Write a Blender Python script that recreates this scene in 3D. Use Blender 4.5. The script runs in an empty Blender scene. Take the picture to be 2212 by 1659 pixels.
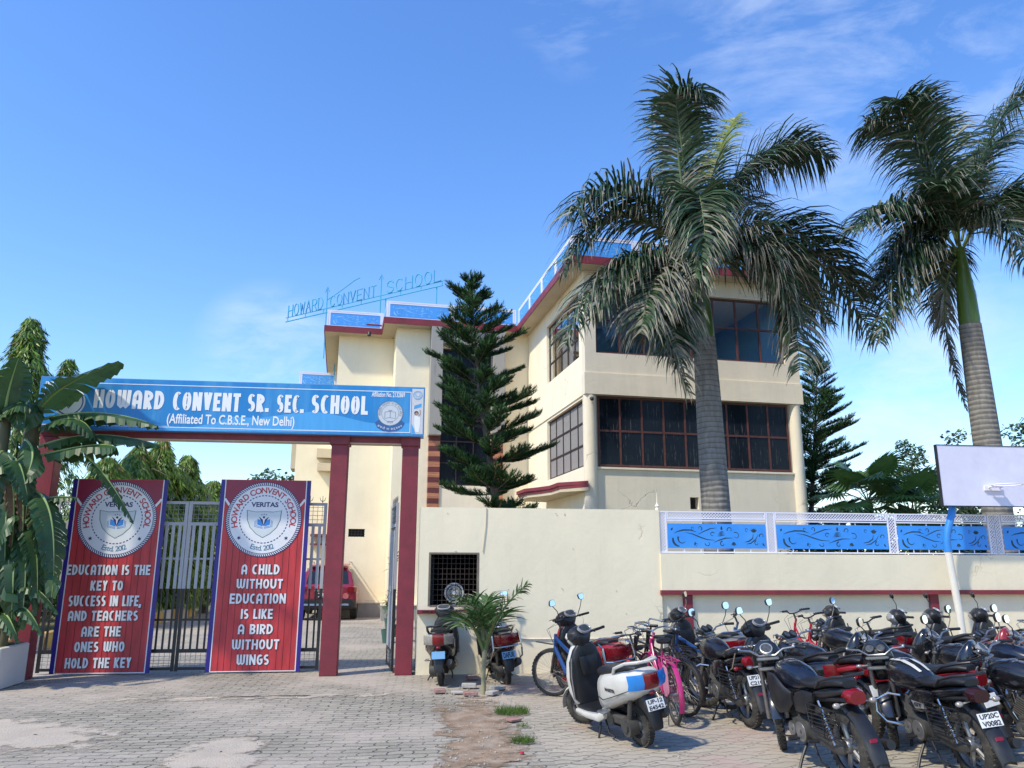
import bpy, math, random
from mathutils import Vector, Matrix, Quaternion
R = math.radians
scene = bpy.context.scene
COL = scene.collection
rnd = random.Random(7)

# ------------------------------------------------------------------ camera, sky, sun, exposure
CAM = Vector((0, 0, 1.70))
PITCH, ROLL, YAW = R(12.97), R(0.21), R(6.81)
_F = Vector((0, math.cos(PITCH), math.sin(PITCH))); _U = Vector((0, -math.sin(PITCH), math.cos(PITCH))); _R = Vector((1, 0, 0))
_M = Matrix.Rotation(-YAW, 3, 'Z')
FW = _M @ _F
RT = _M @ (math.cos(ROLL) * _R + math.sin(ROLL) * _U)
UP = _M @ (-math.sin(ROLL) * _R + math.cos(ROLL) * _U)
cd = bpy.data.cameras.new('camera'); cam = bpy.data.objects.new('camera', cd); COL.objects.link(cam)
cam.matrix_world = Matrix.Translation(CAM) @ Matrix((RT, UP, -FW)).transposed().to_4x4()
cd.sensor_fit = 'HORIZONTAL'; cd.sensor_width = 36.0; cd.lens = 36.0 * 1670.0 / 2212.0
cd.clip_start = 0.05; cd.clip_end = 3000
scene.camera = cam

SUN_DIR = Vector((-0.72, -0.44, 1.0)).normalized()      # towards the sun
el = math.asin(SUN_DIR.z); az = math.atan2(SUN_DIR.x, SUN_DIR.y)
w = bpy.data.worlds.new('World'); scene.world = w; w.use_nodes = True
nt = w.node_tree; nt.nodes.clear()
def N(nt, t, **kw):
    n = nt.nodes.new(t)
    for k, v in kw.items():
        if k.startswith('i_'): n.inputs[k[2:].replace('_', ' ')].default_value = v
        else: setattr(n, k, v)
    return n
def math_node(nt, op, a, b=None, clamp=False):
    n = nt.nodes.new('ShaderNodeMath'); n.operation = op; n.use_clamp = clamp
    for i, s in enumerate((a, b)):
        if s is None: continue
        if isinstance(s, (int, float)): n.inputs[i].default_value = s
        else: nt.links.new(s, n.inputs[i])
    return n.outputs[0]
def ramp(nt, fac, stops):
    n = nt.nodes.new('ShaderNodeValToRGB'); e = n.color_ramp.elements
    while len(e) < len(stops): e.new(0.5)
    for q, (p, c) in zip(e, stops):
        q.position = p; q.color = (c, c, c, 1) if isinstance(c, (int, float)) else (*c, 1)
    if fac is not None: nt.links.new(fac, n.inputs[0])
    return n.outputs[0]
def mixc(nt, fac, a, b, mode='MIX'):
    n = nt.nodes.new('ShaderNodeMix'); n.data_type = 'RGBA'; n.blend_type = mode
    for s, i in ((fac, 0), (a, 6), (b, 7)):
        if isinstance(s, (int, float)): n.inputs[i].default_value = s
        elif isinstance(s, tuple): n.inputs[i].default_value = (*s, 1)
        else: nt.links.new(s, n.inputs[i])
    return n.outputs[2]
sky = N(nt, 'ShaderNodeTexSky', sky_type='NISHITA', sun_disc=False, sun_elevation=el, sun_rotation=az,
        altitude=200, air_density=1.3, dust_density=0.3, ozone_density=6.0)
tc = N(nt, 'ShaderNodeTexCoord')
geo_dir = tc.outputs['Generated']
def ray_dir(px, py): return (FW + (px - 1106) / 1670 * RT - (py - 829.5) / 1670 * UP).normalized()
def blob(px, py, lo, hi):
    d = ray_dir(px, py)
    n = nt.nodes.new('ShaderNodeVectorMath'); n.operation = 'DOT_PRODUCT'
    nt.links.new(geo_dir, n.inputs[0]); n.inputs[1].default_value = d
    m = N(nt, 'ShaderNodeMapRange', interpolation_type='SMOOTHSTEP')
    nt.links.new(n.outputs['Value'], m.inputs[0]); m.inputs[1].default_value = math.cos(R(hi)); m.inputs[2].default_value = math.cos(R(lo))
    return m.outputs[0]
mp = N(nt, 'ShaderNodeMapping'); nt.links.new(geo_dir, mp.inputs[0]); mp.inputs['Scale'].default_value = (5.0, 7.0, 16.0); mp.inputs['Rotation'].default_value = (0.0, R(-14), 0.0)
nz = N(nt, 'ShaderNodeTexNoise', i_Scale=1.0, i_Detail=8.0, i_Roughness=0.62, i_Distortion=0.4); nt.links.new(mp.outputs[0], nz.inputs['Vector'])
cl = ramp(nt, nz.outputs['Fac'], [(0.40, 0.0), (0.72, 1.0)])
mk = None
for px, py, lo, hi, s in ((590, 770, 1, 6, 0.55), (1960, 900, 1, 9, 0.7), (1850, 80, 2, 15, 0.5), (1250, 20, 1, 5, 0.4), (2080, 720, 1, 6, 0.35)):
    b = math_node(nt, 'MULTIPLY', blob(px, py, lo, hi), s)
    mk = b if mk is None else math_node(nt, 'MAXIMUM', mk, b)
cm = math_node(nt, 'MULTIPLY', cl, mk)
hs = N(nt, 'ShaderNodeHueSaturation', i_Hue=0.509, i_Saturation=1.16, i_Value=1.84); nt.links.new(sky.outputs[0], hs.inputs['Color'])
skc = mixc(nt, cm, hs.outputs[0], (6.5, 7.4, 9.0))
bg = N(nt, 'ShaderNodeBackground', i_Strength=0.13); nt.links.new(skc, bg.inputs[0])
wo = N(nt, 'ShaderNodeOutputWorld'); nt.links.new(bg.outputs[0], wo.inputs[0])

sl = bpy.data.lights.new('sun', 'SUN'); sl.energy = 4.1; sl.angle = R(2.4); sl.color = (1.0, 0.93, 0.745)
so = bpy.data.objects.new('sun', sl); COL.objects.link(so); so.location = (-20, -10, 40)
so.rotation_euler = SUN_DIR.to_track_quat('Z', 'Y').to_euler()
scene.view_settings.view_transform = 'Standard'; scene.view_settings.look = 'None'
scene.view_settings.exposure = 0.15; scene.view_settings.gamma = 1.0
scene.cycles.max_bounces = 8; scene.cycles.transparent_max_bounces = 16

# ------------------------------------------------------------------ pixel -> world helpers (photo seen at 2212 x 1659)
def _ray(px, py): return FW + (px - 1106) / 1670 * RT - (py - 829.5) / 1670 * UP
def at(px, py, Y): d = _ray(px, py); return CAM + d * (Y / d.y)
def gnd(px, py, z=0.0): d = _ray(px, py); return CAM + d * ((z - CAM.z) / d.z)

# ------------------------------------------------------------------ materials
MATS = {}
def srgb(r, g, b):
    f = lambda c: (c / 255 / 12.92) if c / 255 <= 0.04045 else ((c / 255 + 0.055) / 1.055) ** 2.4
    return (f(r), f(g), f(b))
def mat(name, col, rough=0.5, metal=0.0, var=0.12, vscale=6.0, bump=0.0, bscale=40.0, spec=0.5, dirt=None, dirt_amt=0.4, dscale=3.0, coat=0.0, stretch=None, transl=0.0, backcol=None):
    if name in MATS: return MATS[name]
    m = bpy.data.materials.new(name); m.use_nodes = True; nt = m.node_tree; nt.nodes.clear()
    out = N(nt, 'ShaderNodeOutputMaterial'); p = N(nt, 'ShaderNodeBsdfPrincipled')
    nt.links.new(p.outputs[0], out.inputs[0])
    p.inputs['Roughness'].default_value = rough; p.inputs['Metallic'].default_value = metal
    p.inputs['Specular IOR Level'].default_value = spec; p.inputs['Coat Weight'].default_value = coat
    tcn = N(nt, 'ShaderNodeTexCoord'); vec = tcn.outputs['Object']
    if stretch:
        mpn = N(nt, 'ShaderNodeMapping'); mpn.inputs['Scale'].default_value = stretch; nt.links.new(vec, mpn.inputs[0]); svec = mpn.outputs[0]
    else: svec = vec
    c = col
    n1 = N(nt, 'ShaderNodeTexNoise', i_Scale=vscale, i_Detail=6.0, i_Roughness=0.6); nt.links.new(svec, n1.inputs['Vector'])
    lo = tuple(max(0, x * (1 - var)) for x in col); hi = tuple(min(1, x * (1 + var)) for x in col)
    cs = ramp(nt, n1.outputs['Fac'], [(0.3, lo), (0.7, hi)])
    if dirt:
        n2 = N(nt, 'ShaderNodeTexNoise', i_Scale=dscale, i_Detail=8.0, i_Roughness=0.65); nt.links.new(svec, n2.inputs['Vector'])
        f = ramp(nt, n2.outputs['Fac'], [(0.45, 0.0), (0.75, dirt_amt)])
        cs = mixc(nt, f, cs, dirt)
        if metal == 0: 
            rr = math_node(nt, 'MULTIPLY_ADD', f, 0.5); rr.node.inputs[2].default_value = rough; nt.links.new(rr, p.inputs['Roughness'])
    nt.links.new(cs, p.inputs['Base Color'])
    if bump:
        n3 = N(nt, 'ShaderNodeTexNoise', i_Scale=bscale, i_Detail=6.0, i_Roughness=0.6); nt.links.new(svec, n3.inputs['Vector'])
        bn = N(nt, 'ShaderNodeBump', i_Strength=bump, i_Distance=0.02); nt.links.new(n3.outputs['Fac'], bn.inputs['Height']); nt.links.new(bn.outputs[0], p.inputs['Normal'])
    if transl:
        tr = N(nt, 'ShaderNodeBsdfTranslucent'); nt.links.new(cs, tr.inputs[0])
        mx = N(nt, 'ShaderNodeMixShader'); mx.inputs[0].default_value = transl
        nt.links.new(p.outputs[0], mx.inputs[1]); nt.links.new(tr.outputs[0], mx.inputs[2]); nt.links.new(mx.outputs[0], out.inputs[0])
    MATS[name] = m; return m

# ------------------------------------------------------------------ mesh builder
def V(*a): return Vector(a)
class MB:
    def __init__(s): s.v = []; s.f = []; s.mi = []; s.cur = 0
    def add(s, vs, fs):
        n = len(s.v); s.v.extend(vs)
        for f in fs: s.f.append(tuple(i + n for i in f)); s.mi.append(s.cur)
    def quad(s, *p): s.add([tuple(q) for q in p], [tuple(range(len(p)))])
    def box(s, c, d, rot=None):
        hx, hy, hz = d[0] / 2, d[1] / 2, d[2] / 2; c = Vector(c)
        vs = [Vector((x, y, z)) for x in (-hx, hx) for y in (-hy, hy) for z in (-hz, hz)]
        if rot is not None: vs = [rot @ q for q in vs]
        s.add([tuple(q + c) for q in vs], [(0, 1, 3, 2), (4, 6, 7, 5), (0, 4, 5, 1), (2, 3, 7, 6), (0, 2, 6, 4), (1, 5, 7, 3)])
    def bb(s, x0, x1, y0, y1, z0, z1): s.box(((x0 + x1) / 2, (y0 + y1) / 2, (z0 + z1) / 2), (x1 - x0, y1 - y0, z1 - z0))
    def bevbox(s, c, d, b=0.01, rot=None):
        # box with chamfered vertical and horizontal edges via three stacked rings
        hx, hy, hz = d[0] / 2, d[1] / 2, d[2] / 2; c = Vector(c); b = min(b, hx * .9, hy * .9, hz * .9)
        def ring(ix, z): return [(-hx + ix + b, -hy + ix, z), (hx - ix - b, -hy + ix, z), (hx - ix, -hy + ix + b, z), (hx - ix, hy - ix - b, z), (hx - ix - b, hy - ix, z), (-hx + ix + b, hy - ix, z), (-hx + ix, hy - ix - b, z), (-hx + ix, -hy + ix + b, z)]
        rs = [ring(b, -hz), ring(0, -hz + b), ring(0, hz - b), ring(b, hz)]
        vs = [Vector(q) for r in rs for q in r]
        if rot is not None: vs = [rot @ q for q in vs]
        fs = [tuple(range(7, -1, -1)), tuple(range(24, 32))]
        for k in range(3):
            for i in range(8): j = (i + 1) % 8; fs.append((k * 8 + i, k * 8 + j, k * 8 + 8 + j, k * 8 + 8 + i))
        s.add([tuple(q + c) for q in vs], fs)
    def rings(s, rings, cap=True, closed=False):
        n = len(rings[0]); vs = [tuple(q) for r in rings for q in r]; fs = []; m = len(rings)
        for k in range(m if closed else m - 1):
            a = k * n; b = ((k + 1) % m) * n
            for i in range(n): j = (i + 1) % n; fs.append((a + i, a + j, b + j, b + i))
        if cap and not closed: fs.append(tuple(range(n - 1, -1, -1))); fs.append(tuple((m - 1) * n + i for i in range(n)))
        s.add(vs, fs)
    def tube(s, pts, r, n=8, closed=False, flat=None):
        pts = [Vector(p) for p in pts]; m = len(pts); rs = r if isinstance(r, (list, tuple)) else [r] * m
        out = []; up = None
        for i, p in enumerate(pts):
            if closed: t = pts[(i + 1) % m] - pts[i - 1]
            else: t = pts[min(i + 1, m - 1)] - pts[max(i - 1, 0)]
            if t.length < 1e-9: t = Vector((0, 0, 1))
            t.normalize()
            if up is None:
                up = Vector((0, 0, 1)) if abs(t.z) < 0.9 else Vector((1, 0, 0))
            x = up - t * up.dot(t)
            if x.length < 1e-6: x = t.orthogonal()
            x.normalize(); y = t.cross(x); up = x
            fx, fy = flat if flat else (1, 1)
            out.append([p + x * (math.cos(2 * math.pi * k / n) * rs[i] * fx) + y * (math.sin(2 * math.pi * k / n) * rs[i] * fy) for k in range(n)])
        s.rings(out, True, closed)
    def cyl(s, a, b, r, n=16, r2=None): s.tube([a, b], [r, r if r2 is None else r2], n)
    def lathe(s, prof, origin=(0, 0, 0), axis='Y', n=32, closed=False):
        # prof: (along axis, radius)
        o = Vector(origin); out = []
        for k in range(n):
            a = 2 * math.pi * k / n; c, d = math.cos(a), math.sin(a); ring = []
            for t, r in prof:
                q = {'Y': (r * c, t, r * d), 'Z': (r * c, r * d, t), 'X': (t, r * c, r * d)}[axis]
                ring.append(o + Vector(q))
            out.append(ring)
        m = len(prof); vs = [tuple(q) for r in out for q in r]; fs = []
        for k in range(n):
            a = k * m; b = ((k + 1) % n) * m
            for i in range(m if closed else m - 1):
                j = (i + 1) % m; fs.append((a + i, b + i, b + j, a + j))
        s.add(vs, fs)
    def sphere(s, c, r, n=16, m=10):
        rx, ry, rz = (r, r, r) if isinstance(r, (int, float)) else r; c = Vector(c); rs = []
        for k in range(m + 1):
            t = math.pi * k / m; z = -math.cos(t); q = max(math.sin(t), 0.01)
            rs.append([c + Vector((rx * q * math.cos(2 * math.pi * i / n), ry * q * math.sin(2 * math.pi * i / n), rz * z)) for i in range(n)])
        s.rings(rs)
    def loftx(s, st, n=16, e=2.6, y0=0.0, cap=True):
        # stations (x, z_bottom, z_top, half_width[, exponent[, y shift]]): superellipse rings in the YZ plane
        rs = []
        for q in st:
            x, zb, zt, hw = q[:4]; ee = q[4] if len(q) > 4 else e; yy = y0 + (q[5] if len(q) > 5 else 0)
            zc, hz = (zb + zt) / 2, (zt - zb) / 2; ring = []
            for k in range(n):
                a = 2 * math.pi * (k + .5) / n; c, d = math.cos(a), math.sin(a)
                ring.append(Vector((x, yy + hw * math.copysign(abs(c) ** (2 / ee), c), zc + hz * math.copysign(abs(d) ** (2 / ee), d))))
            rs.append(ring)
        s.rings(rs, cap)
    def loftz(s, st, n=16, e=2.6):
        # stations (z, x_back, x_front, half_width[, exponent])
        rs = []
        for q in st:
            z, xb, xf, hw = q[:4]; ee = q[4] if len(q) > 4 else e
            xc, hx = (xb + xf) / 2, (xf - xb) / 2
            rs.append([Vector((xc + hx * math.copysign(abs(math.cos(a)) ** (2 / ee), math.cos(a)), hw * math.copysign(abs(math.sin(a)) ** (2 / ee), math.sin(a)), z)) for a in [2 * math.pi * (k + .5) / n for k in range(n)]])
        s.rings(rs)
    def prism(s, poly, y0, y1, axis='Y'):
        # 2D polygon extruded; axis Y: (x,z); axis X: (y,z); axis Z: (x,y)
        f = {'Y': lambda p, t: (p[0], t, p[1]), 'X': lambda p, t: (t, p[0], p[1]), 'Z': lambda p, t: (p[0], p[1], t)}[axis]
        n = len(poly); vs = [f(p, y0) for p in poly] + [f(p, y1) for p in poly]
        fs = [tuple(range(n)), tuple(range(2 * n - 1, n - 1, -1))] + [(i, i + n, (i + 1) % n + n, (i + 1) % n) for i in range(n)]
        s.add(vs, fs)
    def flat2d(s, polys, fn):
        for vs, fs in polys: s.add([tuple(fn(*p)) for p in vs], fs)
    def build(s, name, mats, parent=None, smooth=40, org=None, link=True):
        me = bpy.data.meshes.new(name)
        vs = s.v if org is None else [(a[0] - org[0], a[1] - org[1], a[2] - org[2]) for a in s.v]
        me.from_pydata([tuple(q) for q in vs], [], s.f); me.update()
        ms = mats if isinstance(mats, (list, tuple)) else [mats]
        for m in ms: me.materials.append(m)
        if len(ms) > 1: me.polygons.foreach_set('material_index', s.mi)
        if smooth:
            me.polygons.foreach_set('use_smooth', [True] * len(me.polygons))
            me.set_sharp_from_angle(angle=R(smooth))
        o = bpy.data.objects.new(name, me); COL.objects.link(o)
        if parent: o.parent = parent
        return o
def fixnormals(o):
    import bmesh
    bm = bmesh.new(); bm.from_mesh(o.data); bmesh.ops.recalc_face_normals(bm, faces=bm.faces); bm.to_mesh(o.data); bm.free(); return o
def tag(o, label, cat, group=None):
    o['label'] = label; o['category'] = cat
    if group: o['group'] = group
    return o
def thing(name, label, cat, loc=(0, 0, 0), rot=0.0, group=None):
    o = bpy.data.objects.new(name, None); COL.objects.link(o); o.empty_display_size = 0.2
    o.location = loc; o.rotation_euler = (0, 0, rot)
    return tag(o, label, cat, group)
def struct(o, kind='structure'): o['kind'] = kind; return o
def copy_tree(o, parent=None):
    c = o.copy(); COL.objects.link(c); c.parent = parent
    for ch in list(o.children): copy_tree(ch, c)
    return c

def dissolve(e):
    # hand the pieces of a turned helper frame straight to its thing
    M = Matrix.Translation(e.location) @ e.rotation_euler.to_matrix().to_4x4(); p = e.parent
    for ch in list(e.children):
        mb_ = M @ ch.matrix_basis; ch.parent = p; ch.matrix_basis = mb_
    bpy.data.objects.remove(e)

# ------------------------------------------------------------------ lettering (Blender's own font, turned into mesh)
_TC = {}
def text_geo(s, bold=0.0):
    k = (s, bold)
    if k in _TC: return _TC[k]
    cu = bpy.data.curves.new('lettering', 'FONT'); cu.body = s; cu.size = 1.0; cu.offset = bold; cu.resolution_u = 3
    ob = bpy.data.objects.new('lettering', cu); COL.objects.link(ob)
    dg = bpy.context.evaluated_depsgraph_get(); me = bpy.data.meshes.new_from_object(ob.evaluated_get(dg))
    vs = [(v.co.x, v.co.y) for v in me.vertices]; fs = [tuple(p.vertices) for p in me.polygons]
    bpy.data.objects.remove(ob); bpy.data.curves.remove(cu); bpy.data.meshes.remove(me)
    _TC[k] = (vs, fs); return vs, fs
def fit_text(s, x0, x1, y0, y1, bold=0.0, keep=False):
    vs, fs = text_geo(s, bold)
    if not vs: return [([], [])]
    ax = min(v[0] for v in vs); bx = max(v[0] for v in vs); ay = min(v[1] for v in vs); by = max(v[1] for v in vs)
    sx = (x1 - x0) / max(bx - ax, 1e-6); sy = (y1 - y0) / max(by - ay, 1e-6)
    if keep:
        sx = sy = min(sx, sy); x0 = (x0 + x1) / 2 - (bx - ax) * sx / 2
    return [([(x0 + (v[0] - ax) * sx, y0 + (v[1] - ay) * sy) for v in vs], fs)]
def arc_text(s, cx, cy, r, a0, a1, size, bold=0.0, inward=False):
    # characters spread from angle a0 to a1 (degrees, anticlockwise from +x)
    chars = s if isinstance(s, (list, tuple)) else list(s); out = []; n = len(chars)
    ws = []
    for ch in chars:
        vs, _ = text_geo(ch, bold); ws.append((max(v[0] for v in vs) - min(v[0] for v in vs) + 0.13) if vs else 0.32)
    tot = sum(ws); acc = 0
    for ch, wd in zip(chars, ws):
        t = (acc + wd / 2) / tot; acc += wd; a = R(a0 + (a1 - a0) * t); vs, fs = text_geo(ch, bold)
        if not vs: continue
        mx = (max(v[0] for v in vs) + min(v[0] for v in vs)) / 2; rot = a + math.pi / 2 if inward else a - math.pi / 2
        c, d = math.cos(rot), math.sin(rot); px, py = cx + r * math.cos(a), cy + r * math.sin(a)
        out.append(([(px + ((v[0] - mx) * c - v[1] * d) * size, py + ((v[0] - mx) * d + v[1] * c) * size) for v in vs], fs))
    return out
def disc2d(cx, cy, r, n=48, r0=0.0):
    if r0 <= 0: return [([(cx + r * math.cos(2 * math.pi * k / n), cy + r * math.sin(2 * math.pi * k / n)) for k in range(n)], [tuple(range(n))])]
    vs = [(cx + q * math.cos(2 * math.pi * k / n), cy + q * math.sin(2 * math.pi * k / n)) for k in range(n) for q in (r0, r)]
    return [(vs, [(2 * k, 2 * k + 1, (2 * k + 3) % (2 * n), (2 * k + 2) % (2 * n)) for k in range(n)])]
def dashes2d(cx, cy, r, r0, n, duty=0.6, skew=0.0):
    out = []
    for k in range(n):
        a, b = 2 * math.pi * k / n, 2 * math.pi * (k + duty) / n
        out.append(([(cx + q * math.cos(t), cy + q * math.sin(t)) for q, t in ((r0, a), (r, a + skew), (r, b + skew), (r0, b))], [(0, 1, 2, 3)]))
    return out
def poly2d(p): return [(list(p), [tuple(range(len(p)))])]
def stroke2d(pts, wd):
    n = len(pts); L = []; Rr = []
    for i, p in enumerate(pts):
        a = pts[max(i - 1, 0)]; b = pts[min(i + 1, n - 1)]; dx, dy = b[0] - a[0], b[1] - a[1]; l = math.hypot(dx, dy) or 1
        ww = wd[i] if isinstance(wd, (list, tuple)) else wd
        L.append((p[0] - dy / l * ww / 2, p[1] + dx / l * ww / 2)); Rr.append((p[0] + dy / l * ww / 2, p[1] - dx / l * ww / 2))
    vs = L + Rr; return [(vs, [(i, i + n, i + n + 1, i + 1) for i in range(n - 1)])]
# ================================================================== MATERIALS OF THE PLACE
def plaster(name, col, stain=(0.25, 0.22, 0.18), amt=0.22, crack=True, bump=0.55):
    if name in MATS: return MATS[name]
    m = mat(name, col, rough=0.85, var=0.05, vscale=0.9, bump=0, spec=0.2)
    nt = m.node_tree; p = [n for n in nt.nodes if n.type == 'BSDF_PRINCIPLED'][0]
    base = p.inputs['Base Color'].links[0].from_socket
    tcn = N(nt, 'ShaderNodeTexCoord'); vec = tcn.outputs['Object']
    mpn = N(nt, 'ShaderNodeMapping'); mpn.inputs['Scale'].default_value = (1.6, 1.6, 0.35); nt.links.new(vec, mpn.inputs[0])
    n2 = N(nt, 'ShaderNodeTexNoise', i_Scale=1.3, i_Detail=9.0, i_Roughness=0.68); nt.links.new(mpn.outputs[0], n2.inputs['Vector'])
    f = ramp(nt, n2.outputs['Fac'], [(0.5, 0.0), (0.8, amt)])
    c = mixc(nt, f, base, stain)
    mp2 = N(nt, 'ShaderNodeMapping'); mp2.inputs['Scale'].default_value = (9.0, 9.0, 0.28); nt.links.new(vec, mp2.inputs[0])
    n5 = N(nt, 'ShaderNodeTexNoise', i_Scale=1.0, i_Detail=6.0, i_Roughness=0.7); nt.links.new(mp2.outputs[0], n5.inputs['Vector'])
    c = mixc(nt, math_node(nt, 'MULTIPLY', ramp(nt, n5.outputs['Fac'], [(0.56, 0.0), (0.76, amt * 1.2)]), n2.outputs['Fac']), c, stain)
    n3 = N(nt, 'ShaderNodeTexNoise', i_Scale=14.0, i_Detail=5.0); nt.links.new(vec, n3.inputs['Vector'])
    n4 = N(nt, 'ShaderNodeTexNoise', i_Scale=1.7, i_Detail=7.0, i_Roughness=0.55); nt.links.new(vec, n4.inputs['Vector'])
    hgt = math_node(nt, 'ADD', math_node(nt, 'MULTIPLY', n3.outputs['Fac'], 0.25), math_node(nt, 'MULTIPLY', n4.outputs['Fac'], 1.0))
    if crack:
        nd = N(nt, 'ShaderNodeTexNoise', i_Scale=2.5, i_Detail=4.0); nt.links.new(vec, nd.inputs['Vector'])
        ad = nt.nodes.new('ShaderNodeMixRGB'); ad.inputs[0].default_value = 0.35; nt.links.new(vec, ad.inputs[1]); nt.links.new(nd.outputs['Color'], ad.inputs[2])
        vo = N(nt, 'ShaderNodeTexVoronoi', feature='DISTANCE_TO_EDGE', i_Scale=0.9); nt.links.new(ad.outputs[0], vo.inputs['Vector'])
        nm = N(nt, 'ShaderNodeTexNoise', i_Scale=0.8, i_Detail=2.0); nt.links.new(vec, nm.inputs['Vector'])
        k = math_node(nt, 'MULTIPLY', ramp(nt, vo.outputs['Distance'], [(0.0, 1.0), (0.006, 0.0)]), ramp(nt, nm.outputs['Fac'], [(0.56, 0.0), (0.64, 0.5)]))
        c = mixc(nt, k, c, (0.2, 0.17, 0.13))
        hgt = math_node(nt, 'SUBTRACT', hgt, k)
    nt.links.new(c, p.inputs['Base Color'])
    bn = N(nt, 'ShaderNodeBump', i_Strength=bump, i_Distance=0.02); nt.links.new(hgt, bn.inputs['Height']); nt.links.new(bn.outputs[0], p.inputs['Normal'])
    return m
M_WALL = plaster('plaster beige', (0.82, 0.715, 0.52), amt=0.12)
M_BLOCK = plaster('plaster pale grey cream', (0.78, 0.69, 0.55), amt=0.2)
M_WING = plaster('plaster warm cream', (0.90, 0.79, 0.575), amt=0.10, crack=False)
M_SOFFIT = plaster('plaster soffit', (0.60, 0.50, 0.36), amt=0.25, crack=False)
M_RED = mat('maroon paint', (0.21, 0.022, 0.035), rough=0.5, var=0.16, vscale=3, dirt=(0.10, 0.03, 0.03), dirt_amt=0.5, dscale=5, bump=0.15, bscale=30)
M_CONC = mat('weathered concrete', (0.36, 0.34, 0.31), rough=0.9, var=0.3, vscale=3, stretch=(2, 2, .4), dirt=(.12, .11, .1), dirt_amt=.6, bump=0.3)
M_WHITE = mat('white lattice paint', (0.78, 0.76, 0.86), rough=0.55, var=0.04, dirt=(.5, .5, .52), dirt_amt=.25)
M_BLUE = mat('sky blue panel paint', (0.035, 0.27, 0.78), rough=0.5, var=0.06, vscale=3, dirt=(0.10, .38, .8), dirt_amt=0.5, dscale=2.0)
M_BLUEF = mat('faded blue panel', (0.07, 0.33, 0.80), rough=0.5, var=0.1, vscale=2)
M_BLUEL = mat('faded floral blue', (0.22, 0.5, 0.85), rough=0.5, var=0.1)
M_CYAN = mat('cyan enamel frame', (0.06, 0.38, 0.62), rough=0.5, var=0.1)
M_FRAME = mat('rust red window steel', (0.10, 0.032, 0.028), rough=0.6, var=0.35, vscale=8)
M_FRAMED = mat('dark window steel', (0.035, 0.022, 0.02), rough=0.6, var=0.3)
M_BLACK = mat('black paint', (0.012, 0.013, 0.016), rough=0.45, var=0.3, dirt=(.07, .065, .06), dirt_amt=.35)
M_GREYP = mat('grey gate paint', (0.40, 0.40, 0.42), rough=0.5, var=0.08, dirt=(.25, .23, .2), dirt_amt=.35)
M_DARKIN = mat('painted interior dimness', (0.02, 0.02, 0.022), rough=0.9, var=0.2)  # near-black colour standing in for the dimness of unlit rooms
M_INBLUE = mat('interior blue wall', (0.22, 0.46, 0.74), rough=0.8, var=0.05)
M_INCEIL = mat('interior ceiling', (0.70, 0.69, 0.66), rough=0.9, var=0.05)
M_WOODL = mat('light tile wood', (0.42, 0.17, 0.09), rough=0.45, var=0.35, vscale=2.2, stretch=(1, 1, 14))
M_WOODD = mat('dark tile wood', (0.12, 0.028, 0.03), rough=0.45, var=0.35, vscale=2.2, stretch=(1, 1, 14))
M_BLIND = mat('grey blind slats', (0.30, 0.28, 0.27), rough=0.7, var=0.1, vscale=9, stretch=(.2, .2, 6))

def tinted(name, col, streak=0.5, rough=0.12):
    m = mat(name, col, rough=rough, var=0.3, vscale=0.8, spec=0.12)
    nt = m.node_tree; p = [n for n in nt.nodes if n.type == 'BSDF_PRINCIPLED'][0]; base = p.inputs['Base Color'].links[0].from_socket
    tcn = N(nt, 'ShaderNodeTexCoord'); mpn = N(nt, 'ShaderNodeMapping'); mpn.inputs['Scale'].default_value = (22, 22, 1.7); nt.links.new(tcn.outputs['Object'], mpn.inputs[0])
    n2 = N(nt, 'ShaderNodeTexNoise', i_Scale=1.0, i_Detail=5.0, i_Roughness=0.75); nt.links.new(mpn.outputs[0], n2.inputs['Vector'])
    f = ramp(nt, n2.outputs['Fac'], [(0.58, 0.0), (0.70, streak)])
    c = mixc(nt, f, base, (0.30, 0.28, 0.27)); nt.links.new(c, p.inputs['Base Color'])
    nt.links.new(math_node(nt, 'ADD', f, rough), p.inputs['Roughness'])
    return m
M_TINT = tinted('tinted dirty glass', (0.010, 0.014, 0.022), 0.45)
M_TINT2 = tinted('dark stair glass', (0.008, 0.01, 0.016), 0.15)
def clear_glass():
    m = bpy.data.materials.new('clear window glass'); m.use_nodes = True; nt = m.node_tree; nt.nodes.clear()
    out = N(nt, 'ShaderNodeOutputMaterial'); t = N(nt, 'ShaderNodeBsdfTransparent'); g = N(nt, 'ShaderNodeBsdfGlossy'); g.inputs['Roughness'].default_value = 0.03
    t.inputs[0].default_value = (0.80, 0.86, 0.88, 1)
    fr = N(nt, 'ShaderNodeFresnel', i_IOR=1.5); mx = N(nt, 'ShaderNodeMixShader')
    nt.links.new(fr.outputs[0], mx.inputs[0]); nt.links.new(t.outputs[0], mx.inputs[1]); nt.links.new(g.outputs[0], mx.inputs[2]); nt.links.new(mx.outputs[0], out.inputs[0])
    return m
M_CLEAR = clear_glass()

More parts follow.
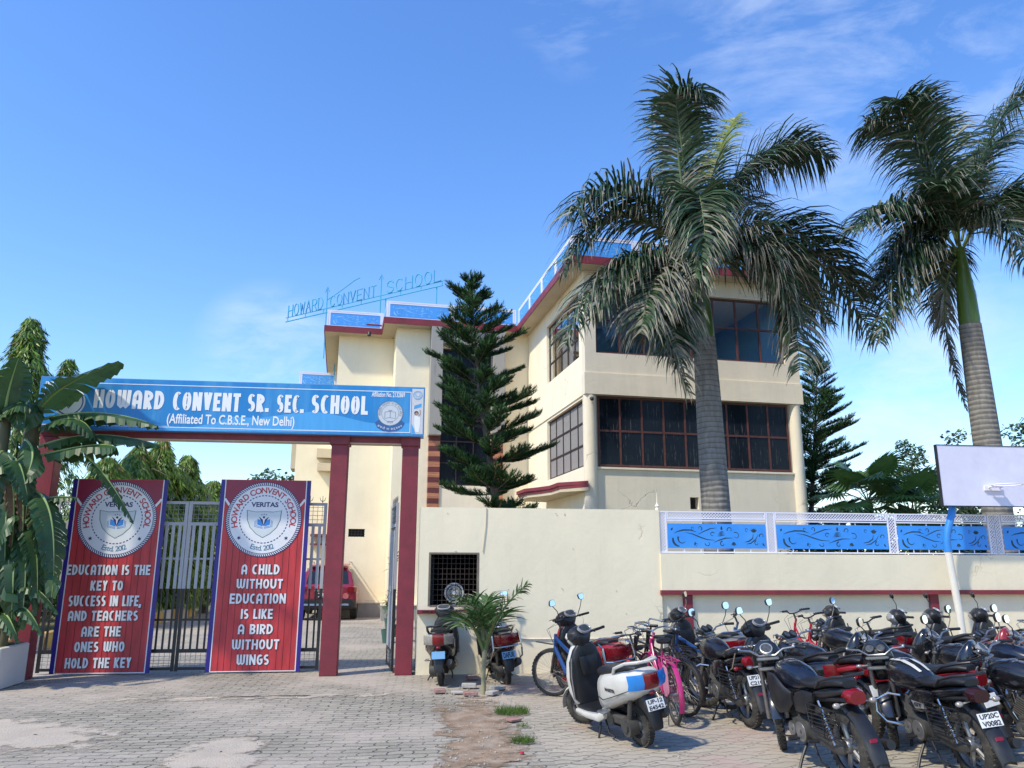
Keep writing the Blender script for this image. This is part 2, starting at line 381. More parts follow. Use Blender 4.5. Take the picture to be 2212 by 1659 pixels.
# ------------------------------------------------------------------ paving
def paver_mat(name, c1, c2, mort, bw, rh, wave, sand, sand_amt, red=None, rot=0.0, offset=0.5):
    m = bpy.data.materials.new(name); m.use_nodes = True; nt = m.node_tree; nt.nodes.clear()
    out = N(nt, 'ShaderNodeOutputMaterial'); p = N(nt, 'ShaderNodeBsdfPrincipled'); nt.links.new(p.outputs[0], out.inputs[0])
    p.inputs['Roughness'].default_value = 0.9; p.inputs['Specular IOR Level'].default_value = 0.2
    tcn = N(nt, 'ShaderNodeTexCoord'); vec = tcn.outputs['Object']
    mp = N(nt, 'ShaderNodeMapping'); mp.inputs['Rotation'].default_value = (0, 0, rot); nt.links.new(vec, mp.inputs[0])
    sp = N(nt, 'ShaderNodeSeparateXYZ'); nt.links.new(mp.outputs[0], sp.inputs[0])
    nd = N(nt, 'ShaderNodeTexNoise', i_Scale=1.1, i_Detail=3.0); nt.links.new(vec, nd.inputs['Vector'])
    sd = N(nt, 'ShaderNodeSeparateColor'); nt.links.new(nd.outputs['Color'], sd.inputs[0])
    nf = N(nt, 'ShaderNodeTexNoise', i_Scale=9.0, i_Detail=3.0); nt.links.new(vec, nf.inputs['Vector'])
    wob = math_node(nt, 'MULTIPLY', math_node(nt, 'SUBTRACT', sd.outputs[0], 0.5), 0.22)
    wob2 = math_node(nt, 'MULTIPLY', math_node(nt, 'SUBTRACT', nf.outputs['Fac'], 0.5), 0.05)
    wob = math_node(nt, 'ADD', wob, wob2)
    woby = math_node(nt, 'ADD', math_node(nt, 'MULTIPLY', math_node(nt, 'SUBTRACT', sd.outputs[1], 0.5), 0.18), math_node(nt, 'MULTIPLY', wob2, 0.6))
    sx = math_node(nt, 'MULTIPLY', math_node(nt, 'SINE', math_node(nt, 'MULTIPLY', sp.outputs[1], 2 * math.pi / rh)), wave)
    sy = math_node(nt, 'MULTIPLY', math_node(nt, 'SINE', math_node(nt, 'MULTIPLY', sp.outputs[0], 2 * math.pi / bw * 1.0)), wave * 0.55)
    cx = N(nt, 'ShaderNodeCombineXYZ')
    nt.links.new(math_node(nt, 'ADD', math_node(nt, 'ADD', sp.outputs[0], sx), wob), cx.inputs[0])
    nt.links.new(math_node(nt, 'ADD', math_node(nt, 'ADD', sp.outputs[1], sy), woby), cx.inputs[1])
    bk = N(nt, 'ShaderNodeTexBrick', offset=offset, i_Scale=1.0, i_Mortar_Size=0.010, i_Mortar_Smooth=0.5, i_Bias=0.0, i_Brick_Width=bw, i_Row_Height=rh)
    bk.inputs['Color1'].default_value = (*c1, 1); bk.inputs['Color2'].default_value = (*c2, 1); bk.inputs['Mortar'].default_value = (*mort, 1)
    nt.links.new(cx.outputs[0], bk.inputs['Vector'])
    col = bk.outputs['Color']
    ng = N(nt, 'ShaderNodeTexNoise', i_Scale=0.55, i_Detail=7.0, i_Roughness=0.6); nt.links.new(vec, ng.inputs['Vector'])
    ns = N(nt, 'ShaderNodeTexNoise', i_Scale=30.0, i_Detail=6.0, i_Roughness=0.7); nt.links.new(vec, ns.inputs['Vector'])
    col = mixc(nt, 0.55, col, ramp(nt, ns.outputs['Fac'], [(0.25, 0.45), (0.75, 1.25)]), 'MULTIPLY')
    if red:
        nr = N(nt, 'ShaderNodeTexNoise', i_Scale=0.5, i_Detail=3.0); nt.links.new(vec, nr.inputs['Vector'])
        col = mixc(nt, ramp(nt, nr.outputs['Fac'], [(0.55, 0.0), (0.63, 0.5)]), col, red)
    sf = ramp(nt, ng.outputs['Fac'], [(0.42, 0.0), (0.62, sand_amt)])
    col = mixc(nt, sf, col, sand)
    # old dark stains
    nq = N(nt, 'ShaderNodeTexNoise', i_Scale=1.4, i_Detail=9.0, i_Roughness=0.7); nt.links.new(vec, nq.inputs['Vector'])
    col = mixc(nt, ramp(nt, nq.outputs['Fac'], [(0.6, 0.0), (0.75, 0.5)]), col, tuple(x * .35 for x in c1))
    nt.links.new(col, p.inputs['Base Color'])
    hh = math_node(nt, 'ADD', math_node(nt, 'MULTIPLY', bk.outputs['Fac'], -1.0), math_node(nt, 'MULTIPLY', ns.outputs['Fac'], 0.35))
    hh = math_node(nt, 'ADD', hh, math_node(nt, 'MULTIPLY', nf.outputs['Fac'], 0.6))
    st = math_node(nt, 'SUBTRACT', 0.75, math_node(nt, 'MULTIPLY', sf, 0.6))
    bn = N(nt, 'ShaderNodeBump', i_Distance=0.02); nt.links.new(hh, bn.inputs['Height']); nt.links.new(st, bn.inputs['Strength']); nt.links.new(bn.outputs[0], p.inputs['Normal'])
    return m
SAND = (0.50, 0.42, 0.35)
M_PAVL = paver_mat('brick pavers', (0.39, 0.352, 0.282), (0.292, 0.264, 0.214), (0.12, 0.105, 0.095), 0.25, 0.125, 0.012, SAND, 0.6)
M_PAVR = paver_mat('wavy pavers', (0.44, 0.394, 0.312), (0.37, 0.330, 0.262), (0.17, 0.14, 0.12), 0.28, 0.14, 0.042, (0.47, 0.39, 0.32), 0.45, red=(0.42, 0.24, 0.22))
M_PAVD = paver_mat('drive pavers', (0.40, 0.37, 0.32), (0.33, 0.305, 0.265), (0.19, 0.17, 0.15), 0.23, 0.115, 0.006, SAND, 0.6)
M_SOIL = mat('yard soil and grass', (0.14, 0.13, 0.06), rough=1, var=0.5, vscale=1.2, bump=0.5, bscale=12, spec=0.1)
M_DIRT = mat('bare brown dirt', (0.29, 0.205, 0.14), rough=1, var=0.35, vscale=3.6, bump=0.9, bscale=45, dirt=(.50, .42, .35), dirt_amt=.75, dscale=4.5, spec=0.1)
M_SAND = mat('pale sand', (0.46, 0.39, 0.315), rough=1, var=0.12, vscale=3, bump=0.5, bscale=55, dirt=(.40, .36, .31), dirt_amt=.8, dscale=2.2, spec=0.1)

def ground_sheet(name, x0, x1, y0, y1, z, m, step=None):
    mb = MB()
    if step:
        nx = max(1, int((x1 - x0) / step)); ny = max(1, int((y1 - y0) / step)); r = random.Random(3)
        vs = []; 
        for j in range(ny + 1):
            for i in range(nx + 1):
                x = x0 + (x1 - x0) * i / nx; y = y0 + (y1 - y0) * j / ny
                dz = 0.010 * math.sin(x * 1.7 + 0.6 * math.sin(y * 1.3)) * math.sin(y * 1.1 + 1) + r.uniform(-.002, .002)
                vs.append((x, y, z + dz))
        fs = [(j * (nx + 1) + i, j * (nx + 1) + i + 1, (j + 1) * (nx + 1) + i + 1, (j + 1) * (nx + 1) + i) for j in range(ny) for i in range(nx)]
        mb.add(vs, fs)
    else: mb.quad((x0, y0, z), (x1, y0, z), (x1, y1, z), (x0, y1, z))
    return struct(mb.build(name, m, smooth=180))
ground_sheet('ground', -900, 900, -40, 1500, -0.06, M_SOIL)
ground_sheet('forecourt_paving', -24, 1.25, -12, 13.2, 0.0, M_PAVL)
ground_sheet('parking_paving', 1.25, 26, -12, 13.0, 0.0, M_PAVR)
ground_sheet('driveway', -7.2, 0.02, 13.2, 30, 0.0, M_PAVD)
# bare dirt strip between the two pavings, sand patches: thin irregular mounds lying on the paving
def soften(m):
    nt = m.node_tree; out = [n for n in nt.nodes if n.type == 'OUTPUT_MATERIAL'][0]; sh = out.inputs[0].links[0].from_socket
    at_ = N(nt, 'ShaderNodeAttribute', attribute_name='edge'); tcn = N(nt, 'ShaderNodeTexCoord')
    n1 = N(nt, 'ShaderNodeTexNoise', i_Scale=3.0, i_Detail=9.0, i_Roughness=0.7); nt.links.new(tcn.outputs['Object'], n1.inputs['Vector'])
    s = math_node(nt, 'ADD', at_.outputs['Fac'], math_node(nt, 'MULTIPLY', math_node(nt, 'SUBTRACT', n1.outputs['Fac'], 0.5), 3.2))
    al = ramp(nt, s, [(0.12, 0.0), (0.5, 1.0)])
    tr = N(nt, 'ShaderNodeBsdfTransparent'); mx = N(nt, 'ShaderNodeMixShader'); nt.links.new(al, mx.inputs[0]); nt.links.new(tr.outputs[0], mx.inputs[1]); nt.links.new(sh, mx.inputs[2]); nt.links.new(mx.outputs[0], out.inputs[0])
soften(M_DIRT); soften(M_SAND)
def patch(name, pts, m, h=0.012, inset=0.18, seed=1, z=0.004, sub=5, inner=5):
    r = random.Random(seed); P = [gnd(*p) for p in pts]; c = sum(P, Vector()) / len(P); out = []
    for i, p in enumerate(P):
        q = P[(i + 1) % len(P)]
        for k in range(sub): 
            t = k / sub; e = p.lerp(q, t); e = e + (e - c) * r.uniform(-.06, .06); out.append(e)
    mb = MB(); n = len(out); rings = []
    for s, hh in ((1.0, z), (1 - inset, z + h * .6), (1 - inset * 2, z + h), (.25, z + h * 1.2), (.2, z + h), (0.02, z + h)):
        rings.append([Vector((c.x + (q.x - c.x) * s, c.y + (q.y - c.y) * s, hh + (r.uniform(-.2, .2) * h if s < 1 else 0))) for q in out])
    mb.rings(rings, cap=False); ob = mb.build(name, m, smooth=180); at_ = ob.data.attributes.new('edge', 'FLOAT', 'POINT')
    for k in range(len(rings)):
        for i in range(n): at_.data[k * n + i].value = (0.0, .35, .7, 1, 1, 1)[k]
    return struct(ob)
patch('dirt_strip', [(925, 1520), (1000, 1500), (1075, 1508), (1105, 1548), (1140, 1600), (1175, 1659), (1205, 1720), (915, 1720), (945, 1640), (940, 1570)], M_DIRT, 0.006, 0.3, seed=2)
patch('sand_patch', [(410, 1600), (480, 1585), (570, 1578), (598, 1600), (575, 1640), (560, 1700), (250, 1720), (330, 1640)], M_SAND, 0.012, 0.3, seed=5)
patch('sand_patch', [(-120, 1548), (60, 1546), (230, 1560), (300, 1585), (200, 1625), (0, 1645), (-150, 1640)], M_SAND, 0.003, 0.3, seed=16)
patch('dust_strip', [(150, 1512), (480, 1500), (900, 1494), (950, 1499), (880, 1506), (470, 1514), (160, 1524)], M_SAND, 0.006, 0.5, seed=8)

# ================================================================== WALL BUILDER WITH OPENINGS
def wall(mb, u0, u1, z0, z1, th, fn, ops=(), rev=0.1):
    # fn(u, depth, z); depth 0 = outer face
    us = sorted({u0, u1, *[o[0] for o in ops], *[o[1] for o in ops]}); zs = sorted({z0, z1, *[o[2] for o in ops], *[o[3] for o in ops]})
    for i in range(len(us) - 1):
        for j in range(len(zs) - 1):
            a, b, c, d = us[i], us[i + 1], zs[j], zs[j + 1]; um, zm = (a + b) / 2, (c + d) / 2
            if any(o[0] < um < o[1] and o[2] < zm < o[3] for o in ops): continue
            mb.quad(fn(a, 0, c), fn(b, 0, c), fn(b, 0, d), fn(a, 0, d)); mb.quad(fn(b, th, c), fn(a, th, c), fn(a, th, d), fn(b, th, d))
    for o in list(ops):
        a, b, c, d = o
        mb.quad(fn(a, 0, c), fn(a, th, c), fn(b, th, c), fn(b, 0, c)); mb.quad(fn(a, 0, d), fn(b, 0, d), fn(b, th, d), fn(a, th, d))
        mb.quad(fn(a, 0, c), fn(a, 0, d), fn(a, th, d), fn(a, th, c)); mb.quad(fn(b, 0, c), fn(b, th, c), fn(b, th, d), fn(b, 0, d))
    mb.quad(fn(u0, 0, z0), fn(u0, 0, z1), fn(u0, th, z1), fn(u0, th, z0)); mb.quad(fn(u1, 0, z0), fn(u1, th, z0), fn(u1, th, z1), fn(u1, 0, z1))
    mb.quad(fn(u0, 0, z1), fn(u1, 0, z1), fn(u1, th, z1), fn(u0, th, z1))
def fbar(mb, fn, u0, u1, d0, d1, z0, z1):
    vs = [tuple(fn(u, d, z)) for u in (u0, u1) for d in (d0, d1) for z in (z0, z1)]
    mb.add(vs, [(0, 1, 3, 2), (4, 6, 7, 5), (0, 4, 5, 1), (2, 3, 7, 6), (0, 2, 6, 4), (1, 5, 7, 3)])
def window(parent, fn, u0, u1, z0, z1, ucuts, zcuts, d0, fm, pm, name='window', t=0.05, pane_d=0.02, pane_rects=None):
    f = MB(); e = 0.002
    for u in [u0 + t / 2 + e, *ucuts, u1 - t / 2 - e]: fbar(f, fn, u - t / 2, u + t / 2, d0, d0 + .05, z0 + e, z1 - e)
    for z in [z0 + t / 2 + e, *zcuts, z1 - t / 2 - e]:
        fbar(f, fn, u0 + t + 2 * e, u1 - t - 2 * e, d0 + .003, d0 + .047, z - t / 2, z + t / 2)
    fo = f.build(name, fm, parent)
    g = MB(); 
    for q in (pane_rects or [(u0 + .01, u1 - .01, z0 + .01, z1 - .01)]):
        fbar(g, fn, q[0], q[1], d0 + pane_d, d0 + pane_d + .006, q[2], q[3])
    g.build('pane', pm, fo)
    return fo

# ================================================================== SCHOOL BUILDING
B0 = Vector((4.128, 18.806, 0)); BR = R(5.42)
bld = thing('school_building', 'three storey cream school building with maroon eaves and dark window bands, behind the boundary wall', 'building', B0, BR)
front = lambda u, d, z: Vector((u, d, z)); side = lambda u, d, z: Vector((d, u, z))
EZ = 9.2
# --- front block walls
mb = MB()
wall(mb, 0.19, 5.86, 0, 4.03, .22, lambda u, d, z: Vector((u, .14 + d, z)), [(2.78, 3.02, 3.03, 3.33)])
mb.build('lower_wall', M_BLOCK, bld)
mb = MB()
mb.bb(0, 6.1, 0, .24, 6.43, 6.97); mb.bb(-.03, 6.13, -.03, .24, 5.87, 6.427)
mb.build('spandrel_wall', M_BLOCK, bld)
mb = MB(); mb.bb(0, 6.1, 0, .24, 8.75, EZ); mb.bb(0, .3, 0.001, .239, 6.97, 8.75); mb.bb(5.72, 6.1, 0.001, .239, 6.97, 8.75); mb.build('upper_wall', M_BLOCK, bld)
M_BSIDE = plaster('plaster sunlit side cream', (0.88, 0.78, 0.60), amt=0.12)  # lighter copy of the block plaster, painting in the sunlit side
mb = MB()
wall(mb, .245, 7.4, 0, EZ, .22, lambda u, d, z: Vector((d, u, z)), [(.27, 3.82, 4.05, 5.8), (.5, 3.82, 6.96, 8.76)])
mb.build('side_wall', M_BSIDE, bld)
mb = MB(); mb.bb(-.03, -.002, .24, 6.2, 5.87, 6.427); mb.build('side_band', M_BSIDE, bld)
mb = MB(); wall(mb, .245, 9, 0, EZ, .22, lambda u, d, z: Vector((6.1 - d, u, z))); mb.bb(0, 6.1, 9, 9.2, 0, EZ); mb.build('rear_wall', M_BLOCK, bld)
for cx, rr in ((0.14, .165), (5.93, .155)):
    c = MB(); c.tube([(cx, .14, 0), (cx, .14, 3), (cx, .14, 5.866)], [rr * 1.12, rr * 1.02, rr], 20); c.build('column', M_BLOCK, bld)
# interior of upper and lower rooms
for z in (6.0, 3.9):
    mb = MB(); mb.bb(.23, 5.87, .25, 5.2, z, z + .05); mb.build('floor_slab', M_INCEIL, bld)
mb = MB(); mb.bb(.23, 5.87, .25, 5.2, 9.0, 9.06); mb.build('room_ceiling', M_INCEIL, bld)
mb = MB(); mb.bb(.23, 5.87, 4.2, 4.25, 6.05, 9.0); mb.bb(5.8, 5.86, .26, 4.9, 6.05, 9.0); mb.build('room_wall', M_INBLUE, bld)
mb = MB(); mb.bb(3.1, 3.35, .9, 4.8, 8.62, 8.99); mb.build('room_beam', M_INBLUE, bld)
mb = MB(); mb.bb(4.78, 4.98, 4.16, 4.195, 7.75, 8.1); mb.build('wall_switchboard', mat('switchboard', (.6, .6, .55)), bld)
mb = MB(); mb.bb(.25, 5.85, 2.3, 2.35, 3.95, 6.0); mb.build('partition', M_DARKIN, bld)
# --- windows of the front block
wf = lambda u, d, z: Vector((u, .16 + d, z))
ucut = [.36 + k * .615 for k in range(1, 8)]
window(bld, wf, .36, 5.74, 4.06, 5.86, [*[.36 + k * (5.38 / 9) for k in range(1, 9)]], [4.97], 0, M_FRAME, M_TINT)
for xx in (.3, 5.742):
    mb = MB(); mb.bb(xx, xx + .05, .16, .2, 4.04, 5.868); mb.build('window_jamb', M_CONC, bld)
mb = MB(); mb.bb(.22, 5.84, .08, .139, 3.985, 4.035); mb.build('window_sill', M_BLOCK, bld)
window(bld, lambda u, d, z: Vector((u, .1 + d, z)), .31, 5.71, 6.98, 8.745, [.31 + k * (5.4 / 8) for k in range(1, 8)], [7.92], 0, M_FRAME, M_CLEAR,
       pane_rects=[(.35, 2.3, 7.0, 8.7), (4.4, 5.0, 7.0, 7.9)])
window(bld, lambda u, d, z: Vector((.08 + d, u, z)), .28, 3.81, 4.06, 5.79, [.28 + k * .706 for k in range(1, 5)], [4.63, 5.21], 0, M_FRAMED, M_BLIND)
mb = MB(); 
for z in [4.08 + i * .03 for i in range(57)]: mb.bb(.098, .1005, .34, 3.76, z, z + .016)
mb.build('blind', M_BLIND, bld)
window(bld, lambda u, d, z: Vector((.08 + d, u, z)), .51, 3.81, 6.97, 8.75, [.51 + k * .66 for k in range(1, 5)], [7.56, 8.16], 0, M_FRAMED, M_CLEAR)
# --- wing walls
mb = MB(); wall(mb, -4.42, -.004, 0, EZ, .22, lambda u, d, z: Vector((u, 6.26 + d, z)), [(-2.95, -1.25, 4.06, 8.6)]); mb.build('wing_wall', M_WING, bld)
mb = MB(); wall(mb, 6.26, 7.61, 0, EZ, .22, lambda u, d, z: Vector((-4.424 + d, u + .001, z))); mb.build('wing_side_wall', M_WING, bld)
mb = MB(); wall(mb, -6.28, -4.3, 0, EZ, .22, lambda u, d, z: Vector((u, 7.62 + d, z)), [(-5.65, -5.12, 2.47, 2.73)]); mb.build('recessed_wing_wall', M_WING, bld)
mb = MB(); wall(mb, 7.845, 16, 0, EZ, .22, lambda u, d, z: Vector((-6.28 + d, u, z))); mb.build('wing_end_wall', M_WING, bld)
mb = MB(); wall(mb, -7.75, -6.284, 0, 8.3, .22, lambda u, d, z: Vector((u, 12.62 + d, z))); mb.build('rear_wing_wall', M_WING, bld)
mb = MB(); mb.bb(-7.95, -6.3, 12.45, 16, 8.3, 8.45); mb.build('rear_wing_roof', M_SOFFIT, bld)
mb = MB(); mb.bb(-7.93, -7.752, 12.7, 14, 5.2, 6.3); mb.build('wall_box', M_SOFFIT, bld)
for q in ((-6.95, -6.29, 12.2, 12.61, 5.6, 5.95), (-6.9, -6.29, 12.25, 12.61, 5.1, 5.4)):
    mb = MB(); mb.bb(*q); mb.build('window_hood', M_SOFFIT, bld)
for q in ((-7.0, -6.29, 12.0, 12.61, 2.62, 2.7), (-7.0, -6.29, 12.2, 12.61, 2.3, 2.36)):
    mb = MB(); mb.bb(*q); mb.build('wall_band', M_RED, bld)
for q, c_ in (((-6.5, -4.43, 7.3, 7.61, 0, .42), (-6.5, -4.44, 7.28, 7.605, .42, .46)), ((-4.6, -.02, 5.7, 6.25, 0, .42), (-4.62, -.02, 5.66, 6.255, .421, .46))):
    mb = MB(); mb.bb(*q); po = mb.build('plinth', M_CONC, bld); mb = MB(); mb.bb(*c_); mb.build('plinth_cap', M_BLOCK, po)
# ventilator grille in the recessed wing wall
mb = MB()
for k in range(6): mb.bb(-5.65 + k * .1, -5.635 + k * .1, 7.66, 7.675, 2.472, 2.728)
for k in range(4): mb.bb(-5.648, -5.122, 7.655, 7.662, 2.475 + k * .08, 2.487 + k * .08)
gr = mb.build('ventilator_grille', M_FRAMED, bld)
mb = MB(); mb.bb(-5.64, -5.13, 7.76, 7.79, 2.48, 2.72); mb.build('pane', M_TINT2, gr)
# --- stair bay: concrete fins above, wood-look tile strips below, dark glass
for x in (-3.33, -1.25):
    mb = MB(); mb.bb(x, x + .38, 5.78, 6.255, 5.62, 9.18); mb.build('concrete_fin', M_CONC, bld)
mb = MB(); mb.bb(-2.948, -1.252, 5.9, 6.25, 8.66, 9.1); mb.build('concrete_lintel', M_CONC, bld)
for x in (-3.3, -1.25):
    mb = MB(); 
    for k in range(28):
        mb.cur = k % 2; mb.bb(x, x + .36, 6.05, 6.255, 1.0 + k * .165, 1.0 + k * .165 + .163)
    mb.build('tile_strip', [M_WOODL, M_WOODD], bld)
mb = MB(); mb.bb(-2.935, -1.255, 6.1, 6.253, 0.47, 4.06); mb.build('stair_apron_wall', M_BLOCK, bld)
window(bld, lambda u, d, z: Vector((u, 6.33 + d, z)), -2.94, -1.26, 4.07, 8.59, [-2.38, -1.82], [4.8, 5.5, 6.2, 6.9, 7.6], 0, M_FRAMED, M_TINT2, t=.04)
# --- roof slabs with maroon fascia
def roof(poly, name='roof_slab'):
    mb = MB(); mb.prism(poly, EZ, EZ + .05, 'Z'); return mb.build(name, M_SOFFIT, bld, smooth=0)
P_ROOF = [(-.47, -.5), (6.6, -.5), (6.6, 9.4), (-.47, 9.4)]
P_W1 = [(-4.86, 5.81), (-.474, 5.81), (-.474, 9.4), (-4.86, 9.4)]
P_W2 = [(-6.75, 7.17), (-4.864, 7.17), (-4.864, 16), (-6.75, 16)]
for p in (P_ROOF, P_W1, P_W2): roof(p)
mb = MB()
t = .03; z0, z1 = EZ - .02, EZ + .19
mb.bb(-.47 - t, 6.6, -.5 - t, -.5, z0, z1); mb.bb(-.47 - t, -.47, -.5, 5.81 - t, z0, z1); mb.bb(6.6, 6.6 + t, -.5 - t, 9.4, z0, z1)
mb.bb(-4.86 - t, -.47 - t, 5.81 - t, 5.81, z0, z1); mb.bb(-4.86 - t, -4.86, 5.81, 7.17 - t, z0, z1)
mb.bb(-6.75 - t, -4.86 - t, 7.17 - t, 7.17, z0, z1); mb.bb(-6.75 - t, -6.75, 7.17, 16, z0, z1)
mb.build('fascia', M_RED, bld)
mb = MB(); mb.bb(-.44, 6.57, -.47, 9.3, EZ + .06, EZ + .12); mb.bb(-4.83, -.45, 5.84, 9.3, EZ + .06, EZ + .12); mb.bb(-6.72, -4.84, 7.2, 15, EZ + .06, EZ + .12); mb.build('roof_deck', M_CONC, bld)
# --- roof parapet: white lattice frames with blue panels
def lattice(mb, fn, u0, u1, z0, z1, pitch, wd, d0=0.0, d1=.012):
    # two families of diagonal strips clipped to the rectangle, plus a thin rim
    H = z1 - z0; W = u1 - u0
    for sgn, dd in ((1, d0), (-1, d1)):
        k = -H
        while k < W + H:
            # line u = k + s (sgn=1) / u = k - s ; z = z0 + s
            pts = []
            lo, hi = 0.0, H
            if sgn == 1: lo = max(lo, -k); hi = min(hi, W - k); f = lambda s: (k + s, s)
            else: lo = max(lo, k - W); hi = min(hi, k); f = lambda s: (k - s, s)
            if hi - lo > 1e-3:
                a, b = f(lo), f(hi); n = wd / 2 * .7071; o = (n, -n * sgn) if sgn == 1 else (n, n)
                q = [(a[0] - o[0], a[1] - o[1]), (a[0] + o[0], a[1] + o[1]), (b[0] + o[0], b[1] + o[1]), (b[0] - o[0], b[1] - o[1])]
                q = [(min(max(x, 0), W), min(max(y, 0), H)) for x, y in q]
                mb.quad(*[fn(u0 + x, dd, z0 + y) for x, y in q]); mb.quad(*[fn(u0 + x, dd + .008, z0 + y) for x, y in reversed(q)])
            k += pitch
    r = wd * 1.2
    fbar(mb, fn, u0, u1, d0 - .004, d1 + .012, z0, z0 + r); fbar(mb, fn, u0, u1, d0 - .004, d1 + .012, z1 - r, z1)
    fbar(mb, fn, u0, u0 + r, d0 - .004, d1 + .012, z0 + r, z1 - r); fbar(mb, fn, u1 - r, u1, d0 - .004, d1 + .012, z0 + r, z1 - r)
def spiral(cx, cy, r0, r1, a0, a1, w0, w1, n=14):
    pts = []; ws = []
    for i in range(n + 1):
        t = i / n; a = R(a0 + (a1 - a0) * t); r = r0 + (r1 - r0) * t
        pts.append((cx + r * math.cos(a), cy + r * math.sin(a))); ws.append(max(0.0015, w0 + (w1 - w0) * math.sin(math.pi * (0.15 + .85 * t)) if w1 > w0 else w0 * (1 - t) + w1 * t))
    return pts, ws
def scrolls(W, H):
    # a flowing vine: list of (points, widths) strokes in panel coordinates
    S = []
    add = lambda *a, **k: S.append(spiral(*a, **k))
    u = H; o = .04 * W
    def leaf(x, y, a, l, w):
        c, s = math.cos(R(a)), math.sin(R(a)); S.append(([(x + c * l * t / 5, y + s * l * t / 5) for t in range(6)], [.002, w * .8, w, w * .8, w * .45, .001]))
    def ring(x, y, r): S.append(([(x + r * math.cos(R(a)), y + r * math.sin(R(a)) * 1.25) for a in range(0, 325, 25)], [.006] * 13))
    x = W
    # long sweeping stems
    S.append(([(.06 * x, .60 * u), (.10 * x, .68 * u), (.16 * x, .74 * u), (.23 * x, .74 * u), (.29 * x, .66 * u)], [.002, .014, .02, .016, .003]))
    S.append(([(.18 * x, .64 * u), (.25 * x, .58 * u), (.32 * x, .46 * u), (.39 * x, .36 * u), (.47 * x, .33 * u)], [.002, .012, .016, .012, .003]))
    S.append(([(.30 * x, .56 * u), (.36 * x, .68 * u), (.43 * x, .80 * u), (.50 * x, .84 * u)], [.002, .012, .012, .002]))
    S.append(([(.46 * x, .24 * u), (.52 * x, .34 * u), (.58 * x, .42 * u), (.66 * x, .43 * u)], [.002, .014, .014, .002]))
    add(.15 * x, .36 * u, .22 * u, .12 * u, 150, 320, .022, .002); add(.12 * x, .34 * u, .30 * u, .26 * u, 165, 265, .01, .03)
    add(.325 * x, .82 * u, .10 * u, .03 * u, -60, 240, .014, .004); add(.40 * x, .20 * u, .12 * u, .05 * u, 180, 420, .012, .004)
    add(.45 * x, .57 * u, .10 * u, .04 * u, 30, 330, .012, .004); add(.55 * x, .18 * u, .12 * u, .03 * u, 90, 400, .016, .004)
    add(.63 * x, .76 * u, .12 * u, .04 * u, 200, -90, .014, .004); add(.69 * x, .52 * u, .15 * u, .07 * u, 120, -150, .012, .004)
    add(.90 * x, .22 * u, .11 * u, .03 * u, 100, 400, .013, .004); add(.955 * x, .52 * u, .11 * u, .04 * u, 200, -80, .013, .004)
    for k in range(4): S.append(([(.50 * x + k * .006 * x, .50 * u + k * .05 * u), (.54 * x, .52 * u + k * .05 * u), (.58 * x - k * .004 * x, .55 * u + k * .05 * u)], [.002, .012, .002]))
    S.append(([(.77 * x, .26 * u), (.82 * x, .30 * u), (.86 * x, .42 * u), (.87 * x, .60 * u)], [.002, .016, .014, .003]))
    S.append(([(.79 * x, .18 * u), (.84 * x, .22 * u), (.89 * x, .38 * u), (.92 * x, .58 * u)], [.002, .014, .012, .002]))
    for a in (40, 65, 90, 115, 140): leaf(.875 * x, .66 * u, a, .18 * u, .024)
    for a in (-130, -105, -80, -55): leaf(.665 * x, .26 * u, a, .17 * u, .02)
    leaf(.545 * x, .74 * u, 88, .18 * u, .03); leaf(.035 * x, .72 * u, 60, .14 * u, .026); leaf(.96 * x, .22 * u, -60, .15 * u, .024); leaf(.275 * x, .26 * u, -110, .16 * u, .018)
    ring(.25 * x, .80 * u, .05 * u); ring(.80 * x, .76 * u, .05 * u); ring(.285 * x, .15 * u, .045 * u)
    return S
def roof_rail(fn, u0, u1, n, name='parapet_panel', posts=True, pat=True):
    z0, z1 = EZ + .2, EZ + .76; w = (u1 - u0) / n
    for k in range(n):
        a, b = u0 + k * w, u0 + (k + 1) * w; f = MB()
        lattice(f, fn, a + .1, b - .1, z1 - .1, z1, .07, .035); lattice(f, fn, a, a + .1, z0, z1, .07, .035); lattice(f, fn, b - .1, b, z0, z1, .07, .035)
        fbar(f, fn, a + .1, b - .1, 0, .02, z0, z0 + .03)
        fo = f.build(name, M_WHITE, bld)
        g = MB(); fbar(g, fn, a + .11, b - .11, .004, .014, z0 + .035, z1 - .105)
        g.cur = 1
        if pat:
            for pts, ws in scrolls(b - a - .26, z1 - z0 - .17):
                for vs, fs in stroke2d(pts, [x * 1.8 for x in ws]): g.add([tuple(fn(a + .13 + p[0], .001, z0 + .05 + p[1])) for p in vs], fs)
        g.build('blue_sheet', [M_BLUEF, M_BLUEL], fo)
roof_rail(lambda u, d, z: Vector((u, -.44 + d, z)), -.44, 6.5, 4)
roof_rail(lambda u, d, z: Vector((-.44 + d, 5.8 - u, z)), .03, 6.2, 4)
roof_rail(lambda u, d, z: Vector((u, 5.85 + d, z)), -4.8, -.52, 2)
roof_rail(lambda u, d, z: Vector((-4.8 + d, 7.2 - u, z)), .05, 1.3, 1)
roof_rail(lambda u, d, z: Vector((u, 7.22 + d, z)), -6.7, -4.84, 1)
EZ_ = EZ; EZ = 8.27; roof_rail(lambda u, d, z: Vector((u, 12.5 + d, z)), -7.8, -6.35, 1); EZ = EZ_
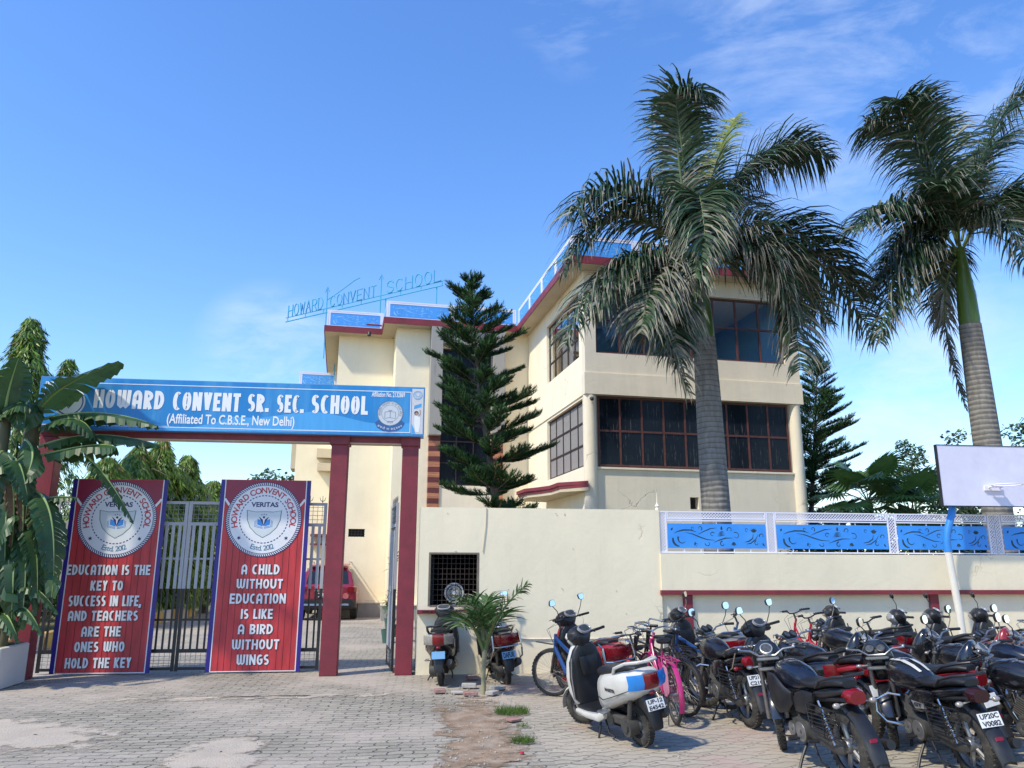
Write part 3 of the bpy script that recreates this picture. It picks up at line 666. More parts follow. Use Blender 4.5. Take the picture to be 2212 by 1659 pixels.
# --- entrance canopy with stepped maroon edge on the side wall
cp = [(-.002, -.1), (-.55, .55), (-.55, 1.4), (-.72, 1.9), (-.95, 2.4), (-.95, 3.4), (-.7, 3.8), (-.002, 3.9)]
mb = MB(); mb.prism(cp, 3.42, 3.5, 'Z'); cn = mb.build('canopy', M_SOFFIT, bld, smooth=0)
mb = MB(); mb.prism([(x * 1.04, y) for x, y in cp], 3.503, 3.57, 'Z'); mb.prism([(x * 1.09, y) for x, y in cp], 3.572, 3.66, 'Z'); mb.build('canopy_edge', M_RED, cn, smooth=0)
mb = MB(); mb.bb(-1.4, -.7, 6.0, 6.24, 0.47, 3.3); mb.build('doorway_dark_block', M_DARKIN, bld)  # solid block; its dark colour paints in the dimness of an open door
# roof drain pipe and a small camera under the fascia
mb = MB(); mb.tube([(-5.4, 7.0, EZ + .26), (-5.0, 7.0, EZ + .26), (-4.9, 6.98, EZ + .24)], .03, 8); mb.build('drain_pipe', M_RED, bld)
mb = MB(); mb.cyl((-5.3, 6.9, EZ - .05), (-5.3, 6.86, EZ - .16), .06, 12); mb.build('security_camera', M_BLACK, bld)
mb = MB(); mb.cyl((.13, -.06, 5.74), (.1, -.2, 5.70), .045, 12); mb.sphere((.1, -.2, 5.7), .05, 12, 8); mb.build('security_camera', M_BLACK, bld)

# ------------------------------------------------------------------ heavy display capitals drawn from strokes
def heavy(s, x0, x1, y0, y1, wt=.21, slash=False):
    # returns a list of stroke polygons filling the given box; wt = stroke weight as a fraction of the height
    h = y1 - y0; w_ = wt * h; k = w_ / 2
    arc = lambda cx, cy, rx, ry, a0, a1, n=12: [(cx + rx * math.cos(R(a0 + (a1 - a0) * i / n)), cy + ry * math.sin(R(a0 + (a1 - a0) * i / n))) for i in range(n + 1)]
    W = dict(I=.22, E=.56, L=.50, F=.50, S=.56, T=.56, W=.92, N=.68, Y=.62, R=.60, B=.60, K=.64, C=.60, V=.64); W[' '] = .34; W['.'] = .22; W[','] = .22
    tot = sum(W.get(c, .64) + .11 for c in s) - .11; u = (x1 - x0) / tot; out = []; x = x0
    for c in s:
        g = W.get(c, .64) * u; a, b, m = x + k, x + g - k, x + g / 2; lo, hi, md = y0 + k, y1 - k, y0 + h * .5; rx, ry = (b - a) / 2, (hi - lo) / 2; kk = k * .999
        if c in 'O': st = [arc(m, md, rx, ry, 90, 450, 24)]
        elif c == 'C': st = [arc(m + rx * .25, md, rx * 1.25, ry, 62, 298, 20)]
        elif c == 'D': st = [[(a, y0), (a, y1)], [(a, hi)] + arc(a + rx * .5, md, rx * 1.5, ry, 90, -90, 16) + [(a, lo)]]
        elif c == 'H': st = [[(a, y0), (a, y1)], [(b, y0), (b, y1)], [(a, md), (b, md)]]
        elif c == 'W': st = [[(a, y1), (a + rx * .12, lo + h * .1), (a + rx * .5, lo), (m - k * .2, lo + h * .1), (m, y1)], [(m, hi), (m + k * .2, lo + h * .1), (b - rx * .5, lo), (b - rx * .12, lo + h * .1), (b, y1)]]
        elif c == 'A': st = [[(a, y0), (a, md + h * .1)] + arc(m, md + h * .08, rx, ry - h * .08, 180, 0, 14) + [(b, y0)], [(a, y0 + h * .36), (b, y0 + h * .36)]]
        elif c == 'R': st = [[(a, y0), (a, y1)], [(a, hi)] + arc(b - h * .22, hi - h * .2, h * .22, h * .2, 90, -90, 12) + [(a, hi - h * .4)], [(a + rx * .5, hi - h * .4), (b, y0)]]
        elif c == 'P': st = [[(a, y0), (a, y1)], [(a, hi)] + arc(b - h * .22, hi - h * .22, h * .22, h * .22, 90, -90, 12) + [(a, hi - h * .44)]]
        elif c == 'B': st = [[(a, y0), (a, y1)], [(a, hi)] + arc(b - h * .2, hi - h * .18, h * .18, h * .18, 90, -90, 10) + [(a, hi - h * .36)], [(a, hi - h * .38)] + arc(b - h * .2, lo + h * .2, h * .2, h * .2, 90, -90, 10) + [(a, lo)]]
        elif c == 'N': st = [[(a, y0), (a, y1)], [(a, y1 - k * .6), (b, y0 + k * .6)], [(b, y0), (b, y1)]]
        elif c == 'V': st = [[(a, y1), (m, y0 + k * .6)], [(m, y0 + k * .6), (b, y1)]]
        elif c == 'E': st = [[(a, y0), (a, y1)], [(a, hi), (b + k, hi)], [(a, md), (b + k * .5, md)], [(a, lo), (b + k, lo)]]
        elif c == 'F': st = [[(a, y0), (a, y1)], [(a, hi), (b + k, hi)], [(a, md), (b + k * .5, md)]]
        elif c == 'T': st = [[(m, y0), (m, y1)], [(x, hi), (x + g, hi)]]
        elif c == 'L': st = [[(a, y1), (a, y0)], [(a, lo), (x + g, lo)]]
        elif c == 'S': st = [arc(m, hi - ry * .5, rx, ry * .5, 40, 270, 12)[:-1] + arc(m, lo + ry * .5, rx, ry * .5, 90, -140, 12)]
        elif c == 'U': st = [[(a, y1), (a, md)] + arc(m, md - h * .05, rx, ry - h * .05, 180, 360, 14) + [(b, md), (b, y1)]]
        elif c == 'G': st = [arc(m + rx * .15, md, rx * 1.15, ry, 55, 320, 18) + [(b, md)], [(m, md), (b + k, md)]]
        elif c == 'I': st = [[(m, y0), (m, y1)]]
        elif c == 'K': st = [[(a, y0), (a, y1)], [(a + k, md), (b, y1)], [(a + k, md), (b, y0)]]
        elif c == 'Y': st = [[(a, y1), (m, md)], [(b, y1), (m, md)], [(m, md + k), (m, y0)]]
        elif c == '.': st = [[(m, y0), (m, y0 + w_ * 1.1)]]
        elif c == ',': st = [[(m + k * .2, y0 + w_), (m - k * .4, y0 - w_ * .8)]]
        else: st = []
        for q in st:
            if slash: q = [(p[0] + (p[1] - y0) * .0, p[1]) for p in q]
            out += stroke2d(q, w_ if c not in '.,' else w_ * 1.05)
        x += g + .11 * u
    return out
def layered(mb, polys, q, y, step=.00025):
    for i, p in enumerate(polys): mb.flat2d([p], q(y + (i % 7) * step))

# ------------------------------------------------------------------ water tank and roof letters
tk = thing('water_tank', 'dark teal domed water tank on the school roof behind the tall palm', 'water tank', (8.0, 24.0, EZ + .12))
mb = MB(); mb.lathe([(0.0, 1.05), (1.2, 1.05), (1.25, 1.1), (1.3, 1.05), (2.1, 1.03), (2.3, .95), (2.65, .55), (2.75, .3), (2.76, 0.01)], axis='Z', n=32); mb.build('tank_shell', mat('tank teal', (.05, .10, .12), rough=.45), tk)
mb = MB(); mb.lathe([(2.72, .3), (2.85, .3), (2.9, .25), (2.9, .01)], axis='Z', n=24); mb.build('lid', mat('tank teal', (.05, .10, .12)), tk)

S0, S1 = Vector((-5.55, 31.2, 11.28)), Vector((.66, 27.3, 11.72))
rs = thing('rooftop_sign', 'cyan steel outline letters reading HOWARD CONVENT SCHOOL standing above the roof on two arrow poles', 'sign', S0)
D = S1 - S0; L = D.length; ux = D.normalized()
fnr = lambda x, z, d=0: ux * x + Vector((0, 0, z)) + Vector((.53, .85, 0)) * d
mb = MB()
mb.tube([fnr(-.1, 0), fnr(L, 0)], .028, 6); mb.tube([fnr(-.1, .17), fnr(L, .17)], .022, 6)
for k in range(9): mb.tube([fnr(k * L / 8 * .995, 0), fnr(k * L / 8 * .995, .17)], .018, 6)
mb.build('frame', M_CYAN, rs)
def outline_letters(s, x0, x1, z0, z1):
    mb = MB(); n = len(s); w = (x1 - x0) / n
    for i, ch in enumerate(s):
        G = {'H': [[(0, 0), (0, 1)], [(1, 0), (1, 1)], [(0, .5), (1, .5)]], 'W': [[(0, 1), (.25, 0), (.5, .8), (.75, 0), (1, 1)]], 'A': [[(0, 0), (.5, 1), (1, 0)], [(.2, .4), (.8, .4)]],
             'R': [[(0, 0), (0, 1), (.7, 1), (.95, .85), (.95, .65), (.7, .5), (0, .5)], [(.5, .5), (1, 0)]], 'D': [[(0, 0), (0, 1), (.55, 1), (1, .7), (1, .3), (.55, 0), (0, 0)]], 'N': [[(0, 0), (0, 1), (1, 0), (1, 1)]],
             'V': [[(0, 1), (.5, 0), (1, 1)]], 'E': [[(1, 0), (0, 0), (0, 1), (1, 1)], [(0, .5), (.8, .5)]], 'T': [[(.5, 0), (.5, 1)], [(0, 1), (1, 1)]], 'L': [[(0, 1), (0, 0), (1, 0)]]}
        ring = lambda a0, a1: [(.5 + .5 * math.cos(R(a)), .5 + .5 * math.sin(R(a))) for a in range(a0, a1 + 1, 20)]
        G['O'] = [ring(0, 360)]; G['C'] = [ring(45, 325)]; G['S'] = [[(.95, .8), (.75, .98), (.3, .98), (.05, .8), (.1, .6), (.5, .5), (.9, .4), (.97, .2), (.7, .02), (.25, .02), (.03, .18)]]
        G['B'] = [[(0, 0), (0, 1), (.7, 1), (.9, .75), (.7, .5), (0, .5)], [(.7, .5), (1, .25), (.7, 0), (0, 0)]]
        for st in G[ch]: mb.tube([fnr(x0 + (i + .12 + p[0] * .72) * w, z0 + p[1] * (z1 - z0), -.03) for p in st], .026, 6)
    return mb
for s, a, b in (('HOWARD', 0, .25), ('CONVENT', .29, .6), ('SCHOOL', .655, 1.0)): outline_letters(s, a * L, b * L, .19, .66 if s != 'CONVENT' else .62).build('lettering', M_CYAN, rs)
for q, h in ((.268, 1.08), (.622, 1.05)):
    mb = MB(); x = q * L; mb.tube([fnr(x, -1.9), fnr(x, h)], .022, 6); mb.tube([fnr(x - .1, h - .22), fnr(x, h), fnr(x + .1, h - .22)], .016, 6); mb.build('arrow_pole', M_CYAN, rs)
mb = MB(); mb.tube([fnr(.268 * L, .52), fnr(.36 * L, .78), fnr(.45 * L, 1.08), fnr(.48 * L, 1.12)], .02, 6); mb.build('swoosh_bar', M_CYAN, rs)
mb = MB()
for k in range(1, 4): mb.cyl(fnr(.03 * L + k * .31 * L, 0, .05), fnr(.03 * L + k * .31 * L, -1.95 if k > 1 else -2.9, .05), .02, 6)
mb.build('support_post', M_CYAN, rs)

# ================================================================== GUARD ROOM / LEFT BOUNDARY WALL
WY = 12.70; wl0, wl1 = .03, 4.0; WT = 2.56
gr = thing('guard_room', 'low beige guard room wall with barred dark window beside the gate', 'guard room', (wl0, WY, 0))
o = gr.location
wx0, wx1 = at(927, 1250, WY).x, at(1033, 1250, WY).x; wz0, wz1 = at(980, 1309, WY).z, at(980, 1195, WY).z
fn = lambda u, d, z: Vector((u, WY + d, z))
mb = MB(); wall(mb, wl0, wl1, 0, WT, .2, fn, [(wx0, wx1, wz0, wz1)]); mb.build('front_wall', M_WALL, gr, org=o)
mb = MB(); mb.bb(wl0, wl0 + .2, WY + .201, WY + 3, 0, WT - .01); mb.bb(2.4, 2.6, WY + .201, WY + 3, 0, WT - .01); mb.bb(wl0, 2.6, WY + 3, WY + 3.2, 0, WT - .01); mb.build('room_wall', M_WALL, gr, org=o)
mb = MB(); mb.bb(wl0 + .01, 2.59, WY + .205, WY + 3.1, WT - .16, WT - .02); mb.build('roof', M_CONC, gr, org=o)
mb = MB(); mb.bb(wl0 + .21, 2.39, WY + 2.9, WY + 2.98, .02, WT - .2); mb.bb(wl0 + .21, 2.39, WY + .21, WY + 2.9, 0.01, .03); mb.bb(wl0 + .205, wl0 + .25, WY + .21, WY + 2.9, .03, WT - .2); mb.bb(2.34, 2.395, WY + .21, WY + 2.9, .03, WT - .2); mb.build('dark_room_sheets', M_DARKIN, gr, org=o)  # near-black sheets inside the walls paint the unlit room dark
mb = MB()
for k in range(12): x = wx0 + (wx1 - wx0) * k / 11; mb.cyl((x, WY + .09, wz0), (x, WY + .09, wz1), .004, 6)
for k in range(11): z = wz0 + (wz1 - wz0) * k / 10; mb.cyl((wx0, WY + .095, z), (wx1, WY + .095, z), .004, 6)
wg = mb.build('window_grille', mat('rusty grille', (.07, .05, .045), rough=.7, metal=.3), gr, org=o)
mb = MB(); t = .02
for a in ((wx0 - .012, wx0 + t), (wx1 - t, wx1 + .012)): mb.bb(*a, WY - .004, WY + .06, wz0 - .002, wz1 + .012)
mb.bb(wx0 + t, wx1 - t, WY - .003, WY + .06, wz1 - .018, wz1 + .012); mb.bb(wx0 + t, wx1 - t, WY - .003, WY + .06, wz0 - .014, wz0 + .012)
mb.build('window_frame', mat('old timber frame', (.16, .13, .1), rough=.8, var=.3), gr, org=o)
mb = MB(); mb.bb(wl0 + .002, 1.08, WY - .09, WY - .001, .91, .965); mb.build('window_ledge', M_RED, gr, org=o)
mb = MB(); mb.bb(.25, 1.05, WY + .24, WY + .6, .9, .95); mb.bb(.3, .46, WY + .26, WY + .5, .95, 1.0); mb.build('counter', mat('counter dark', (.05, .04, .04)), gr, org=o)
mb = MB(); x = at(1050, 1100, WY).x
mb.tube([(x + .005, WY - .012, WT), (x, WY - .012, 2.3), (x - .03, WY - .012, 2.0), (x - .05, WY - .012, wz1 + .02)], .006, 6); mb.build('cable', mat('painted cable', (.5, .44, .35)), gr, org=o)
mb = MB(); mb.tube([(wx1 + .02, WY - .012, .52), (2.6, WY - .012, .515), (wl1, WY - .012, .52)], .009, 6); mb.build('conduit', M_BLOCK, gr, org=o)
mb = MB()
for k in range(14):
    x = rnd.uniform(.3, 3.9); z = rnd.choice([2.45, 1.28, .9, 1.9, 2.5]) + rnd.uniform(-.04, .04); mb.cyl((x, WY, z), (x, WY - .010, z), .006, 6)
mb.build('nail', M_CONC, gr, org=o)
# desk fan behind the grille
df = thing('desk_fan', 'small white desk fan behind the bars of the guard room window', 'fan', (at(981, 1300, WY + .18).x, WY + .3, .952))
M_WPL = mat('white plastic', (.72, .72, .70), rough=.35, var=.04)
mb = MB(); mb.lathe([(0, .001), (0, .075), (.02, .075), (.035, .03), (.12, .02), (.12, .001)], axis='Z', n=20); mb.build('base', M_WPL, df)
fc = Vector((0, -.05, .26))
mb = MB()
for r, d in ((.145, 0), (.148, .05), (.10, -.02), (.05, -.025)): mb.tube([fc + Vector((r * math.cos(a), d, r * math.sin(a))) for a in [2 * math.pi * k / 28 for k in range(28)]], .004 if r < .14 else .012, 6, closed=True)
for k in range(36): a = 2 * math.pi * k / 36; mb.tube([fc + Vector((.04 * math.cos(a), -.025, .04 * math.sin(a))), fc + Vector((.1 * math.cos(a), -.02, .1 * math.sin(a))), fc + Vector((.147 * math.cos(a), .0, .147 * math.sin(a)))], .002, 4)
mb.build('fan_guard', M_WPL, df)
mb = MB()
for k in range(4):
    a = math.pi / 2 * k; mb.add([tuple(fc + Vector((r * math.cos(a + b), .02 + e, r * math.sin(a + b)))) for r, b, e in ((.02, 0, 0), (.12, -.35, .0), (.13, .25, .02), (.03, .5, .02))], [(0, 1, 2, 3)])
mb.build('blade', mat('fan blade grey', (.12, .13, .14), rough=.3), df)
mb = MB(); mb.cyl(fc + Vector((0, -.03, 0)), fc + Vector((0, .09, 0)), .032, 16); mb.build('motor', M_WPL, df)

# ================================================================== RIGHT BOUNDARY WALL WITH RAILING
bw = thing('boundary_wall', 'long beige parking yard wall with maroon ledge and pilasters below the blue railing', 'wall', (4.0, WY, 0)); o = bw.location
xe = 24.0
mb = MB(); mb.bb(4.002, xe, WY + .06, WY + .26, 0, 1.19); mb.build('lower_wall', M_WALL, bw, org=o)
mb = MB(); mb.bb(3.99, xe, WY - .03, WY + .261, 1.262, 1.845); mb.build('upper_wall', M_WALL, bw, org=o)
mb = MB(); mb.bb(3.97, xe, WY - .07, WY + .262, 1.19, 1.26); mb.build('ledge', M_RED, bw, org=o)
for x in (at(1488, 1320, WY).x, at(2022, 1320, WY).x, 13.6, 18.2, 22.8):
    mb = MB(); mb.bb(x - .075, x + .075, WY + .0, WY + .059, 0, 1.189); mb.build('pilaster', M_RED, bw, org=o)
RY = WY + .02
rl = thing('railing', 'white lattice railing with blue scroll panels on top of the boundary wall', 'railing', (3.96, RY, 1.845)); o = rl.location
M_HOLEDK = mat('painted scroll dark', (0.022, 0.05, 0.06), rough=.9, var=.5, vscale=6)  # dark strips on solid panels; the colour paints in the dimness of holes
def scroll_panel(u0, u1, z0, z1, y, k):
    mb = MB(); mb.bb(u0, u1, y, y + .006, z0, z1); po = mb.build('panel', M_BLUE, rl, org=o, smooth=0)
    mb = MB(); W, H = u1 - u0, z1 - z0
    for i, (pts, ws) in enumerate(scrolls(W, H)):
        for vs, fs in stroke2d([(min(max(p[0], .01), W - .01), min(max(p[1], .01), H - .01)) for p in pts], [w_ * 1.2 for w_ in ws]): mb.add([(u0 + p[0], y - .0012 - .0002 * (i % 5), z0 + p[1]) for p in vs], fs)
    mb.build('painted_scroll_hole', M_HOLEDK, po, org=None, smooth=0); c = po.children[0]; c.data.transform(Matrix.Translation(-Vector(o)))
xs = [at(p, 1150, RY).x for p in (1421, 1666, 1928, 2143)]; xs += [xs[3] + .12, xs[3] + 2.5, xs[3] + 4.9, xs[3] + 7.3, xs[3] + 9.7, xs[3] + 12.1]
zb, zt = 1.86, 2.545
fn = lambda u, d, z: Vector((u, RY + d, z))
def rail_post(x, w=.15):
    mb = MB(); lattice(mb, fn, x - w / 2, x + w / 2, zb, zt, .052, .018); mb.build('post', M_WHITE, rl, org=o)
for k, x in enumerate(xs): rail_post(x + (.075 if k == 0 else 0), .16 if k < 3 else .13)
for k in range(len(xs) - 1):
    if k == 3: continue
    a = xs[k] + (.16 if k == 0 else .085); b = xs[k + 1] - .085
    mb = MB(); lattice(mb, fn, a, b, zt - .13, zt, .052, .018)
    fbar(mb, fn, a, b, 0, .02, zb, zb + .022); fbar(mb, fn, a, b, 0, .02, zt - .165, zt - .145)
    n = int((b - a) / .26)
    for j in range(1, n): u = a + (b - a) * j / n; fbar(mb, fn, u - .006, u + .006, .012, .024, zb + .022, zt - .165)
    fo = mb.build('frame', M_WHITE, rl, org=o)
    scroll_panel(a + .01, b - .01, zb + .075, zt - .205, RY + .004, k)
# little finial lamp at the railing's left end
fl = thing('wall_finial', 'small white pointed finial at the left end of the railing', 'finial', (xs[0] + .03, WY + .1, 2.56))
mb = MB(); mb.lathe([(0, .001), (0, .035), (.03, .035), (.04, .02), (.07, .04), (.1, .02), (.13, .008), (.33, .003), (.33, .001)], axis='Z', n=14); mb.build('body', M_BLOCK, fl)
mb = MB(); mb.cyl((0, 0, .1), (0, 0, .36), .004, 6); mb.build('spike', M_CONC, fl)

# ------------------------------------------------------------------ basketball hoop
pl = at(2072, 1330, 12.42)
bh = thing('basketball_hoop', 'white basketball backboard with rim on a bent blue and white pole', 'basketball hoop', (pl.x, 12.42, 0)); o = bh.location
M_POLEW = mat('white pole paint', (.70, .66, .58), rough=.5, var=.06, dirt=(.4, .35, .28), dirt_amt=.3)
bz = at(2048, 1192, 12.42); bm_ = at(2047, 1145, 12.42); bt = at(2056, 1096, 12.42)
mb = MB(); mb.tube([(pl.x + .03, 12.42, 0), (pl.x + .01, 12.42, .9), bz], [.062, .060, .058], 16); mb.build('pole', M_POLEW, bh, org=o)
mb = MB(); mb.tube([bz + Vector((0, 0, .002)), bz.lerp(bm_, .5) + Vector((-.02, 0, 0)), bm_, bt + Vector((-.01, 0, -.1)), bt + Vector((.05, .03, .1)), bt + Vector((.3, .06, .35))], .06, 16); mb.tube([bz, bz + Vector((0, 0, .05))], .066, 16); mb.build('pole_bend', mat('blue pole paint', (.03, .22, .62), rough=.4, var=.08), bh, org=o)
b0, b1 = at(2020, 962, 12.3), at(2033, 1092, 12.3); bx0 = b0.x - .0; bx1 = bx0 + 1.86
mb = MB(); mb.bb(bx0, bx1, 12.27, 12.31, b1.z, b0.z); mb.build('backboard', mat('lilac white board', (.68, .66, .78), rough=.6, var=.06, vscale=2, dirt=(.55, .5, .6), dirt_amt=.5, dscale=3), bh, org=o)
mb = MB(); t = .012
mb.bb(bx0 - t, bx0, 12.262, 12.33, b1.z - t, b0.z + t); mb.bb(bx1, bx1 + t, 12.262, 12.33, b1.z - t, b0.z + t); mb.bb(bx0, bx1, 12.262, 12.33, b0.z, b0.z + t); mb.bb(bx0, bx1, 12.262, 12.33, b1.z - t, b1.z); mb.build('board_rim', M_BLACK, bh, org=o)
rz = at(2150, 1053, 12.2).z; rx = (bx0 + bx1) / 2 - .02; rc = Vector((rx + .04, 11.93, rz + .02))
mb = MB(); mb.tube([rc + Vector((.225 * math.cos(a), .225 * math.sin(a), 0)) for a in [2 * math.pi * k / 36 for k in range(36)]], .010, 8, closed=True)
mb.bb(rx - .13, rx + .19, 12.235, 12.268, rz - .05, rz + .03); mb.tube([(rx - .06, 12.24, rz), (rx - .04, 12.1, rz + .015)], .012, 6); mb.tube([(rx + .14, 12.24, rz), (rx + .12, 12.1, rz + .015)], .012, 6)
mb.quad((rx - .1, 12.2, rz), (rx + .17, 12.2, rz), (rx + .13, 12.1, rz + .012), (rx - .05, 12.1, rz + .012)); mb.build('rim', M_WHITE, bh, org=o)

# ================================================================== GATEWAY, SIGNBOARD, GATE LEAVES, BANNERS
gw = thing('gateway', 'maroon entrance gateway of three square pillars under a long beam', 'gateway', (-3.0, 12.66, 0)); o = gw.location
GY0, GY1 = 12.66, 12.91
bz0, bz1 = 3.58, 3.745
for xa, xb, cap in ((-1.42, -1.155, 1), (-.285, -.02, 1), (-5.86, -5.6, 0)):
    mb = MB(); mb.bevbox(((xa + xb) / 2, (GY0 + GY1) / 2, bz0 / 2), (xb - xa, GY1 - GY0, bz0), .008); mb.build('pillar', M_RED, gw, org=o)
    if cap: mb = MB(); mb.bevbox(((xa + xb) / 2, (GY0 + GY1) / 2, bz0 + .06), (xb - xa + .05, GY1 - GY0 + .06, .2), .006); mb.build('pillar_cap', M_RED, gw, org=o)
mb = MB(); mb.bb(-5.88, .0, GY0 + .012, GY1 - .012, bz0 + .004, bz1); mb.build('beam', M_RED, gw, org=o)
mb = MB(); mb.bb(-5.6, -.29, GY0 + .02, GY1 - .02, bz0 - .012, bz0 + .002); mb.build('beam_underside', M_SOFFIT, gw, org=o)

SY0 = 12.52; sx0, sx1 = at(84, 860, SY0).x, at(916, 880, SY0).x; sz0, sz1 = at(915, 942, SY0).z, at(915, 838, SY0).z
sb = thing('signboard', 'long blue flex signboard reading HOWARD CONVENT SR. SEC. SCHOOL on top of the gateway', 'sign', (sx0, SY0, sz0)); o = sb.location
M_SIGNBOX = mat('sign box metal', (.10, .25, .5), rough=.4, var=.1)
M_SIGNA = mat('sign blue', (.018, .21, .52), rough=.35, var=.07, vscale=3, dirt=(.09, .36, .66), dirt_amt=.7, dscale=1.1, stretch=(3.0, 1, .4), spec=.4)
M_SIGNB = mat('sign light blue wave', (.07, .34, .68), rough=.35, var=.08, vscale=3, stretch=(3.0, 1, .4))
M_LET = mat('sign lettering white', (.78, .78, .80), rough=.45, var=.03)
M_CREAMP = mat('sign pale strip', (.60, .58, .58), rough=.5, var=.12, vscale=6, dirt=(.45, .42, .4), dirt_amt=.5)
mb = MB(); mb.bb(sx0 - .01, sx1 + .01, SY0 + .004, SY0 + .24, sz0 - .01, sz1 + .01); mb.build('box', M_SIGNBOX, sb, org=o)
SW, SH = sx1 - sx0, sz1 - sz0
q3 = lambda y: (lambda x, z: Vector((sx0 + x, SY0 - y, sz0 + z)))
def px2s(px, py): p = at(px, py, SY0); return (p.x - sx0, p.z - sz0)
mb = MB(); mb.bb(sx0, sx1, SY0, SY0 + .003, sz0, sz1); mb.build('face', M_SIGNA, sb, org=o)
xs_ = px2s(889, 880)[0]
mb = MB(); wave = [px2s(*p) for p in [(500, 900), (560, 903), (640, 892), (680, 889), (720, 895), (790, 912), (830, 917), (885, 914), (887, 935), (300, 930), (200, 924), (250, 921), (330, 915), (400, 925), (460, 915)]]
mb.flat2d(poly2d(wave), q3(.0015)); mb.build('wave_band', M_SIGNB, sb, org=o, smooth=0)
mb = MB(); t = .012
for a, b, c, d in ((.07, xs_ - .02, SH - .085, SH - .073), (.07, xs_ - .02, .045, .057), (.07, .082, .057, SH - .085), (xs_ - .02, xs_ - .008, .045, SH - .073)): mb.flat2d(poly2d([(a, c), (b, c), (b, d), (a, d)]), q3(.003))
mb.build('border_line', M_LET, sb, org=o, smooth=0)
def on_sign(s, pa, pb, bold, name='lettering', m=M_LET, y=.004):
    a, b = px2s(*pa), px2s(*pb); mb = MB(); layered(mb, heavy(s, a[0], b[0], a[1], b[1], .195) if bold > .05 else fit_text(s, a[0], b[0], a[1], b[1], bold), q3, y); return mb.build(name, m, sb, org=o, smooth=0)
on_sign('HOWARD', (201, 881), (357, 845), .06); on_sign('CONVENT', (372, 886), (521, 850), .06); on_sign('SR.', (534, 889), (582, 852), .06)
on_sign('SEC.', (597, 891), (657, 854), .06); on_sign('SCHOOL', (672, 893), (796, 856), .06)
on_sign('(Affiliated To C.B.S.E., New Delhi)', (359, 921), (637, 900), .02); on_sign('Affiliation No. 2132869', (803, 857), (875, 848), .02); on_sign('SI', (102, 835), (117, 825), .03)
ec = px2s(843, 893); er = .205
M_EMB = mat('emblem grey white', (.55, .58, .62), rough=.5, var=.05); M_EMG = mat('emblem grey print', (.16, .19, .22), rough=.5); M_RIB = mat('emblem ribbon blue', (.03, .11, .30), rough=.5)
em = MB(); em.flat2d(poly2d([(ec[0] - .24, ec[1] - .16), (ec[0] - .2, ec[1] - .24), (ec[0] - .1, ec[1] - .3), (ec[0], ec[1] - .31), (ec[0] + .1, ec[1] - .3), (ec[0] + .2, ec[1] - .24), (ec[0] + .24, ec[1] - .16), (ec[0] + .17, ec[1] - .1), (ec[0], ec[1] - .22), (ec[0] - .17, ec[1] - .1)]), q3(.003)); e0 = em.build('ribbon', M_RIB, sb, org=o, smooth=0)
em = MB(); em.flat2d(disc2d(*ec, er), q3(.004)); em.build('emblem_disc', M_EMB, sb, org=o, smooth=0)
em = MB(); em.flat2d(disc2d(*ec, er * .68, 48, er * .655), q3(.005)); em.flat2d(disc2d(*ec, er, 48, er * .96), q3(.005))
em.flat2d(stroke2d([(ec[0] - .085, ec[1] + .02), (ec[0] - .085, ec[1] - .085), (ec[0], ec[1] - .07), (ec[0] + .085, ec[1] - .085), (ec[0] + .085, ec[1] + .02), (ec[0], ec[1] + .03), (ec[0] - .085, ec[1] + .02)], .009), q3(.005)); em.flat2d(stroke2d([(ec[0], ec[1] + .03), (ec[0], ec[1] - .07)], .008), q3(.0055))
em.flat2d(stroke2d([(ec[0] - .03, ec[1] + .055), (ec[0], ec[1] + .04), (ec[0] + .03, ec[1] + .055)], .012), q3(.005))
em.flat2d(arc_text(['के', 'न्द्री', 'य', ' ', 'मा', 'ध्य', 'मि', 'क', ' ', 'शि', 'क्षा', ' ', 'बो', 'र्ड'], *ec, er * .74, 195, -15, .052), q3(.005)); em.flat2d(fit_text('दिल्ली', ec[0] - .05, ec[0] + .05, ec[1] - .175, ec[1] - .125), q3(.005)); em.build('emblem_print', M_EMG, sb, org=o, smooth=0)
em = MB(); em.flat2d(arc_text(['अ', 'स', 'तो', ' ', 'मा', ' ', 'स', 'द्', 'ग', 'म', 'य'], ec[0], ec[1] + .1, .375, 236, 304, .05, inward=True), q3(.005)); em.build('ribbon_lettering', M_LET, sb, org=o, smooth=0)
em = MB(); c2 = px2s(150, 868); em.flat2d(disc2d(*c2, .235), q3(.004)); em.build('emblem_disc', M_LET, sb, org=o, smooth=0)
em = MB(); em.flat2d(disc2d(*c2, .21, 40, .19), q3(.005)); em.flat2d(stroke2d([(c2[0] - .1, c2[1] + .05), (c2[0], c2[1] - .1), (c2[0] + .1, c2[1] + .05)], .02), q3(.005)); em.build('emblem_print', M_RIB, sb, org=o, smooth=0)
mb = MB(); a, b = xs_ + .004, SW - .012; mb.flat2d(poly2d([(a, .03), (b, .03), (b, SH - .02), (a, SH - .02)]), q3(.002)); mb.build('side_strip', M_CREAMP, sb, org=o, smooth=0)
mc = (a + b) / 2; mb = MB(); mb.flat2d(disc2d(mc, SH - .13, .075, 32, .066), q3(.004)); mb.flat2d(disc2d(mc, SH - .13, .055, 32, .05), q3(.004)); mb.flat2d(poly2d([(mc - .06, .44), (mc + .06, .48), (mc + .065, .54), (mc - .05, .50)]), q3(.004)); mb.flat2d(stroke2d([(mc - .03, SH - .11), (mc - .03, SH - .15), (mc + .03, SH - .15), (mc + .03, SH - .11)], .008), q3(.004))
mb.flat2d(poly2d([(a + .005, .035), (mc - .02, .035), (mc - .05, .12), (a + .005, .2)]), q3(.003)); mb.build('side_strip_print', M_SIGNB, sb, org=o, smooth=0)
mb = MB(); mb.flat2d(disc2d(mc - .015, .375, .035, 20), q3(.0045)); mb.build('printed_hair', M_BLACK, sb, org=o, smooth=0)
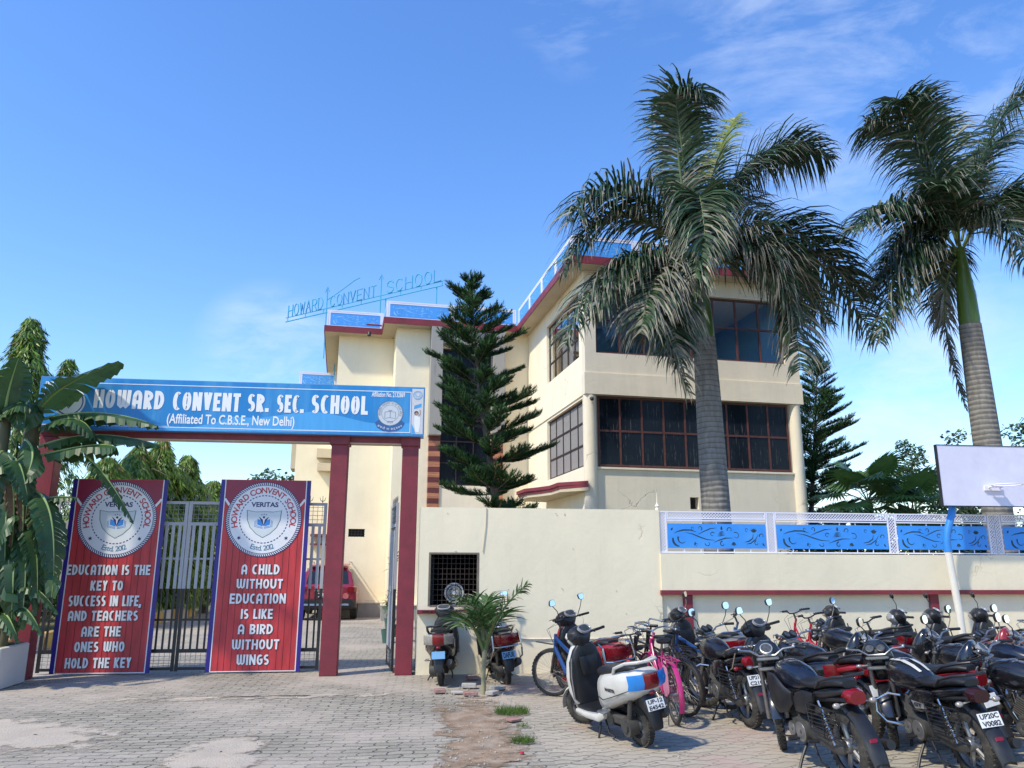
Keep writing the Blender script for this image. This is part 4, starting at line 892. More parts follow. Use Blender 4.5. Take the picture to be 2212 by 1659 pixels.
mb = MB(); mb.flat2d(disc2d(mc - .012, .365, .023, 20), q3(.0055)); mb.flat2d(stroke2d([(mc + .02, .32), (mc + .05, .37), (mc + .04, .43)], .016), q3(.0055)); mb.build('printed_face', mat('printed skin', (.42, .27, .2)), sb, org=o, smooth=0)
mb = MB(); mb.flat2d(poly2d([(mc - .045, .33), (mc + .04, .33), (mc + .05, .2), (mc + .03, .06), (mc - .02, .06), (mc - .05, .2)]), q3(.0042)); mb.build('printed_dress', M_LET, sb, org=o, smooth=0)

# gate leaves
GY = 13.25; gx0, gx1, gxm = -5.72, -1.5, -3.70
def gate_leaf(x0, x1, lab, y=GY, rot=0.0, zt=2.645):
    t = thing('gate_leaf', lab, 'gate', (x0, y, 0), rot, 'gate leaves'); W = x1 - x0
    zm, zm2, zk, zl, zbt = 2.26, 2.30, 1.27, .30, .045
    f = MB(); f.bb(0, .05, -.02, .02, zk, zt); f.bb(W - .05, W, -.02, .02, zk, zt); f.bb(.05, W - .05, -.02, .02, zt - .045, zt); f.bb(.05, W - .05, -.02, .02, zm, zm + .05)
    fo = f.build('upper_frame', M_GREYP, t)
    f = MB(); f.bb(.002, .048, -.018, .018, zbt - .02, zk - .002); f.bb(W - .048, W - .002, -.018, .018, zbt - .02, zk - .002); f.bb(.05, W - .05, -.018, .018, zl, zl + .055); f.bb(.05, W - .05, -.018, .018, zbt, zbt + .04); f.bb(.05, W - .05, -.016, .016, .78, .81)
    f.build('lower_frame', M_BLACK, t)
    n = int(W / .105); g = MB(); k_ = MB()
    for i in range(n):
        x = .05 + (W - .1) * (i + .5) / n
        g.bb(x - .024, x + .024, -.022, -.012, zk - .0, zm); k_.bb(x - .014, x + .014, -.012, .012, zl + .055, zk + .22)
    g.bb(.05, W - .05, .004, .016, 1.72, 1.75); g.build('upper_bars', M_GREYP, t); k_.build('lower_bars', M_BLACK, t)
    m = MB(); m2 = MB()
    nx = int(W / .075)
    for i in range(1, nx): x = W * i / nx; m.cyl((x, 0, zm + .05), (x, 0, zt - .045), .004, 5); m2.cyl((x, 0, zbt + .04), (x, 0, zl), .0035, 5)
    for z in (2.37, 2.44, 2.51, 2.57): m.cyl((.05, .005, z), (W - .05, .005, z), .004, 5)
    for z in (.14, .19, .25): m2.cyl((.05, .005, z), (W - .05, .005, z), .0035, 5)
    m.build('wire_mesh', mat('grey wire', (.25, .25, .25), rough=.5), t); m2.build('wire_mesh', mat('grey wire', (.25, .25, .25)), t)
    s = MB(); ns = max(2, int(W / .19))
    for i in range(ns):
        x = .08 + (W - .16) * i / (ns - 1); s.tube([(x, 0, zt), (x, 0, zt + .12)], [.007, .004], 5)
        for d in (-1, 1): s.tube([(x, 0, zt + .02), (x + d * .035, 0, zt + .045), (x + d * .05, 0, zt + .1)], [.006, .006, .002], 5)
    s.build('spikes', mat('spike grey', (.22, .21, .2), rough=.6, metal=.3), t)
    b = MB(); b.bb(W - .09, W + .0, -.04, -.021, 1.15, 1.19) if rot == 0 else b.bb(.3, .36, -.05, -.02, 1.25, 1.33); b.build('bolt', M_BLACK, t)
    return t
gate_leaf(gx0, gxm - .006, 'left grey and black barred gate leaf behind the banner about the key to success')
gate_leaf(gxm + .006, gx1, 'right grey and black barred gate leaf behind the banner about a child without education')
wk = gate_leaf(0, .98, 'narrow wicket gate leaf standing open edge-on at the guard room pillar', rot=R(97)); wk.location = (-.33, 12.93, 0)
mb = MB(); mb.bb(.1, .9, .021, .026, .35, 2.2); mb.build('sheet', M_GREYP, wk)
lk = thing('padlock', 'small steel padlock hanging on the open wicket gate leaf', 'padlock', (-.41, 13.1, 1.28))
mb = MB(); mb.bevbox((0, 0, -.03), (.025, .045, .05), .006); mb.build('body', mat('steel lock', (.5, .5, .5), metal=1, rough=.3), lk)
mb = MB(); mb.tube([(0, -.015, 0), (0, -.015, .03), (0, 0, .045), (0, .015, .03), (0, .015, 0)], .004, 6); mb.build('shackle', mat('steel lock', (.5, .5, .5)), lk)

# banners
M_BRED = mat('banner red boards', (.50, .042, .05), rough=.4, bump=.18, bscale=3.0, var=.28, vscale=2.0, stretch=(3, 1, .6), spec=.4)
M_BDRED = mat('banner crimson corner', (.26, .018, .055), rough=.4, var=.1)
M_BNAVY = mat('banner navy border', (.022, .012, .20), rough=.4, var=.06)
M_BWH = mat('banner white print', (.74, .74, .76), rough=.45, var=.03)
M_BLINE = mat('banner board joint', (.12, .012, .02), rough=.5)
M_BOUT = mat('banner letter shadow', (.10, .015, .02), rough=.5)
M_ERED = mat('emblem red print', (.45, .03, .05), rough=.45); M_ENAVY = mat('emblem navy print', (.018, .022, .12), rough=.45); M_EBLUE = mat('emblem blue print', (.03, .2, .58), rough=.45); M_ETEAL = mat('emblem teal print', (.07, .19, .30), rough=.45); M_ESH = mat('emblem shield fill', (.60, .64, .66), rough=.45, var=.04); M_EGREEN = mat('emblem shield edge', (.12, .24, .22), rough=.45)
def banner(pxs, lines, lab, seed):
    BY = 13.12; (tl, tr, br, bl) = [at(px, py, BY) for px, py in pxs]
    x0 = (tl.x + bl.x) / 2; x1 = (tr.x + br.x) / 2; z0 = .022; z1 = (tl.z + tr.z) / 2; W, H = x1 - x0, z1 - z0
    t = thing('banner', lab, 'banner', (x0, BY, z0), 0, 'banners tied to the gate')
    q = lambda y: (lambda x, z: Vector((x, -y, z)))
    def sheet(polys, y, m, name, parent=t):
        mb = MB(); mb.flat2d(polys, q(y)); return mb.build(name, m, parent, smooth=0)
    g = MB(); nx, nz = 6, 14
    vs = [tuple(q(0)(W * i / nx, H * j / nz)) for j in range(nz + 1) for i in range(nx + 1)]; g.add(vs, [(j * (nx + 1) + i, j * (nx + 1) + i + 1, (j + 1) * (nx + 1) + i + 1, (j + 1) * (nx + 1) + i) for j in range(nz) for i in range(nx)])
    g.build('sheet', M_BRED, t, smooth=180)
    F = MB(); F.bb(.02, W - .02, .012, .045, .02, H - .01); F.build('backing_frame', M_GREYP, t)
    strip = lambda a, b: [([(a, H * j / nz) for j in range(nz + 1)] + [(b, H * j / nz) for j in range(nz + 1)], [(j, j + nz + 1, j + nz + 2, j + 1) for j in range(nz)])]
    sheet(strip(0, .065) + strip(W - .065, W), .002, M_BNAVY, 'border')
    sheet(strip(.065, .08) + strip(W - .08, W - .065) + poly2d([(.08, 0), (W - .08, 0), (W - .08, .014), (.08, .014)]), .003, M_BWH, 'border_line')
    J = []; r = random.Random(seed); x = .08
    ey = H - .635; ex = W / 2; er = .60
    while x < W - .15:
        x += r.uniform(.085, .14); zt_ = H - .5
        J += strip2(x, .0035, .015, zt_, nz)
    sheet(J, .0025, M_BLINE, 'board_joint')
    sheet(poly2d([(.08, H - .01), (W - .08, H - .01), (W - .08, H - .30), (ex + .3, H - .75), (ex - .3, H - .75), (.08, H - .30)]), .003, M_BDRED, 'corner_field')
    sheet(stroke2d([(.08, H - .31), (ex - .25, H - .82)], .035) + stroke2d([(W - .08, H - .31), (ex + .25, H - .82)], .035), .0035, M_BWH, 'corner_line')
    e = sheet(disc2d(ex, ey, er, 64), .005, M_BWH, 'emblem')
    sheet(disc2d(ex, ey, er, 64, er * .985) + disc2d(ex, ey, er * .915, 64, er * .905) + dashes2d(ex, ey, er * .985, er * .915, 110, .5, .03) + dashes2d(ex, ey, er * .645, er * .62, 46, .6), .0065, M_ENAVY, 'rope_ring', e)
    sheet(arc_text('HOWARD CONVENT SCHOOL', ex, ey, er * .70, 197, -17, .132, .02), .0065, M_ERED, 'lettering', e)
    sheet(fit_text('VERITAS', ex - .215, ex + .215, ey + .195, ey + .275, .03), .0065, M_ENAVY, 'lettering', e)
    sheet(arc_text('Estd. 2012', ex, ey, er * .83, 248, 293, .115, .01, True), .0065, M_ETEAL, 'lettering', e)
    star = lambda cx, cy, r_: [([(cx + r_ * (1 if k % 2 == 0 else .45) * math.cos(R(90 + 30 * k)), cy + r_ * (1 if k % 2 == 0 else .45) * math.sin(R(90 + 30 * k))) for k in range(12)], [tuple(range(12))])]
    sheet(star(ex - .37, ey - .30, .036) + star(ex + .37, ey - .30, .036), .0065, M_ENAVY, 'star', e)
    sh = lambda k: [(ex + k * x_, ey - .06 + k * z_) for x_, z_ in ((-.30, .22), (-.15, .195), (0, .20), (.15, .195), (.30, .22), (.285, .05), (.23, -.08), (.12, -.19), (0, -.26), (-.12, -.19), (-.23, -.08), (-.285, .05))]
    sheet(poly2d(sh(.93)), .006, M_EGREEN, 'shield', e); sheet(poly2d(sh(.88)), .0075, M_ESH, 'shield_fill', e)
    bx, bz_ = ex, ey - .085
    bk = [[(-.015, -.03), (-.10, .0), (-.10, .09), (-.015, .055)], [(.015, -.03), (.10, .0), (.10, .09), (.015, .055)]]
    P = []
    for b in bk: P += poly2d([(bx + x_, bz_ + z_) for x_, z_ in b])
    for s_ in (-1, 1):
        for k in (1, 2): P += stroke2d([(bx + s_ * .012, bz_ - .03 - .016 * k), (bx + s_ * (.10 + .018 * k), bz_ - .0 - .016 * k), (bx + s_ * (.10 + .018 * k), bz_ + .08 - .01 * k)], .008)
    sheet(P, .009, M_EBLUE, 'book', e)
    sheet(stroke2d([(bx - .075, bz_ + .12), (bx - .03, bz_ + .07), (bx, bz_ - .02), (bx + .03, bz_ + .07), (bx + .075, bz_ + .12)], [.006, .03, .012, .03, .006]) + disc2d(bx, bz_ + .115, .018, 16) + star(bx - .035, bz_ + .155, .012) + star(bx, bz_ + .165, .012) + star(bx + .035, bz_ + .155, .012), .0105, M_ENAVY, 'figure', e)
    for s_, c0, wd, zc, hh in lines:
        a0 = at(c0 - wd / 2, zc, BY); a1 = at(c0 + wd / 2, zc, BY); zz = at(c0, zc, BY).z - z0; h2 = .5 * hh
        xa, xb = a0.x - x0, a1.x - x0
        for wt_, dx, m_, nm, yy in ((.27, .008, M_BOUT, 'letter_shadow', .004), (.19, 0, M_BWH, 'lettering', .007)):
            mb = MB(); layered(mb, heavy(s_, xa + dx, xb + dx, zz - h2 - dx * .8, zz + h2 - dx * .8, wt_, True), q, yy); mb.build(nm, m_, t, smooth=0)
    return t
def strip2(x, wd, z0, z1, nz): return [([(x - wd, z0 + (z1 - z0) * j / nz) for j in range(nz + 1)] + [(x + wd, z0 + (z1 - z0) * j / nz) for j in range(nz + 1)], [(j, j + nz + 1, j + nz + 2, j + 1) for j in range(nz)])]
banner([(158, 1034), (367, 1037), (320, 1456), (107, 1458)],
       [('EDUCATION IS THE', 235, 181, 1231, .155), ('KEY TO', 231, 70, 1265, .15), ('SUCCESS IN LIFE,', 227, 157, 1298, .16), ('AND TEACHERS', 223, 151, 1330, .15), ('ARE THE', 219, 85, 1364, .15), ('ONES WHO', 215, 108, 1397, .15), ('HOLD THE KEY', 212, 143, 1432, .15)],
       'red banner reading EDUCATION IS THE KEY TO SUCCESS IN LIFE on the left gate leaf', 3)
banner([(481, 1036), (677, 1038), (643, 1450), (440, 1452)],
       [('A CHILD', 563, 82, 1230, .155), ('WITHOUT', 561, 100, 1261, .15), ('EDUCATION', 557, 121, 1293, .155), ('IS LIKE', 555, 69, 1326, .15), ('A BIRD', 552, 75, 1359, .15), ('WITHOUT', 552, 102, 1392, .15), ('WINGS', 546, 70, 1425, .155)],
       'red banner reading A CHILD WITHOUT EDUCATION IS LIKE A BIRD on the right gate leaf', 4)

# whitewashed planter wall at the left edge
pw = thing('planter_wall', 'low whitewashed planter wall in front of the banana plants', 'planter', (-6.5, 11.7, 0))
mb = MB(); mb.bevbox((.45, .35, .275), (1.1, .8, .55), .015); mb.build('wall', plaster('whitewash', (.62, .60, .55), amt=.2), pw)
mb = MB(); mb.bb(-.05, .95, .0, .7, .548, .556); mb.build('soil', M_SOIL, pw)
# kerbs along the drive behind the gate
kg = 'painted kerb stones along the drive'
for k in range(16):
    y = 15.0 + k * .75; m = mat('kerb yellow', (.50, .33, .10), rough=.7, var=.15) if k % 2 else mat('kerb white', (.6, .58, .54), rough=.7, var=.1)
    mb = MB(); mb.bevbox((0, 0, .15), (.14, .72, .34), .02); ob = mb.build('kerb_stone', m); ob.location = (-7.3 + .02 * k, y, 0); tag(ob, 'yellow painted kerb stone along the drive behind the gate' if k % 2 else 'white painted kerb stone along the drive behind the gate', 'kerb', kg)
# ================================================================== VEGETATION
def leafmat(name, col, var=0.35, rough=0.5, transl=0.25, vscale=3.0, spec=0.35): return mat(name, col, rough=rough, var=var, vscale=vscale, transl=transl, spec=spec)
M_FROND = leafmat('royal palm leaf', (0.042, 0.082, 0.038), rough=0.42, transl=0.22, spec=0.5)
M_FRONDY = leafmat('young yellow palm leaf', (0.20, 0.24, 0.04))
M_FRONDD = leafmat('drying palm leaf', (0.20, 0.185, 0.14), transl=.1)
M_RACH = mat('palm leaf stem', (0.10, 0.14, 0.05), rough=.5)
M_SHAFT = mat('green crownshaft', (0.085, 0.145, 0.022), rough=0.42, var=.3, vscale=4, stretch=(3, 3, .4))
def trunk_mat():
    m = mat('ringed palm trunk', (0.22, 0.20, 0.175), rough=.9, var=.25, vscale=2.5, stretch=(3, 3, .8), dirt=(.10, .09, .075), dirt_amt=.6, dscale=4)
    nt = m.node_tree; p = [n for n in nt.nodes if n.type == 'BSDF_PRINCIPLED'][0]; base = p.inputs['Base Color'].links[0].from_socket
    tcn = N(nt, 'ShaderNodeTexCoord'); wv = N(nt, 'ShaderNodeTexWave', bands_direction='Z', i_Scale=3.0, i_Distortion=3.2, i_Detail=4.0, i_Detail_Scale=0.8); nt.links.new(tcn.outputs['Object'], wv.inputs['Vector'])
    f = ramp(nt, wv.outputs['Fac'], [(0.0, 0.65), (0.16, 0.0)])
    nt.links.new(mixc(nt, f, base, (.07, .06, .05)), p.inputs['Base Color'])
    bn = N(nt, 'ShaderNodeBump', i_Strength=.6, i_Distance=.02); nt.links.new(wv.outputs['Fac'], bn.inputs['Height']); nt.links.new(bn.outputs[0], p.inputs['Normal'])
    return m
M_PTRUNK = trunk_mat()
def bez(p0, p1, p2, t): return p0 * (1 - t) ** 2 + p1 * (2 * t * (1 - t)) + p2 * t * t
def frond(p0, p1, p2, r, nl=85, ll=0.75, mats=None, wl=0.040, dry=0.12, name='frond', parent=None, org=None, droop=1.0, base=0.10):
    if nl > 50: nl = int(nl * 1.55); ll *= 1.12; droop *= 2.1; wl *= .92
    # p0 base, p1 control, p2 tip of the leaf stem; leaflets stand out all round it and hang with their weight
    mb = MB(); n = 18
    pts = [bez(p0, p1, p2, i / n) for i in range(n + 1)]
    mb.cur = 1; mb.tube(pts, [.030 * (1 - .86 * i / n) for i in range(n + 1)], 6)
    down = Vector((0, 0, -1))
    for i in range(nl):
        t = base + (1 - base) * (i + r.random()) / nl; p = bez(p0, p1, p2, t); tan = (bez(p0, p1, p2, min(1, t + .02)) - bez(p0, p1, p2, t - .02)).normalized()
        sd = tan.cross(down)
        if sd.length < .05: sd = tan.orthogonal()
        sd.normalize(); nrm = sd.cross(tan)
        if nrm.z < 0: nrm = -nrm
        L = ll * (0.45 + 1.15 * math.sin(math.pi * min(1, .12 + .80 * t))) * r.uniform(.8, 1.1) * (.62 if t > .93 else 1)
        for s in (-1, 1):
            a = r.uniform(-.35, .7)
            d = (sd * s * math.cos(a) + nrm * math.sin(a) + tan * r.uniform(.45, .85)).normalized()
            q = p.copy(); seg = 4; wv = d.cross(nrm).normalized() if abs(d.dot(nrm)) < .95 else sd
            tw = r.uniform(-.5, .5); wv = (wv * math.cos(tw) + nrm * math.sin(tw)).normalized()
            vs = []; dd = d.copy()
            for k in range(seg + 1):
                f = k / seg; ww = wl * (.55 + .6 * math.sin(math.pi * min(1, f * .9 + .12))) * (1 - f ** 3) * .5 + .001
                vs += [tuple(q - wv * ww), tuple(q + wv * ww)]
                q = q + dd * (L / seg); dd = (dd + down * droop * r.uniform(.22, .42) * (.5 + f)).normalized()
            m0 = 2 if r.random() < dry else 0
            for k in range(seg):
                mb.cur = 2 if (m0 == 2 or (k == seg - 1 and r.random() < .35 + dry)) else 0
                mb.add([vs[2 * k], vs[2 * k + 1], vs[2 * k + 3], vs[2 * k + 2]], [(0, 1, 2, 3)])
    return mb.build(name, mats or [M_FROND, M_RACH, M_FRONDD], parent, smooth=0, org=org)
def royal_palm(label, base, top, crown, rad, fr, seed, Y):
    r = random.Random(seed); t = thing('royal_palm', label, 'palm tree', base, 0, 'royal palms behind the wall'); o = Vector(base)
    b, s, c = Vector(base), Vector(top), Vector(crown); n = 22; pts = []; rs = []
    for i in range(n + 1):
        f = i / n; p = b.lerp(s, f); pts.append(p + Vector(((s.x - b.x) * -.0, 0, 0))); rs.append(rad[0] * (1 - f) + rad[1] * f + .03 * math.sin(math.pi * f * .8))
    mb = MB(); mb.tube(pts, rs, 24); mb.build('trunk', M_PTRUNK, t, org=o)
    mb = MB(); mb.tube([s, s.lerp(c, .06), s.lerp(c, .35), s.lerp(c, .75), c], [rad[1] * 1.0, rad[1] * 1.04, rad[1] * .95, rad[1] * .62, rad[1] * .4], 20); mb.build('crownshaft', M_SHAFT, t, org=o)
    for f in fr:
        pxs = f[0]; d = f[1]; p = [at(x, y, Y + dd) for (x, y), dd in zip(pxs, d)]; kw = f[2] if len(f) > 2 else {}
        # middle point is on the curve: turn it into a control point
        p1 = p[1] * 2 - (p[0] + p[2]) * .5
        frond(p[0], p1, p[2], r, parent=t, org=o, **kw)
    # new spear leaf
    mb = MB(); mb.tube([c, c.lerp(c + Vector((-.05, .1, 1.2)), .5), c + Vector((-.05, .1, 1.3))], [.04, .025, .004], 6); mb.build('spear_leaf', M_SHAFT, t, org=o)
    return t
P1Y = 14.6
c1 = (1507, 575)
royal_palm('tall royal palm with drooping fronds in front of the dark windows', at(1545, 1108, P1Y) * 1 - Vector((0, 0, at(1545, 1108, P1Y).z)) + Vector((.06, 0, 0)), at(1521, 731, P1Y), at(1507, 560, P1Y), (.285, .205), [
    [[(1500, 560), (1474, 330), (1458, 205)], (0, -.2, -.6), dict(ll=.62)],
    [[(1503, 560), (1462, 250), (1530, 215)], (0, -.3, -1.0), dict(ll=.72)],
    [[(1505, 540), (1545, 360), (1590, 255)], (0, .3, .7), dict(mats=[M_FRONDY, M_RACH, M_FROND], ll=.5)],
    [[(1512, 545), (1640, 340), (1795, 345)], (0, -.2, -.5), dict(ll=.8, nl=100)],
    [[(1510, 550), (1620, 365), (1740, 330)], (0, .4, .8), dict(ll=.75)],
    [[(1500, 545), (1345, 415), (1225, 480)], (0, -.3, -.7), dict(ll=.8, nl=100)],
    [[(1500, 555), (1335, 470), (1215, 590)], (0, -.1, -.3), dict(ll=.75)],
    [[(1500, 575), (1385, 555), (1275, 690)], (0, -.6, -1.0), dict(ll=.7)],
    [[(1500, 580), (1425, 590), (1385, 720)], (0, -.9, -1.4), dict(ll=.75, dry=.5, mats=[M_FROND, M_RACH, M_FRONDD])],
    [[(1502, 580), (1452, 610), (1470, 790)], (0, -.7, -1.2), dict(ll=.7, dry=.55)],
    [[(1506, 560), (1510, 425), (1528, 560)], (0, -1.0, -1.6), dict(ll=.72, nl=95)],
    [[(1508, 570), (1512, 470), (1500, 640)], (0, -1.1, -1.5), dict(ll=.6, dry=.3)],
    [[(1515, 565), (1690, 490), (1870, 640)], (0, .1, .3), dict(ll=.85, nl=105)],
    [[(1513, 575), (1630, 530), (1725, 720)], (0, -.9, -1.4), dict(ll=.8, dry=.5, nl=105)],
    [[(1513, 575), (1660, 540), (1790, 700)], (0, -.5, -.8), dict(ll=.8, dry=.3)],
    [[(1514, 570), (1650, 545), (1740, 690)], (0, .5, .9), dict(ll=.75)],
    [[(1500, 590), (1425, 640), (1488, 850)], (0, -.8, -1.2), dict(ll=.7, dry=.5)],
    [[(1514, 585), (1665, 585), (1728, 800)], (0, -.7, -1.1), dict(ll=.8, dry=.45)],
    [[(1500, 570), (1330, 580), (1222, 745)], (0, -.5, -.9), dict(ll=.65, dry=.2)],
    [[(1514, 570), (1720, 540), (1890, 735)], (0, .3, .6), dict(ll=.8)],
    [[(1507, 550), (1495, 420), (1420, 400)], (0, .8, 1.8), dict(ll=.7)],
    [[(1507, 550), (1560, 440), (1650, 470)], (0, .9, 2.0), dict(ll=.7)]], 11, P1Y)
royal_palm('royal palm at the right with a bright green crownshaft leaning above the backboard', at(2155, 1120, P1Y) - Vector((0, 0, at(2155, 1120, P1Y).z)) + Vector((.05, 0, 0)), at(2095, 702, P1Y), at(2074, 535, P1Y), (.29, .20), [
    [[(2068, 530), (1990, 290), (1945, 215)], (0, -.3, -.9), dict(ll=.75, nl=95)],
    [[(2068, 525), (1960, 310), (1870, 275)], (0, .1, .2), dict(ll=.75)],
    [[(2072, 525), (2040, 330), (2000, 230)], (0, .4, .8), dict(ll=.7)],
    [[(2078, 520), (2140, 300), (2225, 190)], (0, -.2, -.5), dict(ll=.75, nl=95)],
    [[(2078, 520), (2120, 360), (2190, 290)], (0, .5, 1.0), dict(ll=.7)],
    [[(2066, 540), (1960, 450), (1835, 500)], (0, -.3, -.8), dict(ll=.75, nl=100)],
    [[(2066, 540), (1975, 500), (1880, 640)], (0, .2, .4), dict(ll=.85, nl=100)],
    [[(2066, 545), (1990, 540), (1930, 690)], (0, .5, .9), dict(ll=.8)],
    [[(2066, 550), (1960, 560), (1900, 740)], (0, -.1, -.2), dict(ll=.8, dry=.2)],
    [[(2070, 545), (2040, 570), (2020, 700)], (0, .8, 1.2), dict(ll=.6)],
    [[(2082, 530), (2160, 430), (2260, 470)], (0, -.3, -.7), dict(ll=.75)],
    [[(2082, 535), (2150, 470), (2225, 590)], (0, -.8, -1.3), dict(ll=.75, dry=.3)],
    [[(2082, 530), (2190, 420), (2300, 440)], (0, .3, .6), dict(ll=.75)],
    [[(2072, 530), (2060, 420), (2030, 400)], (0, -.9, -1.4), dict(ll=.7)],
    [[(2066, 560), (2040, 680), (2085, 880)], (0, .35, .25), dict(ll=.34, dry=1.0, mats=[M_FRONDD, M_RACH, M_FRONDD], base=.3)]], 12, P1Y)

# ------------------------------------------------------------------ Norfolk pines
M_PINE = leafmat('norfolk pine needles', (0.022, 0.058, 0.020), var=.4, transl=.08, rough=.6, spec=.2)
M_PINEL = leafmat('norfolk pine young needles', (0.045, 0.105, 0.028), var=.3, transl=.12, rough=.6, spec=.2)
M_BARK = mat('grey brown bark', (.13, .10, .075), rough=.95, var=.35, vscale=9, bump=.6, bscale=25)
def norfolk(label, pts, Y, widths, levels, seed, lean=0, nb=6, dens=1.0):
    # pts: trunk points in the photo; widths: crown half width (m) at fraction of height
    r = random.Random(seed); P = [at(x, y, Y) for x, y in pts]; b = P[0].copy(); b.z = 0
    t = thing('norfolk_pine', label, 'pine tree', b); o = b; P = [b] + P
    top = P[-1]; mb = MB(); Ht = top.z
    def tr(z):
        for i in range(len(P) - 1):
            if P[i].z <= z <= P[i + 1].z: return P[i].lerp(P[i + 1], (z - P[i].z) / max(1e-6, P[i + 1].z - P[i].z))
        return top
    mb.tube([tr(Ht * i / 16) for i in range(17)], [max(.012, .13 * (1 - i / 16.5)) for i in range(17)], 10); mb.build('trunk', M_BARK, t, org=o)
    br = MB(); ls = MB()
    def tuft(p, d, L, young):
        # a rope of upward curved needles round a twig
        ls.cur = 1 if young else 0; seg = max(4, int(L / .032 * dens)); x = d.orthogonal().normalized(); y = d.cross(x)
        for i in range(seg):
            f = i / seg; q = p + d * (L * f) + Vector((0, 0, .10 * L * f * f))
            for k in range(3):
                a = r.uniform(0, 6.28); e = (x * math.cos(a) + y * math.sin(a)); l = .095 * (1.1 - .5 * f) * r.uniform(.7, 1.2); tip = q + e * l * .75 + d * l * .8 + Vector((0, 0, l * .45)); wv = e.cross(d).normalized() * .010
                ls.add([tuple(q - wv), tuple(q + wv), tuple(tip)], [(0, 1, 2)])
    z0 = levels[0]; nlev = levels[1]
    for lv in range(nlev):
        f = lv / (nlev - 1); z = z0 + (Ht * .985 - z0) * (f ** .92) + r.uniform(-.06, .06); a0 = r.uniform(0, 6.28); 
        k = f * (len(widths) - 1); i = min(int(k), len(widths) - 2); W = widths[i] + (widths[i + 1] - widths[i]) * (k - i)
        for j in range(nb):
            
            if r.random() < .13: continue
            a = a0 + 2 * math.pi * j / nb + r.uniform(-.3, .3); L = W * r.uniform(.62, 1.15); h = Vector((math.cos(a), math.sin(a), 0)); rise = .05 + .55 * f
            c = tr(min(Ht * .985, z + r.uniform(-.14, .14))); rise += r.uniform(-.14, .10); p0 = c; p1 = c + h * L * .55 + Vector((0, 0, L * (rise - .12))); p2 = c + h * L + Vector((0, 0, L * (rise * 1.0 + .10)))
            br.tube([bez(p0, p1, p2, q / 6) for q in range(7)], [.022 * (1 - .12 * q) * (1 - .5 * f) for q in range(7)], 5)
            nt_ = max(4, int(L / .07)); sd = Vector((-h.y, h.x, 0))
            for q in range(nt_):
                u = .22 + .78 * q / nt_; p = bez(p0, p1, p2, u); tg = (bez(p0, p1, p2, min(1, u + .05)) - bez(p0, p1, p2, u - .05)).normalized()
                for s in (-1, 1):
                    d = (tg * r.uniform(.75, 1.0) + sd * s * r.uniform(.45, .9) + Vector((0, 0, r.uniform(-.05, .35)))).normalized()
                    tuft(p, d, (.20 + .25 * math.sin(math.pi * min(1, u))) * r.uniform(.7, 1.1) * (1 - .35 * f), r.random() < .30)
            tuft(p2 - h * .03, (h + Vector((0, 0, .55))).normalized(), .2, True)
    tuft(top - Vector((0, 0, .1)), Vector((0, 0, 1)), .3, True)
    br.build('branches', M_BARK, t, org=o); ls.build('foliage', [M_PINE, M_PINEL], t, smooth=0, org=o)
    return t
norfolk('full norfolk pine in front of the stair bay, leaning slightly', [(1072, 1095), (1060, 1000), (1035, 850), (1017, 605)], 16.5, [.75, 1.3, 1.2, 1.1, 1.02, .9, .76, .5, .14], (2.75, 17), 21, nb=7, dens=1.3)
norfolk('dark norfolk pine at the right corner of the school building', [(1752, 1105), (1757, 1000), (1762, 900), (1765, 775)], 24.5, [1.6, 1.7, 1.7, 1.6, 1.5, 1.25, .95, .6, .15], (1.6, 22), 22, nb=8, dens=1.0)
cell = MB()
